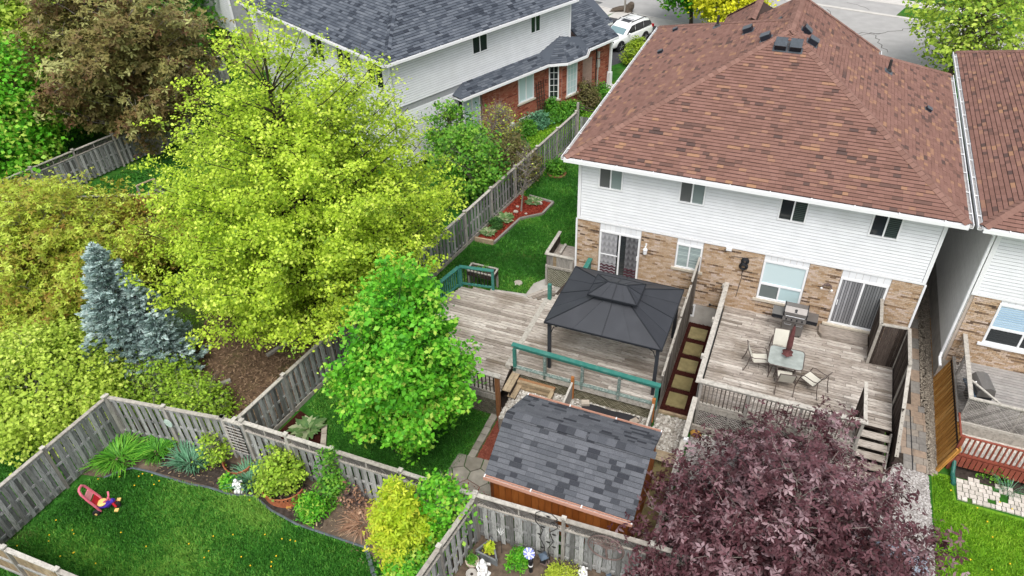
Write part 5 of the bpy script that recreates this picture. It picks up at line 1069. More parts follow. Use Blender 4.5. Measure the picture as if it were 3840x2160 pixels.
for i, (x, l) in enumerate(((1.92, 'white edged board divider left of the black sheet'), (4.72, 'white edged board divider right of the black sheet'))):
    d = thing('board_divider', l, 'divider', (x, -6.06, .45)); part(d, 'post', mat('orange_brown_post', (.4, .15, .04), namt=.15), lambda mb: mb.box((0, -.06, .62), (.1, .08, 1.1))); part(d, 'top_board', M_rail, lambda mb: mb.bar((0, -.1, .93), (.03, -1.3, .93), .07, .04, 1)); part(d, 'side_board', M_wood, lambda mb: mb.bar((0, -.1, .55), (.03, -1.3, .55), .03, .7, .3)); part(d, 'foot_board', M_brownw, lambda mb: mb.bar((-.1, -.05, .12), (-.1, -1.0, .12), .05, .2, .9))
pt = thing('planter_table', 'dark raised planter table with pale rim behind the teal rail', 'planter', (-3.85, -.82, 0))
part(pt, 'box', M_dark, lambda mb: mb.span((-.56, -.22, .7), (.56, .22, .88)))
for a, b in (((-.6, -.26), (.6, -.26)), ((.6, -.26), (.6, .26)), ((.6, .26), (-.6, .26)), ((-.6, .26), (-.6, -.26))): part(pt, 'rim', M_rail, lambda mb: mb.bar((*a, .97), (*b, .97), .06, .05, .6)); part(pt, 'side_board', M_dark, lambda mb: mb.bar((*a, .83), (*b, .83), .03, .22, .3))
for sx in (-1, 1):
    for sy in (-1, 1): part(pt, 'leg', M_wood, lambda mb: mb.box((sx * .56, sy * .22, .4), (.08, .08, .8)))
part(pt, 'soil', M_soild, lambda mb: mb.span((-.55, -.21, .88), (.55, .21, .92)))
po = thing('house_porch', 'small grey board porch box with pale lattice skirt beside the house corner', 'porch', (-.75, .3, 0))
pw = Wall((-.65, 0, 0), (1, 0, 0), (0, -1, 0)); pl = Wall((-.65, 0, 0), (0, 1, 0), (-1, 0, 0))
part(po, 'cap_rail', M_rail, lambda mb: mb.span((-.71, -.06, 1.63), (.55, .08, 1.67), .9) and mb.span((-.72, .08, 1.63), (-.58, 1.75, 1.671), .9))
for i in range(8): part(po, 'porch_board', M_wood if i != 2 else M_tan, lambda mb: pw.box(mb, .02 + i * .143, .155 + i * .143, 1.06, 1.62, -.01, .01, rnd.random()))
for i in range(12): part(po, 'porch_board', M_dark, lambda mb: pl.box(mb, .02 + i * .143, .155 + i * .143, 1.06, 1.62, -.01, .01, rnd.random()))
part(po, 'rim_board', M_rail, lambda mb: mb.span((-.68, -.05, .98), (.53, .02, 1.09), .4) and mb.span((-.68, .02, .98), (-.62, 1.7, 1.09), .4)); part(po, 'floor', M_deckx, lambda mb: mb.span((-.62, .02, .99), (.6, 1.7, 1.03)))
lattice_panel(po, pw, .02, 1.15, .05, .97, mat('pale_green_lattice', [(.33, .32, .24), (.42, .41, .32)], rough=.9, namt=.15), step=.1)
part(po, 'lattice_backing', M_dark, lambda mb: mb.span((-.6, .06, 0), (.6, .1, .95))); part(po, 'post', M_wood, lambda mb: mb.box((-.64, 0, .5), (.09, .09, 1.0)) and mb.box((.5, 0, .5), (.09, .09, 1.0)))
part(po, 'lower_rail', M_rail, lambda mb: mb.bar((-.35, .9, 1.15), (-.35, 1.6, 1.15), .1, .05, .9))
ac = thing('air_conditioner', 'grey air conditioner unit behind the left house corner', 'air conditioner', (-.52, 3.1, 0))
part(ac, 'casing', M_black, lambda mb: mb.span((-.36, -.36, .08), (.36, .36, .86))); part(ac, 'top', M_conc, lambda mb: mb.prism(rrect(.4, .4, .1), .86, .96)); part(ac, 'fan_grille', M_metald, lambda mb: mb.lathe((0, 0, .955), [(.3, 0), (.3, .02), (.05, .035)], 14))
for i in range(7): part(ac, 'fin', M_conc, lambda mb: mb.span((-.375, -.375, .13 + i * .1), (.375, .375, .15 + i * .1)))
o = part(None, 'bare_patch', M_stone, lambda mb: mb.lathe((0, 0, -.01), [(.2, 0), (.19, .018), (.0, .022)], 12)); o.location = (-2.59, .02, 0); tag(o, 'round pale stepping disc sunk in the dark green lawn', 'paving stone')
# mulch bed timbers and stones
bt = thing('bed_edging', 'zigzag timber edging round the bright red mulch bed', 'bed edging', (-4.5, 4.5, 0))
for i, (a, b) in enumerate((((-5.66, 2.26), (-4.74, 2.3)), ((-4.74, 2.3), (-4.36, 4.66)), ((-4.36, 4.66), (-3.5, 5.42)), ((-3.5, 5.42), (-3.36, 6.6)), ((-3.36, 6.6), (-4.7, 6.8)))): part(bt, 'edging_timber', M_tan if i == 0 else M_wood, lambda mb: mb.bar((a[0] + 4.5, a[1] - 4.5, .07 if i else .12), (b[0] + 4.5, b[1] - 4.5, .07 if i else .12), .1, .14 if i else .24, rnd.random()))
for x, y, r, l in ((-4.77, 5.12, .13, 'pale round stone in red mulch nearest the thin bare tree'), (-4.88, 5.62, .09, 'small flat stone by the fence in the red mulch bed'), (-3.95, 6.25, .15, 'grey stone beside the far hosta in red mulch'), (-4.25, 5.15, .08, 'small tan stone at the foot of the thin bare tree')):
    o = part(None, 'garden_stone', M_stone, lambda mb: mb.ball((0, 0, r * .45), (r, r * .8, r * .6), 8, 5, .7, .12), smooth=False); o.location = (x, y, .06); tag(o, l, 'stone', 'stones in the red mulch bed')
# paver path
pth = thing('paver_path', 'interlocking brown and grey paver path in the gap between houses', 'path', (12.6, -4.6, 0))
it = []
y = -.1
while y < 18:
    far = y > 2.6; x = -.28 if y > .2 else .0; hgt = .3 if not far else .62
    xe = .74 + (0 if not far else -.18) - .02 * y * (0 if far else 1)
    if far: x = .25
    while x < xe:
        wd = rnd.choice((.22, .3, .38)) if not far else .6
        wd = min(wd, xe - x)
        if wd > .05: it.append((Vector((x + wd / 2, y + hgt / 2, .012)), (wd - .012, hgt - .012, .05), None, (0.15 if int(y / .62) % 2 else .72) if far else rnd.choice((.1, .2, .45, .7, .8)))); 
        x += wd
    y += hgt
pieces(pth, 'paver', it, M_paver)
part(pth, 'sand_bed', M_soild, lambda mb: mb.span((-.3, -.12, -.01), (.8, 18, .004)))
part(pth, 'centre_joint', M_black, lambda mb: mb.bar((.28, -.1, .037), (.22, 2.6, .037), .03, .012))
pv = thing('pale_paver_patio', 'mossy pale paver patch on the bright lawn at the right edge', 'patio', (14.12, -5.4, 0))
it = []
for j in range(6):
    x = 0
    while x < 4.2:
        wd = rnd.choice((.12, .17, .22)); yy = j * .17 + .02 * math.sin(x)
        if rnd.random() > .07 and not (j == 5 and rnd.random() < .4): it.append((Vector((x + wd / 2, yy + .08 - .0 * x, .01)), (wd - .022, .15, .05), Matrix.Rotation(rnd.uniform(-.05, .05), 3, 'Z'), rnd.random()))
        x += wd
pieces(pv, 'paver', it, M_paverp)
# flagstones, lawn edging
fs = thing('flagstone_path', 'curved grey flagstone path at the left front corner of the shed', 'path', (-.1, -10, 0))
seeds = [(-.35, -9.5), (.28, -9.42), (-.6, -10.05), (.08, -9.98), (.72, -9.8), (-.05, -10.5), (.6, -10.42), (1.0, -10.95), (.45, -10.95), (1.1, -10.3), (-.85, -9.62), (-.95, -10.25)]
zone = [(-.95, -9.32), (.95, -9.15), (.95, -11.3), (.75, -11.35), (.3, -10.85), (-.25, -10.72), (-.75, -10.5), (-.98, -10.1)]
def clip(poly, n, d):
    out = []
    for i in range(len(poly)):
        p, q = Vector(poly[i]), Vector(poly[(i + 1) % len(poly)]); a, b = p.dot(n) - d, q.dot(n) - d
        if a <= 0: out.append(p)
        if (a < 0 < b) or (b < 0 < a): out.append(p.lerp(q, a / (a - b)))
    return out
for sx, sy in seeds:
    poly = [Vector(p) for p in zone]; s0 = Vector((sx, sy))
    for q in seeds:
        if q != (sx, sy): n = (Vector(q) - s0); L = n.length; n.normalize(); poly = clip(poly, n, (s0 + n * (L / 2 - .016)).dot(n)) if poly else poly
    if len(poly) > 2: part(fs, 'flagstone', M_flag, lambda mb: mb.prism([(p.x + .1, p.y + 10) for p in poly], -.02, .03 + rnd.uniform(0, .012), rnd.random()))
ed = thing('stone_edging', 'row of worn stone blocks edging the middle lawn beside the shed mulch', 'edging', (-.5, -8.2, 0))
for i in range(7): part(ed, 'edging_block', M_flag, lambda mb: mb.box((-.0 + rnd.uniform(-.02, .02), 1.1 - i * .345, .03), (.24, .325, .09), None, rnd.random()))
e2 = thing('stone_edging', 'two stone strips edging the dark hosta bed by the lawn', 'edging', (-5.5, -10.4, 0))
for i in range(3): part(e2, 'edging_block', M_block, lambda mb: mb.bar((-.34 + i * .22, .5 - i * .37, .04), (-.14 + i * .22, .15 - i * .37, .04), .18, .09, rnd.random()))
for i in range(3): part(e2, 'edging_block', M_flag, lambda mb: mb.box((-.9 - .3 * i, -.9, .05), (.28, .2, .1), Matrix.Rotation(.5, 3, 'Z'), rnd.random()))
le = thing('lawn_edging', 'thin dark plastic edging curving between soil and the bottom lawn', 'edging', (-6, -13.5, 0))
pts = [(-11.4, -14.42), (-11.1, -14.0), (-10.8, -13.76), (-10.2, -13.68), (-9.5, -13.65), (-8.6, -13.6), (-7.9, -13.47), (-7, -13.43), (-6.3, -13.2), (-5.44, -13.45), (-4.4, -13.58), (-3.15, -13.54), (-2, -13.5)]
part(le, 'strip', M_edge, lambda mb: mb.tube([(x + 6, y + 13.5, .03) for x, y in pts], .035, 5))
for i in range(9): t = i / 8; part(le, 'edging_block', M_edge, lambda mb: mb.box((4.05 + t * 1.35, -.05 - t * 1.35, .02), (.2, .12, .07), Matrix.Rotation(-.9, 3, 'Z')))
tm = thing('landscape_timbers', 'grey landscape timbers lying in the leaf litter under the lime tree', 'timber', (-9, -7, 0))
for a, b in (((-.35, 2.6), (-.9, .9)), ((-.9, .9), (-1.35, -.5)), ((-1.8, -2.1), (-2.6, -3.2)), ((-2.3, -4.15), (-1.4, -4.4)), ((.2, 3.4), (1.4, 4.1))): part(tm, 'timber', M_rail, lambda mb: mb.bar((*a, .06), (*b, .06), .14, .12, rnd.random()))
tm.location = (-8.6, -7.2, 0)

# ---------------------------------------------------------------- bottom left: toy, statues, pots
ty = thing('push_toy', 'pink and purple ride-on push toy standing on the bottom left lawn', 'ride-on toy', (-10.36, -15.25, 0), R_(28))
# local: x forward
for s in (-1, 1): part(ty, 'rear_wheel', M_tyre, lambda mb: mb.tube([(-.24, s * .2, .11), (-.24, s * .28, .11)], .115, 12)); 
for s in (-1, 1): part(ty, 'hub', M_yellp, lambda mb: mb.tube([(-.24, s * .275, .11), (-.24, s * .295, .11)], .04, 8))
part(ty, 'front_wheel', M_tyre, lambda mb: mb.tube([(.3, -.04, .12), (.3, .04, .12)], .125, 12))
for s in (-1, 1): part(ty, 'pedal', M_yellp, lambda mb: mb.box((.33, s * .16, .12 + s * .05), (.12, .11, .04)))
part(ty, 'body', M_purp, lambda mb: mb.tube([(-.22, 0, .2), (.05, 0, .22), (.2, 0, .34), (.3, 0, .38)], [.13, .12, .09, .06], 8))
part(ty, 'seat', M_yellp, lambda mb: mb.lathe((-.08, 0, .3), [(.02, 0), (.15, .0), (.15, .03), (.1, .05)], 12))
part(ty, 'fork', M_redp, lambda mb: mb.tube([(.2, 0, .4), (.3, .07, .12)], [.05, .04], 6) and mb.tube([(.2, 0, .4), (.3, -.07, .12)], [.05, .04], 6))
part(ty, 'handlebar', M_pink, lambda mb: mb.tube([(.2, 0, .36), (.16, 0, .5)], .04, 6) and mb.tube([(.12, -.2, .56), (.16, -.08, .5), (.16, .08, .5), (.12, .2, .56)], .03, 6))
part(ty, 'side_rail', M_pink, lambda mb: [mb.tube([(-.14, s * .17, .1), (-.2, s * .19, .38), (-.33, s * .18, .72), (-.42, s * .16, .98), (-.46, s * .1, 1.08), (-.47, 0, 1.1)], .04, 6) for s in (-1, 1)] and None)
part(ty, 'back_panel', M_pinkl, lambda mb: mb.slab([(-.29, -.17, .6), (-.29, .17, .6), (-.37, .165, .82), (-.37, -.165, .82)], .035)); part(ty, 'backrest', M_redp, lambda mb: mb.slab([(-.19, -.17, .32), (-.19, .17, .32), (-.27, .17, .53), (-.27, -.17, .53)], .035))
def statue(label, loc, h, rz=0):
    s = thing('garden_statue', label, 'statue', loc, rz, 'white garden statues'); k = h / .62
    part(s, 'plinth', M_statue, lambda mb: mb.box((0, 0, .03 * k), (.26 * k, .22 * k, .06 * k)))
    def fig(mb):
        mb.lathe((0, 0, .06 * k), [(.1 * k, 0), (.11 * k, .08 * k), (.075 * k, .2 * k), (.07 * k, .26 * k), (.1 * k, .36 * k), (.05 * k, .42 * k), (.035 * k, .44 * k)], 10); mb.ball((.0, -.01, .53 * k), (.062 * k, .065 * k, .075 * k), 8, 6)
        for q in (-1, 1): mb.tube([(q * .09 * k, 0, .4 * k), (q * .13 * k, -.05 * k, .28 * k), (q * .03 * k, -.11 * k, .27 * k)], [.035 * k, .03 * k, .025 * k], 6); mb.tube([(q * .05 * k, -.02, .16 * k), (q * .06 * k, -.12 * k, .12 * k), (q * .06 * k, -.13 * k, .04 * k)], [.05 * k, .045 * k, .035 * k], 6)
    part(s, 'figure', M_statue, fig, smooth=True); part(s, 'wing', M_statue, lambda mb: [mb.slab([(q * .02 * k, .08 * k, .3 * k), (q * .13 * k, .12 * k, .32 * k), (q * .12 * k, .12 * k, .39 * k), (q * .04 * k, .09 * k, .38 * k)][::q], .02) for q in (-1, 1)] and None)
statue('white seated statue between two blue green irises by the lawn edging', (-6.88, -13.2, 0), .62, .3)
statue('tall white cherub statue beside the clay pot in the corner garden', (1.6, -13.0, 0), .78, -.2)
statue('small white cherub statue under the round iron ornament', (4.26, -12.05, 0), .58, .1)
def pot(label, loc, r, h, m=M_pot):
    p = thing('flower_pot', label, 'flower pot', loc); part(p, 'pot', m, lambda mb: mb.lathe((0, 0, 0), [(r * .7, 0), (r * .95, h * .85), (r * 1.06, h * .86), (r * 1.06, h), (r * .9, h), (r * .86, h * .88)], 14), smooth=False); part(p, 'soil', M_soild, lambda mb: mb.lathe((0, 0, h * .84), [(r * .88, 0), (0, .012)], 12)); return p
pot('pale clay pot with small green plant beside the grey triangle planter', (1.2, -12.87, 0), .19, .3); pot('dull clear pot at the bottom edge in front of the tall cherub', (1.33, -13.2, 0), .16, .2, M_conc)
tp = thing('triangle_planter', 'grey wooden triangular planter with a yellow green plant', 'planter', (1.5, -12.4, 0))
tri_ = [(-.34, -.14), (-.06, .42), (.36, -.22)]
for i in range(3):
    a, b = tri_[i], tri_[(i + 1) % 3]; part(tp, 'side_board', M_greyp, lambda mb: mb.bar((*a, .14), (*b, .14), .03, .27, .6)); part(tp, 'top_edge', M_greyp, lambda mb: mb.bar((*a, .285), (*b, .285), .05, .02, 1))
part(tp, 'soil', M_soild, lambda mb: mb.prism([(x * .9, y * .9) for x, y in tri_], .02, .2))
fsn = thing('flower_spinner', 'blue and white plastic flower on a dark solar stake', 'garden ornament', (2.82, -12.41, 0))
part(fsn, 'stake', M_black, lambda mb: mb.lathe((0, 0, 0), [(.06, 0), (.065, .5), (.075, .52), (.075, .62), (.02, .64)], 10)); part(fsn, 'stem', M_iron, lambda mb: mb.tube([(0, 0, .6), (0, 0, 1.05)], .012, 5)); part(fsn, 'pale_band', M_statue, lambda mb: mb.lathe((0, 0, .3), [(.068, 0), (.068, .06)], 10))
for i in range(14): part(fsn, 'petal', M_bluef, lambda mb: mb.bar((.05 * math.cos(i * .4488), -.1 + .05 * math.sin(i * .4488) * .6, 1.05 + .05 * math.sin(i * .4488)), (.17 * math.cos(i * .4488), -.1 + .17 * math.sin(i * .4488) * .6, 1.05 + .17 * math.sin(i * .4488) * .75), .05, .012, i % 2))
part(fsn, 'flower_centre', M_statue, lambda mb: mb.ball((0, -.12, 1.06), .055, 8, 5))
bf = thing('bird_feeder', 'dark hanging bird feeder lantern with blue grey roof by the fence', 'bird feeder', (3.13, -12.2, 0))
part(bf, 'pole', M_iron, lambda mb: mb.tube([(.12, 0, 0), (.12, 0, .7)], .015, 5)); part(bf, 'cage', M_black, lambda mb: mb.box((0, 0, .5), (.15, .15, .26))); part(bf, 'roof', mat('blue_grey_roof', (.08, .11, .15), rough=.5), lambda mb: mb.lathe((0, 0, .63), [(.17, 0), (.15, .04), (.02, .13)], 4)); part(bf, 'tray', M_rust, lambda mb: mb.box((.05, 0, .34), (.24, .2, .03)))
def leafplate(mb, x, z, r, y=0): mb.slab([(x - r, y, z), (x, y - .01, z - r * .6), (x + r, y, z), (x, y - .01, z + r * .6)], .01)
tl = thing('iron_trellis', 'dark iron trellis with leaf shapes fixed to the grey lattice fence', 'trellis', (3.15, -12.02, 0))
for s in (-1, 1): part(tl, 'stem', M_iron, lambda mb: mb.tube([(s * .3, 0, 2.3), (s * .32, 0, 1.9), (s * .1, 0, 1.6), (s * .2, 0, 1.2), (s * .05, 0, .8), (s * .1, 0, .2), (s * .1, 0, 0)], .014, 5))
part(tl, 'arch', M_iron, lambda mb: mb.tube([(-.3, 0, 2.3), (-.15, 0, 2.45), (.15, 0, 2.46), (.32, 0, 2.3)], .013, 5) and mb.tube([(-.3, 0, 2.05), (.3, 0, 2.0)], .01, 5))
for x, z in ((-.22, 2.15), (.05, 2.3), (.2, 2.1), (-.1, 1.75), (.22, 1.55), (-.2, 1.35), (.05, 1.1), (.22, .95), (-.12, .75), (-.22, .5)): part(tl, 'iron_leaf', M_iron, lambda mb: leafplate(mb, x, z, .075))
on = thing('tree_ornament', 'round rusty iron tree of life ornament on the fence beside the purple maple', 'wall ornament', (4.82, -11.92, 1.6))
part(on, 'ring', M_rust, lambda mb: ring(mb, 0, 0, .5, .022, 0, 28))
part(on, 'trunk', M_rust, lambda mb: mb.tube([(.06, 0, -.48), (.02, 0, -.2), (0, 0, 0)], [.035, .03, .025], 6))
for i in range(9):
    a = R_(10 + i * 20); part(on, 'branch', M_rust, lambda mb: mb.tube([(0, 0, -.05), (.2 * math.cos(a), 0, .02 + .2 * math.sin(a)), (.38 * math.cos(a + .15), 0, .38 * math.sin(a + .15)), (.48 * math.cos(a - .05), 0, .48 * math.sin(a - .05))], [.018, .014, .01, .008], 5))
    for k in range(3): part(on, 'iron_leaf', M_rust, lambda mb: leafplate(mb, (.24 + .09 * k) * math.cos(a + .2 * (k - 1)), (.24 + .09 * k) * math.sin(a + .2 * (k - 1)), .035))
sl2_ = thing('solar_lamp', 'small dark blue solar lamp at the fence foot below the iron ornament', 'garden lamp', (5.0, -12.0, 0)); part(sl2_, 'stake', M_black, lambda mb: mb.tube([(0, 0, 0), (0, 0, .35)], .02, 6)); part(sl2_, 'lamp', MATS['blue_grey_roof'], lambda mb: mb.lathe((0, 0, .35), [(.06, 0), (.09, .08), (.1, .1), (.02, .13)], 4))
ws = thing('wire_stake', 'thin wire garden stake with pale tips against the grey fence', 'garden stake', (1.82, -12.18, 0)); part(ws, 'wire', M_iron, lambda mb: mb.tube([(0, 0, 0), (0, 0, 1.0)], .009, 5))
for k in range(7): part(ws, 'wire_tip', M_statue, lambda mb: mb.tube([(0, 0, .9), (.1 * math.cos(k * .9), .08 * math.sin(k * .9), 1.1 + .02 * k)], .008, 4))
o = part(None, 'fence_ornament', mat('pale_mint_plaque', (.42, .52, .46), namt=.2, nscale=20), lambda mb: mb.tube([(0, 0, 0), (0, -.03, 0)], .17, 14)); o.location = (-9.95, -12.5, 1.25); tag(o, 'round pale mint plaque on the slanted grey fence', 'plaque')
for i, (x, y, sc_, l) in enumerate(((-7.45, -12.5, .75, 'small terracotta lattice edging below the slatted trellis'), (-5.45, -12.75, 1.15, 'large curved terracotta lattice round the bright bushy shrub'))):
    t_ = thing('lattice_bed_edging', l, 'bed edging', (x, y, 0)); n = 16
    def tl_(mb):
        for sg in (1, -1):
            for k in range(n):
                a0, a1 = R_(195 + 170 * k / n), R_(195 + 170 * min(n, max(0, k + sg * 2)) / n)
                top = (.34 + .12 * abs(math.cos(a1))) * sc_
                mb.bar((.62 * sc_ * math.cos(a0), .45 * sc_ * math.sin(a0), .02), (.66 * sc_ * math.cos(a1), .48 * sc_ * math.sin(a1), top), .012, .035, rnd.random())
    part(t_, 'lattice', M_terra, tl_); part(t_, 'top_strip', M_terra, lambda mb: mb.tube([(.66 * sc_ * math.cos(R_(195 + 170 * k / n)), .48 * sc_ * math.sin(R_(195 + 170 * k / n)), (.34 + .12 * abs(math.cos(R_(195 + 170 * k / n)))) * sc_) for k in range(n + 1)], .022, 5)); part(t_, 'backing', M_terra, lambda mb: [mb.bar((.62 * sc_ * math.cos(R_(195 + 170 * k / n)), .45 * sc_ * math.sin(R_(195 + 170 * k / n)), .12 * sc_), (.62 * sc_ * math.cos(R_(195 + 170 * (k + 1) / n)), .45 * sc_ * math.sin(R_(195 + 170 * (k + 1) / n)), .12 * sc_), .008, .24 * sc_, .2) for k in range(n)] and None)
o = part(None, 'broken_brick', M_ochre, lambda mb: mb.box((0, 0, .04), (.16, .1, .08))); o.location = (-5.0, -13.15, .0); o.rotation_euler = (0, .1, .5); tag(o, 'small orange broken brick on dark soil below the bright bushy shrub', 'brick')
o = part(None, 'ochre_rock', M_ochre, lambda mb: mb.ball((0, 0, .1), (.2, .14, .13), 8, 5, .5, .1)); o.location = (6.18, -5.75, 0); tag(o, 'ochre rock at the corner of the right deck skirt', 'stone')
# blue grey plank platform under the purple maple
bp = thing('plank_platform', 'blue grey plank platform glimpsed through the purple maple', 'platform', (11.6, -9.2, 0))
for i in range(14): part(bp, 'plank', M_bluedeck, lambda mb: mb.box((0, -1.0 + i * .15, .5), (3.0, .138, .04), Matrix.Rotation(0, 3, 'Z'), rnd.random()))
for x in (-1.4, 1.4):
    for y in (-.95, .95): part(bp, 'leg', M_wood, lambda mb: mb.box((x, y, .24), (.1, .1, .48)))

# ---------------------------------------------------------------- right neighbour's deck
nd = thing('neighbour_deck', 'grey boarded deck with lattice rail, orange slat side and red balusters at the right edge', 'deck', (13.9, 0, 0))
deckboards(nd, [(.05, -3.1), (8, -3.1), (8, -.05), (.6, -.05), (.05, -.3)], 1.1, mat('grey_deck_paint', [(.2, .19, .18), (.27, .255, .245), (.31, .3, .285)], rough=.8, namt=.15, nscale=4, streak=.25, streak_col=(.42, .38, .36)), lens=(2, 4))
part(nd, 'underdeck', M_dark, lambda mb: mb.span((.1, -3.1, .85), (8, -.1, 1.05)))
nl = Wall((.05, 3.0, 0), (0, -1, 0), (-1, 0, 0)); nf = Wall((.05, -3.13, 0), (1, 0, 0), (0, -1, 0))
lattice_panel(nd, nl, 0, 6.1, 1.12, 2.2, M_wood, step=.075, single=True); lattice_panel(nd, nf, 0, 6, 1.12, 2.12, M_wood, step=.085)
part(nd, 'cap_rail', M_rail, lambda mb: mb.bar((.05, 3.0, 2.27), (.05, -3.2, 2.2), .14, .045, .6)); part(nd, 'cap_rail', M_rail, lambda mb: mb.bar((.12, -3.13, 2.17), (6, -3.13, 2.17), .1, .045, .6)); part(nd, 'bottom_rail', M_rail, lambda mb: mb.bar((.05, 3, 1.14), (.05, -3.1, 1.14), .06, .09, .6) and mb.bar((.05, -3.16, 1.1), (6, -3.16, 1.1), .07, .12, .6))
part(nd, 'brace', M_rail, lambda mb: mb.bar((.1, -2.3, 2.2), (.9, -3.05, 2.12), .06, .04, .8))
for y in (2.9, 1, -1, -3.08): part(nd, 'post', M_wood, lambda mb: mb.box((.06, y, 1.2), (.08, .08, 2.0)))
for x in (1.5, 3.0): part(nd, 'post', M_wood, lambda mb: mb.box((x, -3.1, 1.6), (.07, .07, 1.1)))
u = Vector((.28, 0, .96)); dd = Vector((0, -1, 0)); O = Vector((-.31, 3.6, 0)); n = dd.cross(u); it = []; a = .06
while a < 8.0:
    e = 1.18 + rnd.uniform(-.01, .01); p, q = O + dd * (a + .08), O + dd * (a + .02) + u * e; d = (q - p).normalized(); it.append(((p + q) / 2 - n * .02, (e, .025, .125), Matrix((d, n, d.cross(n))).transposed(), rnd.random())); a += .168
pieces(nd, 'orange_slat', it, M_orange); part(nd, 'slat_backing', M_dark, lambda mb: mb.slab([(-.25, 3.5, .02), (-.25, -4.35, .02), (.0, -4.35, 1.05), (.0, 3.5, 1.05)], .03, .0)); part(nd, 'slat_frame', M_wood, lambda mb: mb.span((-.02, -3.2, 1.14), (.08, 3.6, 1.2), .4)); part(nd, 'corner_post', M_orange, lambda mb: mb.bar((-.3, -4.42, 0), (-.02, -4.36, 1.05), .1, .1))
bl = Wall((-.05, -4.2, 0), (1, 0, 0), (0, -1, 0))
it = []
for j in range(8):
    for i in range(24): it.append((Vector((.02 + i * .16 + (j % 2) * .08, -4.12 + j * .135, .67)), (.15, .125, .03), None, rnd.random()))
pieces(nd, 'floor_tile', it, M_paverp); part(nd, 'red_platform', M_redpaint, lambda mb: mb.span((-.1, -4.2, .5), (6, -3.18, .64)))
for i in range(24): part(nd, 'red_fascia_slat', M_redpaint, lambda mb: mb.box((-.02 + i * .15, -4.23, .44), (.125, .03, .42), None, rnd.random()))
part(nd, 'rim_board', M_rail, lambda mb: mb.span((.05, -3.2, .66), (6, -3.17, 1.08), .2))
part(nd, 'red_top_rail', M_redpaint, lambda mb: mb.span((-.1, -4.24, 1.5), (6, -4.17, 1.53), .7)); part(nd, 'red_bottom_rail', M_redpaint, lambda mb: mb.span((-.1, -4.24, .7), (6, -4.16, .77), .4)); balusters(nd, bl, .1, 4, .75, 1.5, M_redpaint, step=.145, s=.045, name='red_baluster'); part(nd, 'red_side_rail', M_redpaint, lambda mb: mb.bar((-.07, -4.2, 1.5), (-.07, -3.2, 1.5), .05, .07, .2))
for x in (0, 2.2, 4.4): part(nd, 'red_post', M_redpaint, lambda mb: mb.box((x, -4.2, .77), (.1, .1, 1.53)))
nq = thing('covered_barbecue', 'rounded steel barbecue on the right edge deck behind lattice', 'barbecue', (14.42, -2.15, 1.1), R_(-78))
def nlid(mb):
    pr = [(-.26, .72), (-.27, .9), (-.16, 1.06), (.04, 1.1), (.22, 1.02), (.26, .72)]; n = 6
    mb.add([(x, y, z) for x in (-.4, .4) for y, z in pr], [(i, i + 1, n + i + 1, n + i) for i in range(n - 1)] + [tuple(range(n))[::-1], tuple(range(n, 2 * n))], .7)
part(nq, 'lid', M_steel, nlid); part(nq, 'body', M_tarp, lambda mb: mb.span((-.36, -.24, .1), (.36, .24, .72))); part(nq, 'lid_handle', M_iron, lambda mb: mb.tube([(-.4, -.26, .85), (-.4, -.33, .86), (.4, -.33, .86), (.4, -.26, .85)], .018, 6)); part(nq, 'front_shelf', MATS['blue_grey_roof'], lambda mb: mb.span((-.42, -.42, .66), (.42, -.26, .72))); part(nq, 'badge', M_statue, lambda mb: mb.ball((0, -.24, .98), .03, 6, 4))
gp = thing('drain_pipe', 'green plastic drain pipe leading from the right edge deck onto the lawn', 'drain pipe', (14.0, -4.4, 0)); part(gp, 'pipe', M_greenp, lambda mb: mb.tube([(-.02, .5, .62), (-.02, .3, .5), (.0, -.1, .14), (.03, -.5, .07)], .065, 10))
for k in range(3): part(gp, 'collar', M_greenp, lambda mb: mb.tube([(.0 + .01 * k, -.16 - .14 * k, .125 - .02 * k), (.0 + .01 * k, -.2 - .14 * k, .12 - .02 * k)], .075, 10))

# ---------------------------------------------------------------- street: car, stump, planter pot
cr_ = thing('parked_car', 'white estate car with roof rails parked on the black driveway', 'car', (-6.12, 29.35, 0), R_(-24 + 180))
def loft(mb, secs, t=.5):
    n = len(secs[0]); vs = [p for s in secs for p in s]
    fs = [(i * n + j, (i + 1) * n + j, (i + 1) * n + (j + 1) % n, i * n + (j + 1) % n) for i in range(len(secs) - 1) for j in range(n)]
    fs += [tuple(range(n)), tuple(range((len(secs) - 1) * n, len(secs) * n))[::-1]]; mb.add(vs, fs, t)
def sec(y, w, z0, zs, zt, wt):   # ring of a body section
    return [(-w * .92, y, z0), (w * .92, y, z0), (w, y, z0 + .2), (w, y, zs - .12), (w * .95, y, zs), (wt, y, zt), (-wt, y, zt), (-w * .95, y, zs), (-w, y, zs - .12), (-w, y, z0 + .2)]
# y forward (nose at +2.4)
body = [(2.4, .62, .32, .62, .66, .5), (2.3, .8, .26, .76, .82, .6), (2.0, .9, .24, .86, .92, .7), (1.2, .92, .24, .95, 1.02, .74), (.95, .92, .24, .97, 1.04, .76), (.2, .92, .24, .98, 1.04, .78), (-1.2, .92, .24, 1.0, 1.05, .78), (-2.0, .91, .26, 1.02, 1.06, .76), (-2.3, .86, .3, .98, 1.02, .7), (-2.4, .76, .38, .9, .94, .6)]
cb = part(cr_, 'body', M_car, lambda mb: loft(mb, [sec(*b) for b in body]), smooth=True); m_ = cb.modifiers.new('s', 'SUBSURF'); m_.levels = m_.render_levels = 2
cab = [(.95, .86, .98, .99, 1.0, .72), (.35, .84, .98, 1.25, 1.42, .64), (.1, .84, .98, 1.32, 1.56, .62), (-.7, .84, .98, 1.34, 1.63, .62), (-1.5, .83, .98, 1.32, 1.6, .6), (-2.0, .8, .98, 1.22, 1.5, .56), (-2.32, .74, .98, 1.06, 1.1, .55)]
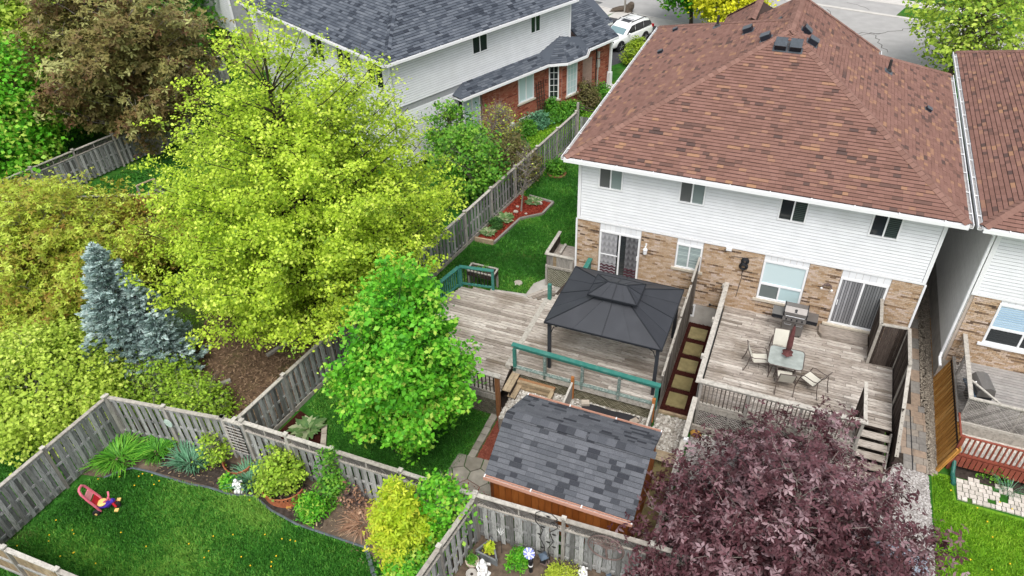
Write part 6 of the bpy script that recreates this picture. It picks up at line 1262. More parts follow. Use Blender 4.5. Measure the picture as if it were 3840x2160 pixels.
def csec(y, w, z0, zs, zt, wt): return [(-w, y, z0), (w, y, z0), (w * .97, y, (z0 + zt) / 2), (wt + .06, y, zt - .05), (wt, y, zt), (-wt, y, zt), (-wt - .06, y, zt - .05), (-w * .97, y, (z0 + zt) / 2)]
part(cr_, 'cabin', M_car, lambda mb: loft(mb, [csec(*b) for b in cab]), smooth=True)
part(cr_, 'windscreen', M_cargl, lambda mb: mb.slab([(.7, .96, 1.03), (-.7, .96, 1.03), (-.6, .12, 1.55), (.6, .12, 1.55)], .02))
part(cr_, 'rear_window', M_cargd, lambda mb: mb.slab([(-.6, -2.36, 1.12), (.6, -2.36, 1.12), (.54, -2.06, 1.5), (-.54, -2.06, 1.5)], .02))
for s in (-1, 1):
    for (a, b, c_, d) in (((.72, 1.02), (-.2, 1.02), (-.2, 1.5), (.12, 1.48)), ((-.26, 1.02), (-1.15, 1.03), (-1.15, 1.52), (-.26, 1.51)), ((-1.21, 1.03), (-2.1, 1.1), (-1.9, 1.42), (-1.21, 1.52))):
        q = [(s * (.872 - .23 * max(0, z - 1.3) - .03 * (z > 1.3)), y, z) for y, z in (a, b, c_, d)]; part(cr_, 'side_window', M_cargd, lambda mb: mb.slab(q if s < 0 else q[::-1], .03))
    part(cr_, 'roof_rail', M_black, lambda mb: mb.tube([(s * .6, .0, 1.57), (s * .6, -.15, 1.66), (s * .6, -1.5, 1.69), (s * .58, -1.7, 1.6)], .03, 6))
    part(cr_, 'mirror', M_car, lambda mb: mb.ball((s * 1.02, .62, 1.07), (.11, .08, .08), 8, 5), smooth=True); part(cr_, 'headlight', M_lamp, lambda mb: mb.slab([(s * .5, 2.36, .72), (s * .84, 2.12, .76), (s * .84, 2.1, .87), (s * .52, 2.32, .84)][::-s], .06)); part(cr_, 'tail_light', M_lightred, lambda mb: mb.box((s * .8, -2.28, .95), (.16, .2, .18)))
    part(cr_, 'sill_cladding', M_black, lambda mb: mb.span((s * .86, -1.0, .22), (s * .945, 1.0, .36)))
    for y in (1.4, -1.35):
        part(cr_, 'wheel_arch', M_black, lambda mb: mb.tube([(s * .8, y, .36), (s * .935, y, .36)], .41, 20)); wv = part(cr_, 'wheel', M_tyre, lambda mb: mb.tube([(s * .72, y, .345), (s * .95, y, .345)], .345, 20)); part(wv, 'hub', M_black, lambda mb: mb.tube([(s * .94, y, .345), (s * .957, y, .345)], .24, 16))
        for k in range(5): part(wv, 'spoke', M_rim, lambda mb: mb.bar((s * .96, y, .345), (s * .96, y + .22 * math.cos(k * 1.2566 + .3), .345 + .22 * math.sin(k * 1.2566 + .3)), .02, .07, up=(s, 0, 0)))
part(cr_, 'front_bumper', M_black, lambda mb: mb.span((-.72, 2.24, .3), (.72, 2.43, .5))); part(cr_, 'grille', M_black, lambda mb: mb.span((-.4, 2.3, .58), (.4, 2.415, .74))); part(cr_, 'sunroof', M_cargd, lambda mb: mb.slab([(-.4, -.65, 1.637), (.4, -.65, 1.637), (.4, .0, 1.585), (-.4, .0, 1.585)], .02))
for y in (-.35, -1.25): part(cr_, 'cross_bar', M_car, lambda mb: mb.bar((-.6, y, 1.69), (.6, y, 1.69), .06, .03))
sp_ = thing('tree_stump', 'broken brown tree stump with grey post at the kerb behind the car', 'tree stump', (-7.9, 36.3, 0))
part(sp_, 'stump', M_bark, lambda mb: mb.tube([(.2, .1, 0), (.25, .12, .25), (.42, .1, .5), (.5, .05, .72)], [.42, .34, .3, .2], 9) and mb.tube([(.1, .2, 0), (.0, .3, .5)], [.25, .1], 7)); part(sp_, 'root', M_bark, lambda mb: [mb.tube([(.3, .1, .3), (-.6, -.2 + k * .3, .15), (-1.2, -.4 + k * .4, .02)], [.25, .15, .05], 6) for k in range(3)] and None); part(sp_, 'post', M_wood, lambda mb: mb.box((0, -.2, .5), (.12, .12, 1.0)))

br = thing('deck_rail', 'pale wooden deck rail corner left of the lime tree above the dark fence', 'railing', (-22.8, .3, 0), R_(-20))
for x, y in ((0, 0), (0, -.9), (.6, 0)): part(br, 'post', M_wood, lambda mb: mb.box((x, y, .55), (.08, .08, 1.1)))
for a, b in (((0, 0), (0, -.9)), ((0, 0), (.6, 0))): part(br, 'top_rail', M_tan, lambda mb: mb.bar((*a, 1.1), (*b, 1.1), .09, .05)); part(br, 'bottom_rail', M_wood, lambda mb: mb.bar((*a, .5), (*b, .5), .05, .08))
# ---------------------------------------------------------------- plants
pr = np.random.RandomState(11)
def unit(v): return v / np.maximum(1e-6, np.linalg.norm(v, axis=-1, keepdims=True))
def leafgeo(C, Nn, size, shape='diamond', droop=.0, dirs=None):
    "C centres, Nn normals -> quads"
    n = len(C); r = pr.normal(0, 1, (n, 3)) if dirs is None else dirs
    t = unit(r - (r * Nn).sum(1, keepdims=True) * Nn); b = np.cross(Nn, t); l = size * pr.uniform(.5, 1.5, (n, 1))
    if shape == 'maple':
        V = []; 
        for a, k in ((0, 1.0), (1.25, .85), (-1.25, .85)):
            d = t * math.cos(a) + b * math.sin(a); e = -t * math.sin(a) + b * math.cos(a)
            V += [C, C + d * l * k * .5 + e * l * .2 - Nn * l * .04, C + d * l * k - Nn * l * .16, C + d * l * k * .5 - e * l * .2 - Nn * l * .04]
        V = np.stack(V, 1).reshape(-1, 3); return V, 3
    w = {'diamond': .38, 'lance': .2, 'needle': .17, 'round': .48}[shape]
    V = np.stack([C - t * l * .5, C + b * l * w + Nn * l * .06, C + t * l * .5 - Nn * l * droop, C - b * l * w + Nn * l * .06], 1).reshape(-1, 3); return V, 1
def addleaves(par, name, C, Nn, size, T, m, shape='diamond', droop=.15, dirs=None):
    V, k = leafgeo(C, Nn, size, shape, droop, dirs)
    return npmesh(name, V, np.arange(len(V)).reshape(-1, 4), np.repeat(np.clip(T, 0, 1), k), m, par, 'stuff')
def crownpts(profile, n, amp, seed, shell=.4):
    r = np.random.RandomState(seed); zs = np.array([p[0] for p in profile]); rs = np.array([p[1] for p in profile])
    z = r.uniform(zs[0], zs[-1], n * 4); rr = np.interp(z, zs, rs); k = r.uniform(0, 1, n * 4) < (rr / rs.max()) ** 1.15; z, rr = z[k][:n], rr[k][:n]
    th = r.uniform(0, 6.2832, len(z)); ph = r.uniform(0, 6.28, 8)
    nz = sum(np.sin(th * (i + 1) + z * (.5 + .37 * i) + ph[i]) / (1 + .45 * i) for i in range(7)) / 2.2
    rad = rr * (1 + amp * nz) * r.uniform(0, 1, len(z)) ** (shell + .9 * np.clip(z / zs[-1] - .6, 0, 1))
    return np.stack([rad * np.cos(th), rad * np.sin(th), z + r.normal(0, .12, len(z))], 1)
def tree(name, label, cat, base, profile, nclump, nleaf, clump, leaf, m, bark, trunk_r=.2, lean=(0, 0), amp=.18, seed=1, shape='diamond', limbs=40, twigs=0, fork=None, group=None, flat=.6, tvar=.25, tmid=.5, up=.8, bare=0, shell=.4, lead=None, limb_r=.3, low=None, droop=.15, along=0, rise=.55, spread=.32):
    t = thing(name, label, cat, (base[0], base[1], 0), 0, group); top = profile[-1][0]; low = profile[0][0] if low is None else low
    P = crownpts(profile, nclump, amp, seed, shell); P[:, 0] += lean[0] * P[:, 2] / top; P[:, 1] += lean[1] * P[:, 2] / top
    P0 = P
    if along:      # foliage strung along upswept limbs, leaving gaps between them
        Q = []; r2 = np.random.RandomState(seed + 9)
        for e in P:
            rad = math.hypot(e[0] - lean[0] * e[2] / top, e[1] - lean[1] * e[2] / top); hz = max(low * .45 + .05, e[2] - rise * rad - .15)
            s = np.array([lean[0] * hz / top, lean[1] * hz / top, hz]); L_ = np.linalg.norm(e - s)
            k = max(3, int(along * L_)); f = r2.uniform(.16, 1.04, k) ** .75
            m_ = s + (e - s) * .55 + np.array([0, 0, -.06 * L_]); q = ((1 - f) ** 2)[:, None] * s + (2 * f * (1 - f))[:, None] * m_ + (f ** 2)[:, None] * e
            Q.append(q + r2.normal(0, 1, (k, 3)) * spread * (1.05 - .55 * f)[:, None] * np.array([1, 1, .7]))
        P = np.concatenate(Q)
    n = len(P); c = np.repeat(P, nleaf, 0); st = np.random.RandomState(seed + 50)
    off = st.normal(0, 1, c.shape) * clump * .5; off[:, 2] *= flat; C = c + off
    out = unit(c - np.array([lean[0] * .5, lean[1] * .5, top * .35])); Nn = unit(np.array([0, 0, up]) + .45 * out + st.normal(0, .55, C.shape))
    ct = np.repeat(st.normal(tmid, tvar, n), nleaf); T = ct + st.normal(0, tvar * .55, len(C)) + .06 * lump(C[:, 0] + C[:, 2], C[:, 1], 2.2, seed)
    # trunk and limbs
    mb = MB(); H = top * .8
    def tp(z): f = z / top; return Vector((lean[0] * f + .12 * math.sin(z * .9 + seed), lean[1] * f + .1 * math.cos(z * .7 + seed) - .1 * math.cos(seed), z))
    zs = [H * i / 9 for i in range(10)]
    if trunk_r > 0: mb.tube([tp(z) - Vector((0, 0, .1 if z == 0 else 0)) for z in zs], [trunk_r * (1.25 if i == 0 else 1) * (1 - .88 * i / 9) for i in range(10)], 8)
    rr = random.Random(seed); idx = list(range(len(P0))); rr.shuffle(idx)
    for i in idx[:limbs]:
        e = Vector(P0[i]); hz = max(low * .5 + .1, min(H * .95, e.z - (rise if along else (.35 + rr.random() * .3)) * math.hypot(e.x, e.y) - .2)); s = tp(hz); mid = s.lerp(e, .55) + Vector((0, 0, (-.04 if along else .12) * (e - s).length)) + Vector((rr.uniform(-.2, .2), rr.uniform(-.2, .2), 0))
        r0 = max(.02, trunk_r * limb_r * (1 - .6 * hz / top)); mb.tube([s, s.lerp(mid, .5) + Vector((0, 0, .03)), mid, e], [r0, r0 * .75, r0 * .5, r0 * .2], 5, rr.random(), cap=False)
        for k in range(twigs):
            q = mid.lerp(e, rr.uniform(0, 1)); w = q + Vector((rr.uniform(-1, 1), rr.uniform(-1, 1), rr.uniform(.1, 1))) * clump * 1.3; mb.tube([q, q.lerp(w, .5) + Vector((0, 0, .05)), w], [r0 * .3, r0 * .22, r0 * .1], 4, rr.random(), cap=False)
    tr = mb.build('trunk', bark, t)
    if bare < 1: addleaves(t, 'crown', C, Nn, leaf, T, m, shape, droop)
    return t
L_lime = leafmat('lime_leaves', [(.15, .25, .016), (.3, .44, .026), (.46, .6, .045), (.66, .76, .13)], .6, k=.72)
L_green = leafmat('fresh_green_leaves', [(.045, .22, .012), (.1, .4, .016), (.19, .55, .03), (.45, .62, .09)], .55)
L_purple = leafmat('purple_maple_leaves', [(.03, .007, .009), (.07, .024, .03), (.125, .056, .065), (.26, .175, .19)], .25, rough=.42, k=.95)
L_bronze = leafmat('bronze_maple_leaves', [(.13, .065, .028), (.165, .125, .042), (.22, .21, .06), (.35, .36, .13)], .4, k=.8)
L_yg = leafmat('yellow_green_maple_leaves', [(.27, .15, .03), (.34, .33, .04), (.4, .52, .045), (.6, .72, .12)], .55)
L_hedge = leafmat('pale_green_hedge_leaves', [(.2, .33, .03), (.36, .5, .05), (.5, .64, .085), (.64, .72, .16)], .55)
L_low = leafmat('low_shrub_leaves', [(.14, .2, .02), (.24, .42, .03), (.38, .58, .05), (.55, .7, .1)], .5)
L_mid = leafmat('mid_green_leaves', [(.04, .16, .014), (.08, .27, .02), (.16, .4, .03), (.3, .52, .06)], .5)
L_dark = leafmat('dark_shrub_leaves', [(.025, .09, .02), (.045, .15, .03), (.08, .22, .04)], .4)
L_olive = leafmat('olive_brown_leaves', [(.12, .09, .04), (.16, .14, .05), (.19, .22, .05)], .4)
L_yellow = leafmat('golden_leaves', [(.3, .46, .015), (.42, .56, .022), (.56, .64, .04), (.68, .58, .07)], .5)
L_street = leafmat('street_yellow_leaves', [(.55, .56, .015), (.7, .7, .025), (.82, .8, .06)], .5)
L_spruce = leafmat('blue_spruce_needles', [(.11, .17, .155), (.21, .295, .28), (.33, .43, .415), (.48, .57, .55)], .25, k=1.05)
L_iris = leafmat('blue_green_blades', [(.06, .19, .09), (.13, .33, .18), (.24, .46, .3)], .4)
L_lily = leafmat('green_lily_blades', [(.06, .24, .02), (.12, .4, .03), (.25, .56, .06)], .45)
L_hosta = leafmat('variegated_leaves', [(.07, .17, .05), (.16, .28, .09), (.5, .54, .33)], .3)
L_dead = mat('dry_grass', [(.2, .1, .06), (.32, .18, .11), (.42, .28, .19)], rough=.9, namt=.2)
L_juni = leafmat('golden_juniper', [(.26, .4, .025), (.42, .55, .04), (.58, .68, .08)], .45)

tree('lime_tree', 'tall yellow green tree with spreading crown in the middle left', 'tree', (-8.67, -5.07), [(2.1, 2.4), (2.9, 4.4), (3.8, 5.7), (5.0, 6.0), (6.6, 5.6), (8.2, 4.8), (9.8, 3.7), (11.0, 2.7), (12.0, 1.7), (12.9, .6)], 680, 17, .28, .1, L_lime, M_barkd, .26, (-.4, .0), .16, 3, limbs=300, twigs=1, tvar=.22, shell=.24, along=3.6, rise=.62, spread=.34, limb_r=.24)
tree('green_tree', 'dense bright green rounded tree on the middle lawn', 'tree', (-2.84, -9.83), [(1.4, 1.2), (2.0, 1.8), (3.2, 2.12), (4.6, 2.12), (6.0, 1.8), (7.0, 1.4), (7.7, .9), (8.2, .4)], 230, 13, .28, .13, L_green, M_barkd, .16, (1.15, -.15), .14, 5, shape='diamond', limbs=170, tvar=.22, shell=.2, droop=.35, along=7, rise=.35, spread=.27, limb_r=.2)
tree('purple_maple', 'broad dark purple leaved maple in the bottom right', 'tree', (9.15, -10.75), [(.7, 2.3), (1.2, 3.5), (2.0, 4.1), (2.9, 3.8), (3.8, 2.9), (4.6, 1.8), (5.4, .5)], 190, 8, .34, .15, L_purple, M_twig, .16, (.1, .3), .22, 8, shape='maple', limbs=170, twigs=2, tvar=.24, shell=.25, along=6.5, rise=.35, spread=.36, limb_r=.2)
tree('bronze_maple', 'large bronze and olive leaved maple at the upper left', 'tree', (-26.6, 4.3), [(2.2, 2.6), (3.6, 4.6), (5.5, 5.6), (7.5, 5.3), (9.5, 4.1), (11.2, 2.4), (12.4, .3)], 190, 16, .5, .24, L_bronze, M_twig, .28, (-1.5, .4), .2, 12, limbs=190, twigs=2, shape='maple', tvar=.25, along=2.6, rise=.6, spread=.6, limb_r=.2)
tree('maple_shrub', 'loose yellow green and rusty multi stem tree left of the blue spruce', 'tree', (-19.2, -8.2), [(.5, 2.6), (1.5, 4.0), (2.6, 4.2), (3.8, 3.4), (4.8, 2.2), (5.8, .6)], 330, 14, .4, .15, L_yg, M_twig, .13, (-.5, .6), .25, 15, limbs=200, twigs=2, tvar=.22, along=4, rise=.6, spread=.45, shape='maple', limb_r=.2)
tree('maple_shrub', 'rust tinted shrub behind the blue spruce near the dark fence', 'shrub', (-18.4, -4.4), [(.2, 1.8), (1.2, 2.5), (2.2, 2.0), (3.2, .4)], 330, 28, .6, .15, L_yg, M_twig, .08, (0, 0), .25, 16, limbs=50, twigs=3, tmid=.25, tvar=.2)
tree('maple_shrub', 'yellow green shrub at the left edge under the far fence', 'shrub', (-24.5, -5.6), [(.2, 2.4), (1.2, 3.0), (2.4, 2.4), (3.6, .4)], 380, 28, .7, .17, L_yg, M_twig, .1, (0, 0), .25, 17, limbs=40, twigs=2, tmid=.6, tvar=.2)
hg = tree('hedge_shrub', 'big pale green rounded shrub in the left corner by the bottom lawn', 'shrub', (-15.9, -12.6), [(.1, 2.2), (.8, 2.9), (1.6, 2.8), (2.4, 1.9), (3.0, .3)], 640, 40, .5, .12, L_hedge, M_twig, .06, (0, 0), .15, 21, limbs=60, twigs=2, tvar=.2, shell=.3)
tree('hedge_shrub', 'low pale green shrub cut by the left picture edge', 'shrub', (-19.2, -13.6), [(.1, 1.6), (.8, 2.3), (1.6, 2.0), (2.4, .4)], 330, 40, .5, .12, L_hedge, M_twig, .06, (0, 0), .18, 22, limbs=40, twigs=2, tvar=.2, shell=.35)
for i, (x, y, r, h, l) in enumerate(((-12.2, -10.6, 1.5, 1.5, 'low loose green shrub behind the slanted fence beside the spruce foot'), (-10.2, -11.0, 1.15, 1.2, 'low loose green shrub behind the fence near the timber edging'), (-14.3, -11.2, 1.2, 1.6, 'low green shrub between the spruce and the fence corner'))):
    tree('low_shrub', l, 'shrub', (x, y), [(.05, r * .8), (h * .4, r), (h * .75, r * .7), (h, r * .15)], 210, 24, .42, .1, L_low, M_twig, .03, (0, 0), .3, 30 + i, limbs=60, twigs=3, tmid=.45, tvar=.2, shell=.4)
tree('background_tree', 'bright green tree at the left edge above the far fence', 'tree', (-32.5, -1.0), [(.8, 3.0), (2.4, 4.2), (4.4, 4.4), (6.4, 3.4), (8, .6)], 620, 30, .9, .22, L_green, M_bark, .2, (0, 0), .2, 41, limbs=40, twigs=1, tmid=.6)
tree('background_tree', 'yellow green tree at the top left picture corner', 'tree', (-38.5, 5.5), [(1, 2.6), (3, 4.2), (6, 4.6), (8.5, 3.4), (10.5, .6)], 620, 30, 1.0, .26, L_hedge, M_bark, .2, (0, 0), .2, 42, limbs=40, twigs=1, tmid=.4)
tree('background_tree', 'pale yellow blossom tree at the top left behind the bronze maple', 'tree', (-41, 14.5), [(1, 2.6), (3, 4.2), (6, 4.4), (9, 3), (11, .6)], 520, 28, 1.0, .28, L_juni, M_bark, .2, (0, 0), .2, 43, limbs=30, twigs=1, tmid=.7)
tree('background_tree', 'dark green tree far behind the bronze maple crown', 'tree', (-35, 16), [(1, 2.6), (3, 4.6), (6, 4.8), (8.5, 3.4), (10.5, .6)], 520, 28, 1.0, .28, L_mid, M_bark, .2, (0, 0), .2, 44, limbs=30, tmid=.3)
tree('background_tree', 'green undergrowth tree below the bronze maple beyond the fence', 'tree', (-33.5, 6.5), [(.2, 2.6), (2, 3.6), (3.6, 2.4), (4.6, .4)], 420, 28, .9, .22, L_mid, M_bark, .12, (0, 0), .2, 45, limbs=30, tmid=.4)
# yard of the white house, behind the side fence
tree('small_tree', 'leafy green small tree in front of the white siding by the brick wall', 'tree', (-8.7, 7.3), [(1.0, 1.0), (1.9, 1.7), (2.8, 1.7), (3.6, 1.2), (4.3, .3)], 90, 9, .32, .15, L_mid, M_barkd, .09, (-.7, .3), .25, 51, limbs=90, twigs=2, tmid=.6, droop=.3, along=6, rise=.5, spread=.3, limb_r=.25)
tree('small_tree', 'thin leafed multi stem shrub between the lime tree and grey fence', 'shrub', (-7.2, 5.4), [(.5, .8), (1.4, 1.5), (2.6, 1.7), (3.6, .9), (4.2, .2)], 200, 26, .55, .15, L_mid, M_twig, .1, (0, 0), .25, 52, limbs=50, twigs=3, tmid=.6)
tree('bare_shrub', 'grey leafless twiggy shrub by the porch of the brick wall', 'shrub', (-7.7, 9.9), [(.4, .7), (1.6, 1.4), (2.6, 1.2), (3.3, .3)], 260, 6, .4, .1, L_yg, M_twig, .08, (0, 0), .25, 53, limbs=200, twigs=5, limb_r=.22)
tree('brown_shrub', 'brown olive rounded shrub behind the grey side fence', 'shrub', (-6.45, 8.2), [(.2, 1.1), (1, 1.7), (1.8, 1.3), (2.4, .2)], 330, 30, .42, .11, L_olive, M_twig, .06, (0, 0), .18, 54, limbs=60, twigs=3)
tree('thin_bare_tree', 'thin bare multi stem tree growing from the red mulch bed', 'tree', (-4.45, 5.3), [(1.0, .25), (2, .6), (3, .6), (3.7, .1)], 60, 2, .2, .06, L_hedge, M_twig, .05, (.1, .2), .2, 55, limbs=40, twigs=4, limb_r=.35, low=.2)
for i, (x, y, r, h, m, l) in enumerate(((-7.5, 13.4, .55, .8, L_mid, 'round green shrub beside the gas meter at the brick wall'), (-7.1, 14.5, .6, .75, L_iris, 'blue green mound under the basement window'), (-6.9, 16.0, .45, 1.0, L_mid, 'small round shrub at the foot of the wall trellis'), (-5.9, 16.6, .8, .8, L_mid, 'low spreading green plants below the bay window'), (-6.5, 15.6, .7, .6, L_mid, 'low green ground cover left of the bay'), (-5.45, 18.2, .95, 1.5, L_olive, 'brown green shrub in front of the right bay window'), (-4.9, 19.6, .8, .7, L_mid, 'green plants on the lawn by the concrete porch'), (-4.2, 25.7, 1.05, 1.7, L_juni, 'olive yellow round bush beside the white car'), (-4.2, 9.55, .5, .85, L_mid, 'small round leafy bush by the side fence near the gate'))):
    tree('garden_shrub', l, 'shrub', (x, y), [(.03, r * .75), (h * .35, r), (h * .75, r * .8), (h, r * .2)], int(160 * max(.5, r)), 26, .26, .1 if i != 7 else .11, m, M_twig, .03, (0, 0), .12, 60 + i, limbs=12, tmid=.4 if i != 7 else .15, tvar=.18)
o = part(None, 'mulch_ring', M_brownw, lambda mb: [mb.box((.42 * math.cos(k * .785), .42 * math.sin(k * .785), .03), (.3, .14, .08), rotz(k * .785 + 1.57), rnd.random()) for k in range(8)] and None); o.location = (-4.2, 9.5, 0); tag(o, 'ring of brown edging bricks round the small leafy bush', 'edging')
# street trees
tree('street_tree', 'dense green street tree behind the brown roof', 'tree', (-2.2, 33.8), [(1.8, 1.8), (3, 2.9), (4.8, 3.2), (6.6, 2.2), (7.6, .3)], 420, 30, .75, .24, L_green, M_bark, .16, (0, 0), .15, 71, limbs=30, tmid=.3, tvar=.2)
tree('street_tree', 'golden yellow street tree beside the green one', 'tree', (1.0, 31.0), [(1.6, 1.6), (2.6, 2.4), (4.2, 2.6), (5.6, 1.7), (6.6, .3)], 330, 30, .65, .22, L_street, M_bark, .13, (0, 0), .18, 72, limbs=30)
tree('street_tree', 'open crowned pale green tree in front of the road at the top right', 'tree', (15.5, 29.6), [(1.2, 1.8), (2.6, 3.4), (4.6, 4.0), (6.6, 3.4), (8.4, 1.8), (9.4, .3)], 430, 16, .8, .24, L_hedge, M_bark, .2, (.3, -.3), .2, 73, limbs=120, twigs=3, tmid=.35, shell=.55)
# golden maple sapling, shrub by the fence, bottom shrubs
tree('golden_sapling', 'golden yellow maple sapling in front of the lattice fence', 'tree', (-.72, -13.3), [(.35, .45), (.9, .72), (1.6, .74), (2.3, .56), (2.9, .3), (3.4, .05)], 240, 22, .3, .13, L_yellow, M_twig, .03, (0, 0), .15, 81, shape='maple', limbs=20, tvar=.2, tmid=.4)
tree('fence_shrub', 'leggy fresh green shrub between golden sapling and fence post corner', 'shrub', (.15, -12.55), [(.15, .55), (1.0, .75), (1.9, .7), (2.7, .4), (3.2, .1)], 200, 18, .34, .12, L_green, M_twig, .04, (0, 0), .3, 82, limbs=50, twigs=2, shell=.5)
tree('fence_shrub', 'low bright green shrub at the bottom edge beside the dividing fence', 'shrub', (-.15, -13.9), [(.05, .7), (.5, .85), (1.0, .5), (1.25, .1)], 220, 24, .3, .11, L_green, M_twig, .03, (0, 0), .2, 83, limbs=20)
tree('climbing_vine', 'green climbing vine on the lattice fence above dry grass', 'vine', (-3.75, -12.35), [(.1, .2), (.8, .36), (1.5, .32), (2.0, .2), (2.2, .05)], 80, 20, .25, .09, L_mid, M_twig, .02, (0, .1), .25, 84, limbs=40, twigs=1, tmid=.5)
tree('dry_shrub', 'dead reddish brown shrub below the vine', 'shrub', (-3.15, -12.3), [(.03, .4), (.4, .55), (.8, .3), (1.0, .05)], 60, 5, .2, .08, L_dead, M_rust, .03, (0, 0), .2, 85, limbs=60, twigs=4)
tree('bright_shrub', 'bright yellow green bushy shrub inside the large terracotta edging', 'shrub', (-5.65, -12.55), [(.3, .5), (.6, .72), (1.0, .7), (1.3, .42), (1.45, .1)], 110, 30, .3, .1, L_low, M_twig, .04, (.1, 0), .3, 86, limbs=30, tmid=.5, tvar=.25, flat=.28); 
tree('ferny_shrub', 'ferny yellow green plant beside the slatted trellis', 'shrub', (-8.25, -12.5), [(.2, .2), (.5, .42), (.8, .45), (1.1, .25), (1.4, .08)], 45, 18, .3, .09, L_low, M_twig, .03, (0, 0), .35, 87, limbs=24, twigs=2, flat=.3, tmid=.45)
tree('peony_plant', 'bushy bright green plant on dark soil below the lattice fence', 'shrub', (-4.15, -13.0), [(.05, .34), (.25, .45), (.5, .38), (.68, .1)], 110, 22, .22, .1, L_green, M_twig, .02, (0, 0), .15, 88, shape='lance', limbs=10, tmid=.35)
tree('golden_juniper', 'feathery golden green bush at the bottom edge left of the small statue', 'shrub', (3.7, -12.45), [(.03, .33), (.25, .42), (.5, .3), (.62, .06)], 150, 24, .16, .06, L_juni, M_twig, .02, (0, 0), .15, 89, shape='lance', limbs=8, tmid=.7)
tree('leafy_plant', 'leafy green plant with orange buds in the corner garden soil', 'plant', (2.4, -12.4), [(.05, .2), (.25, .28), (.5, .2), (.62, .05)], 60, 16, .14, .1, L_green, M_twig, .01, (.05, .1), .2, 90, shape='lance', limbs=6, tmid=.45)
tree('leafy_plant', 'small yellow plant inside the grey triangle planter', 'plant', (1.52, -12.35), [(.15, .06), (.3, .14), (.45, .1), (.55, .03)], 24, 12, .1, .07, L_yellow, M_twig, .01, (0, 0), .2, 91, limbs=5)
tree('leafy_plant', 'small green cushion plant in the pale clay pot', 'plant', (1.2, -12.87), [(.26, .12), (.32, .14), (.36, .05)], 40, 12, .08, .05, L_mid, M_twig, .0, (0, 0), .1, 92, limbs=0)
tree('leafy_plant', 'small yellow green plant beside the white seated statue', 'plant', (-7.3, -13.15), [(.03, .18), (.15, .24), (.3, .1)], 60, 16, .14, .07, L_green, M_twig, .01, (0, 0), .2, 93, limbs=4, tmid=.6)
tree('leafy_plant', 'dark green round mound in the red mulch bed', 'plant', (-5.15, 3.55), [(.06, .24), (.25, .32), (.45, .22), (.55, .05)], 110, 22, .14, .06, L_dark, M_twig, .01, (0, 0), .1, 94, limbs=0)
tree('leafy_plant', 'small seedlings in the dark planter table', 'plant', (-3.85, -.82), [(.9, .1), (.96, .4), (1.02, .1)], 18, 10, .1, .06, L_mid, M_twig, .0, (0, 0), .1, 95, limbs=0)
tree('leafy_plant', 'low weedy plants in the dark bed under the red balusters', 'plant', (15.2, -3.9), [(.03, .5), (.2, .7), (.35, .2)], 60, 14, .2, .07, L_mid, M_twig, .01, (0, 0), .3, 96, limbs=0)
def blades(name, label, x, y, r, n, L, w, m, arch=.5, group=None, tmid=.5, segs=3, up=1.0, ry=None, tip=False, z0=0):
    t = thing(name, label, 'plant', (x, y, z0), 0, group); a = pr.uniform(0, 6.28, n); q = np.sqrt(pr.uniform(0, 1, n)); bx = r * .75 * q * np.cos(a); by = (ry or r) * .75 * q * np.sin(a)
    d = np.stack([np.cos(a + pr.normal(0, .5, n)), np.sin(a + pr.normal(0, .5, n))], 1); l = L * pr.uniform(.6, 1.15, n); V = []
    for k in range(segs + 1):
        f = k / segs; out = l * arch * f ** 1.5; h = l * up * (f - .45 * arch * f * f * 1.6); ww = w * (1 - .75 * f if not tip else math.sin(math.pi * min(1, f * .85 + .12)))
        px, py = bx + d[:, 0] * out, by + d[:, 1] * out; V.append(np.stack([px - d[:, 1] * ww, py + d[:, 0] * ww, h], 1)); V.append(np.stack([px + d[:, 1] * ww, py - d[:, 0] * ww, h], 1))
    V = np.stack(V, 1); m0 = 2 * (segs + 1); F = np.array([(2 * k, 2 * k + 1, 2 * k + 3, 2 * k + 2) for k in range(segs)]); FF = (F[None] + m0 * np.arange(n)[:, None, None]).reshape(-1, 4)
    npmesh('foliage', V.reshape(-1, 3), FF, np.repeat(np.clip(pr.normal(tmid, .3, n), 0, 1), segs), m, t, 'stuff'); return t
blades('daylily_clump', 'large green daylily clump in the left corner of the bottom garden', -11.6, -13.6, .95, 460, .72, .025, L_lily, .75, ry=.7)
blades('daylily_clump', 'darker green daylily clump on bare soil by the slanted fence', -10.5, -12.95, .5, 240, .62, .022, L_lily, .7, tmid=.25)
blades('iris_clump', 'wide blue green iris clump in front of the slanted fence', -9.1, -12.9, .75, 260, .68, .022, L_iris, .6, ry=.4)
blades('iris_clump', 'blue green iris clump between statue and terracotta edging', -6.75, -12.75, .55, 230, .65, .022, L_iris, .6)
blades('dry_grass_clump', 'clump of dry tan grass beside the golden sapling', -2.5, -12.75, .55, 300, .5, .014, L_dead, .9, up=.7)
blades('grass_tuft', 'thin grass tuft standing at the pale paver patch', 15.6, -4.5, .35, 60, .7, .01, L_iris, .6)
for x, y, r, l, z in ((-6.3, -10.25, .48, 'large striped hosta in the dark mulch bed', .01), (-4.28, 6.25, .34, 'striped hosta farthest along the red mulch bed', .06), (-5.0, 4.35, .38, 'pale green hosta in the middle of the red mulch bed', .06), (-5.3, 3.0, .34, 'small hosta nearest the end of the red mulch bed', .06)):
    blades('hosta', l, x, y, r * .8, 130, r * .95, .085 if r > .4 else .065, L_hosta, .8, up=.95, tip=True, group='hostas', z0=z, segs=4)
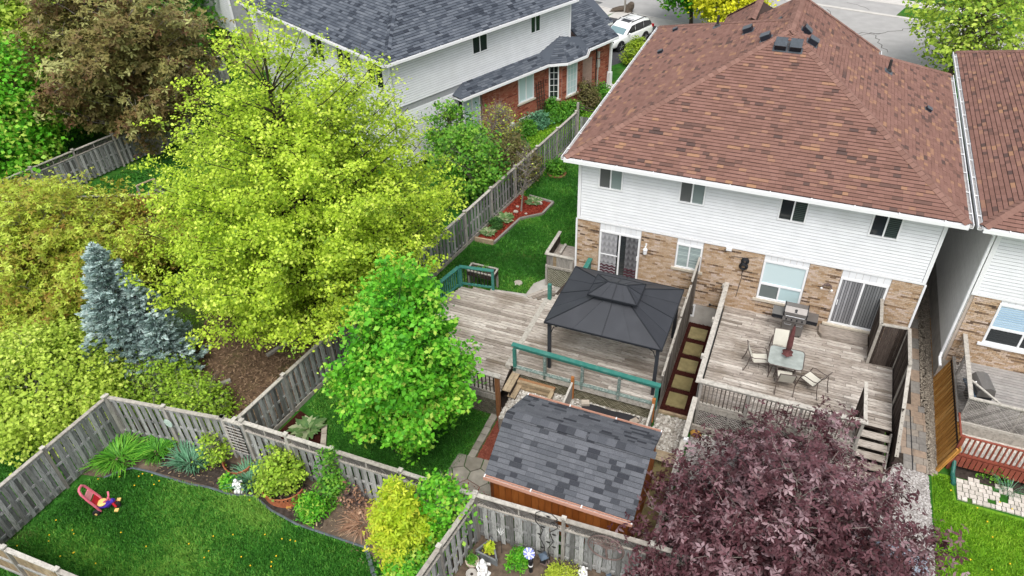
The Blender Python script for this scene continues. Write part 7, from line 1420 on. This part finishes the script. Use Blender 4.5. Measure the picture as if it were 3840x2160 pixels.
# blue spruces
def spruce(label, x, y, h, r, seed, lean=(.65, -.1)):
    t = thing('blue_spruce', label, 'tree', (x, y, 0), 0, 'blue spruces'); rr = np.random.RandomState(seed); mb = MB(); mb.tube([(0, 0, -.1), (0, 0, h * .5), (0, 0, h)], [.12, .07, .01], 7); C = []; Dn = []; T = []; zz = .15
    while zz < h * .98:
        f = 1 - zz / h; R0 = r * f ** .85 + .06; nb = int(7 + 9 * f); a0 = rr.uniform(0, 6.28)
        for i in range(nb):
            a = a0 + 6.283 * i / nb + rr.normal(0, .15); Lb = R0 * rr.uniform(.75, 1.12); zt = zz + rr.normal(0, .06); dirv = np.array([math.cos(a), math.sin(a), 0]); side = np.array([-math.sin(a), math.cos(a), 0]); ct = rr.normal(.55, .2)
            mb.tube([(0, 0, zt), tuple(dirv * Lb * .55 + np.array([0, 0, zt - .04])), tuple(dirv * Lb * .95 + np.array([0, 0, zt + .02]))], [.02, .012, .005], 4, cap=False)
            ns = int(6 + Lb * 16)
            for k in range(ns):
                s = rr.uniform(.15, 1.05) ** .8; wd = (1 - s) * .45 * Lb + .1; off = rr.uniform(-1, 1) * wd; p = dirv * Lb * s + side * off + np.array([0, 0, zt - .1 * math.sin(s * 3) + .06 * s - .05 * abs(off)])
                dd = dirv * 1.0 + side * (off / max(.05, wd)) * .9 + np.array([0, 0, .35])
                for q in range(7): C.append(p + rr.normal(0, .022, 3)); Dn.append(dd + rr.normal(0, .33, 3)); T.append(ct + rr.normal(0, .2))
        zz += .2 + .1 * f
    mb.v = [(v[0] + lean[0] * v[2] / h, v[1] + lean[1] * v[2] / h, v[2]) for v in mb.v]
    mb.build('trunk', M_barkd, t); C = np.array(C); C[:, 0] += lean[0] * C[:, 2] / h; C[:, 1] += lean[1] * C[:, 2] / h; Dn = unit(np.array(Dn)); Nn = unit(np.cross(Dn, rr.normal(0, 1, Dn.shape))); addleaves(t, 'crown', C, Nn, .17, np.array(T), L_spruce, 'needle', .05, dirs=Dn); return t
spruce('tall blue grey spruce at the left, highest of the three tips', -14.45, -9.8, 5.9, 1.95, 101)
spruce('shorter blue grey spruce close behind the tall one', -13.8, -9.45, 4.3, 1.6, 102)
spruce('lowest blue grey spruce on the right of the clump', -13.2, -9.6, 3.0, 1.5, 103)
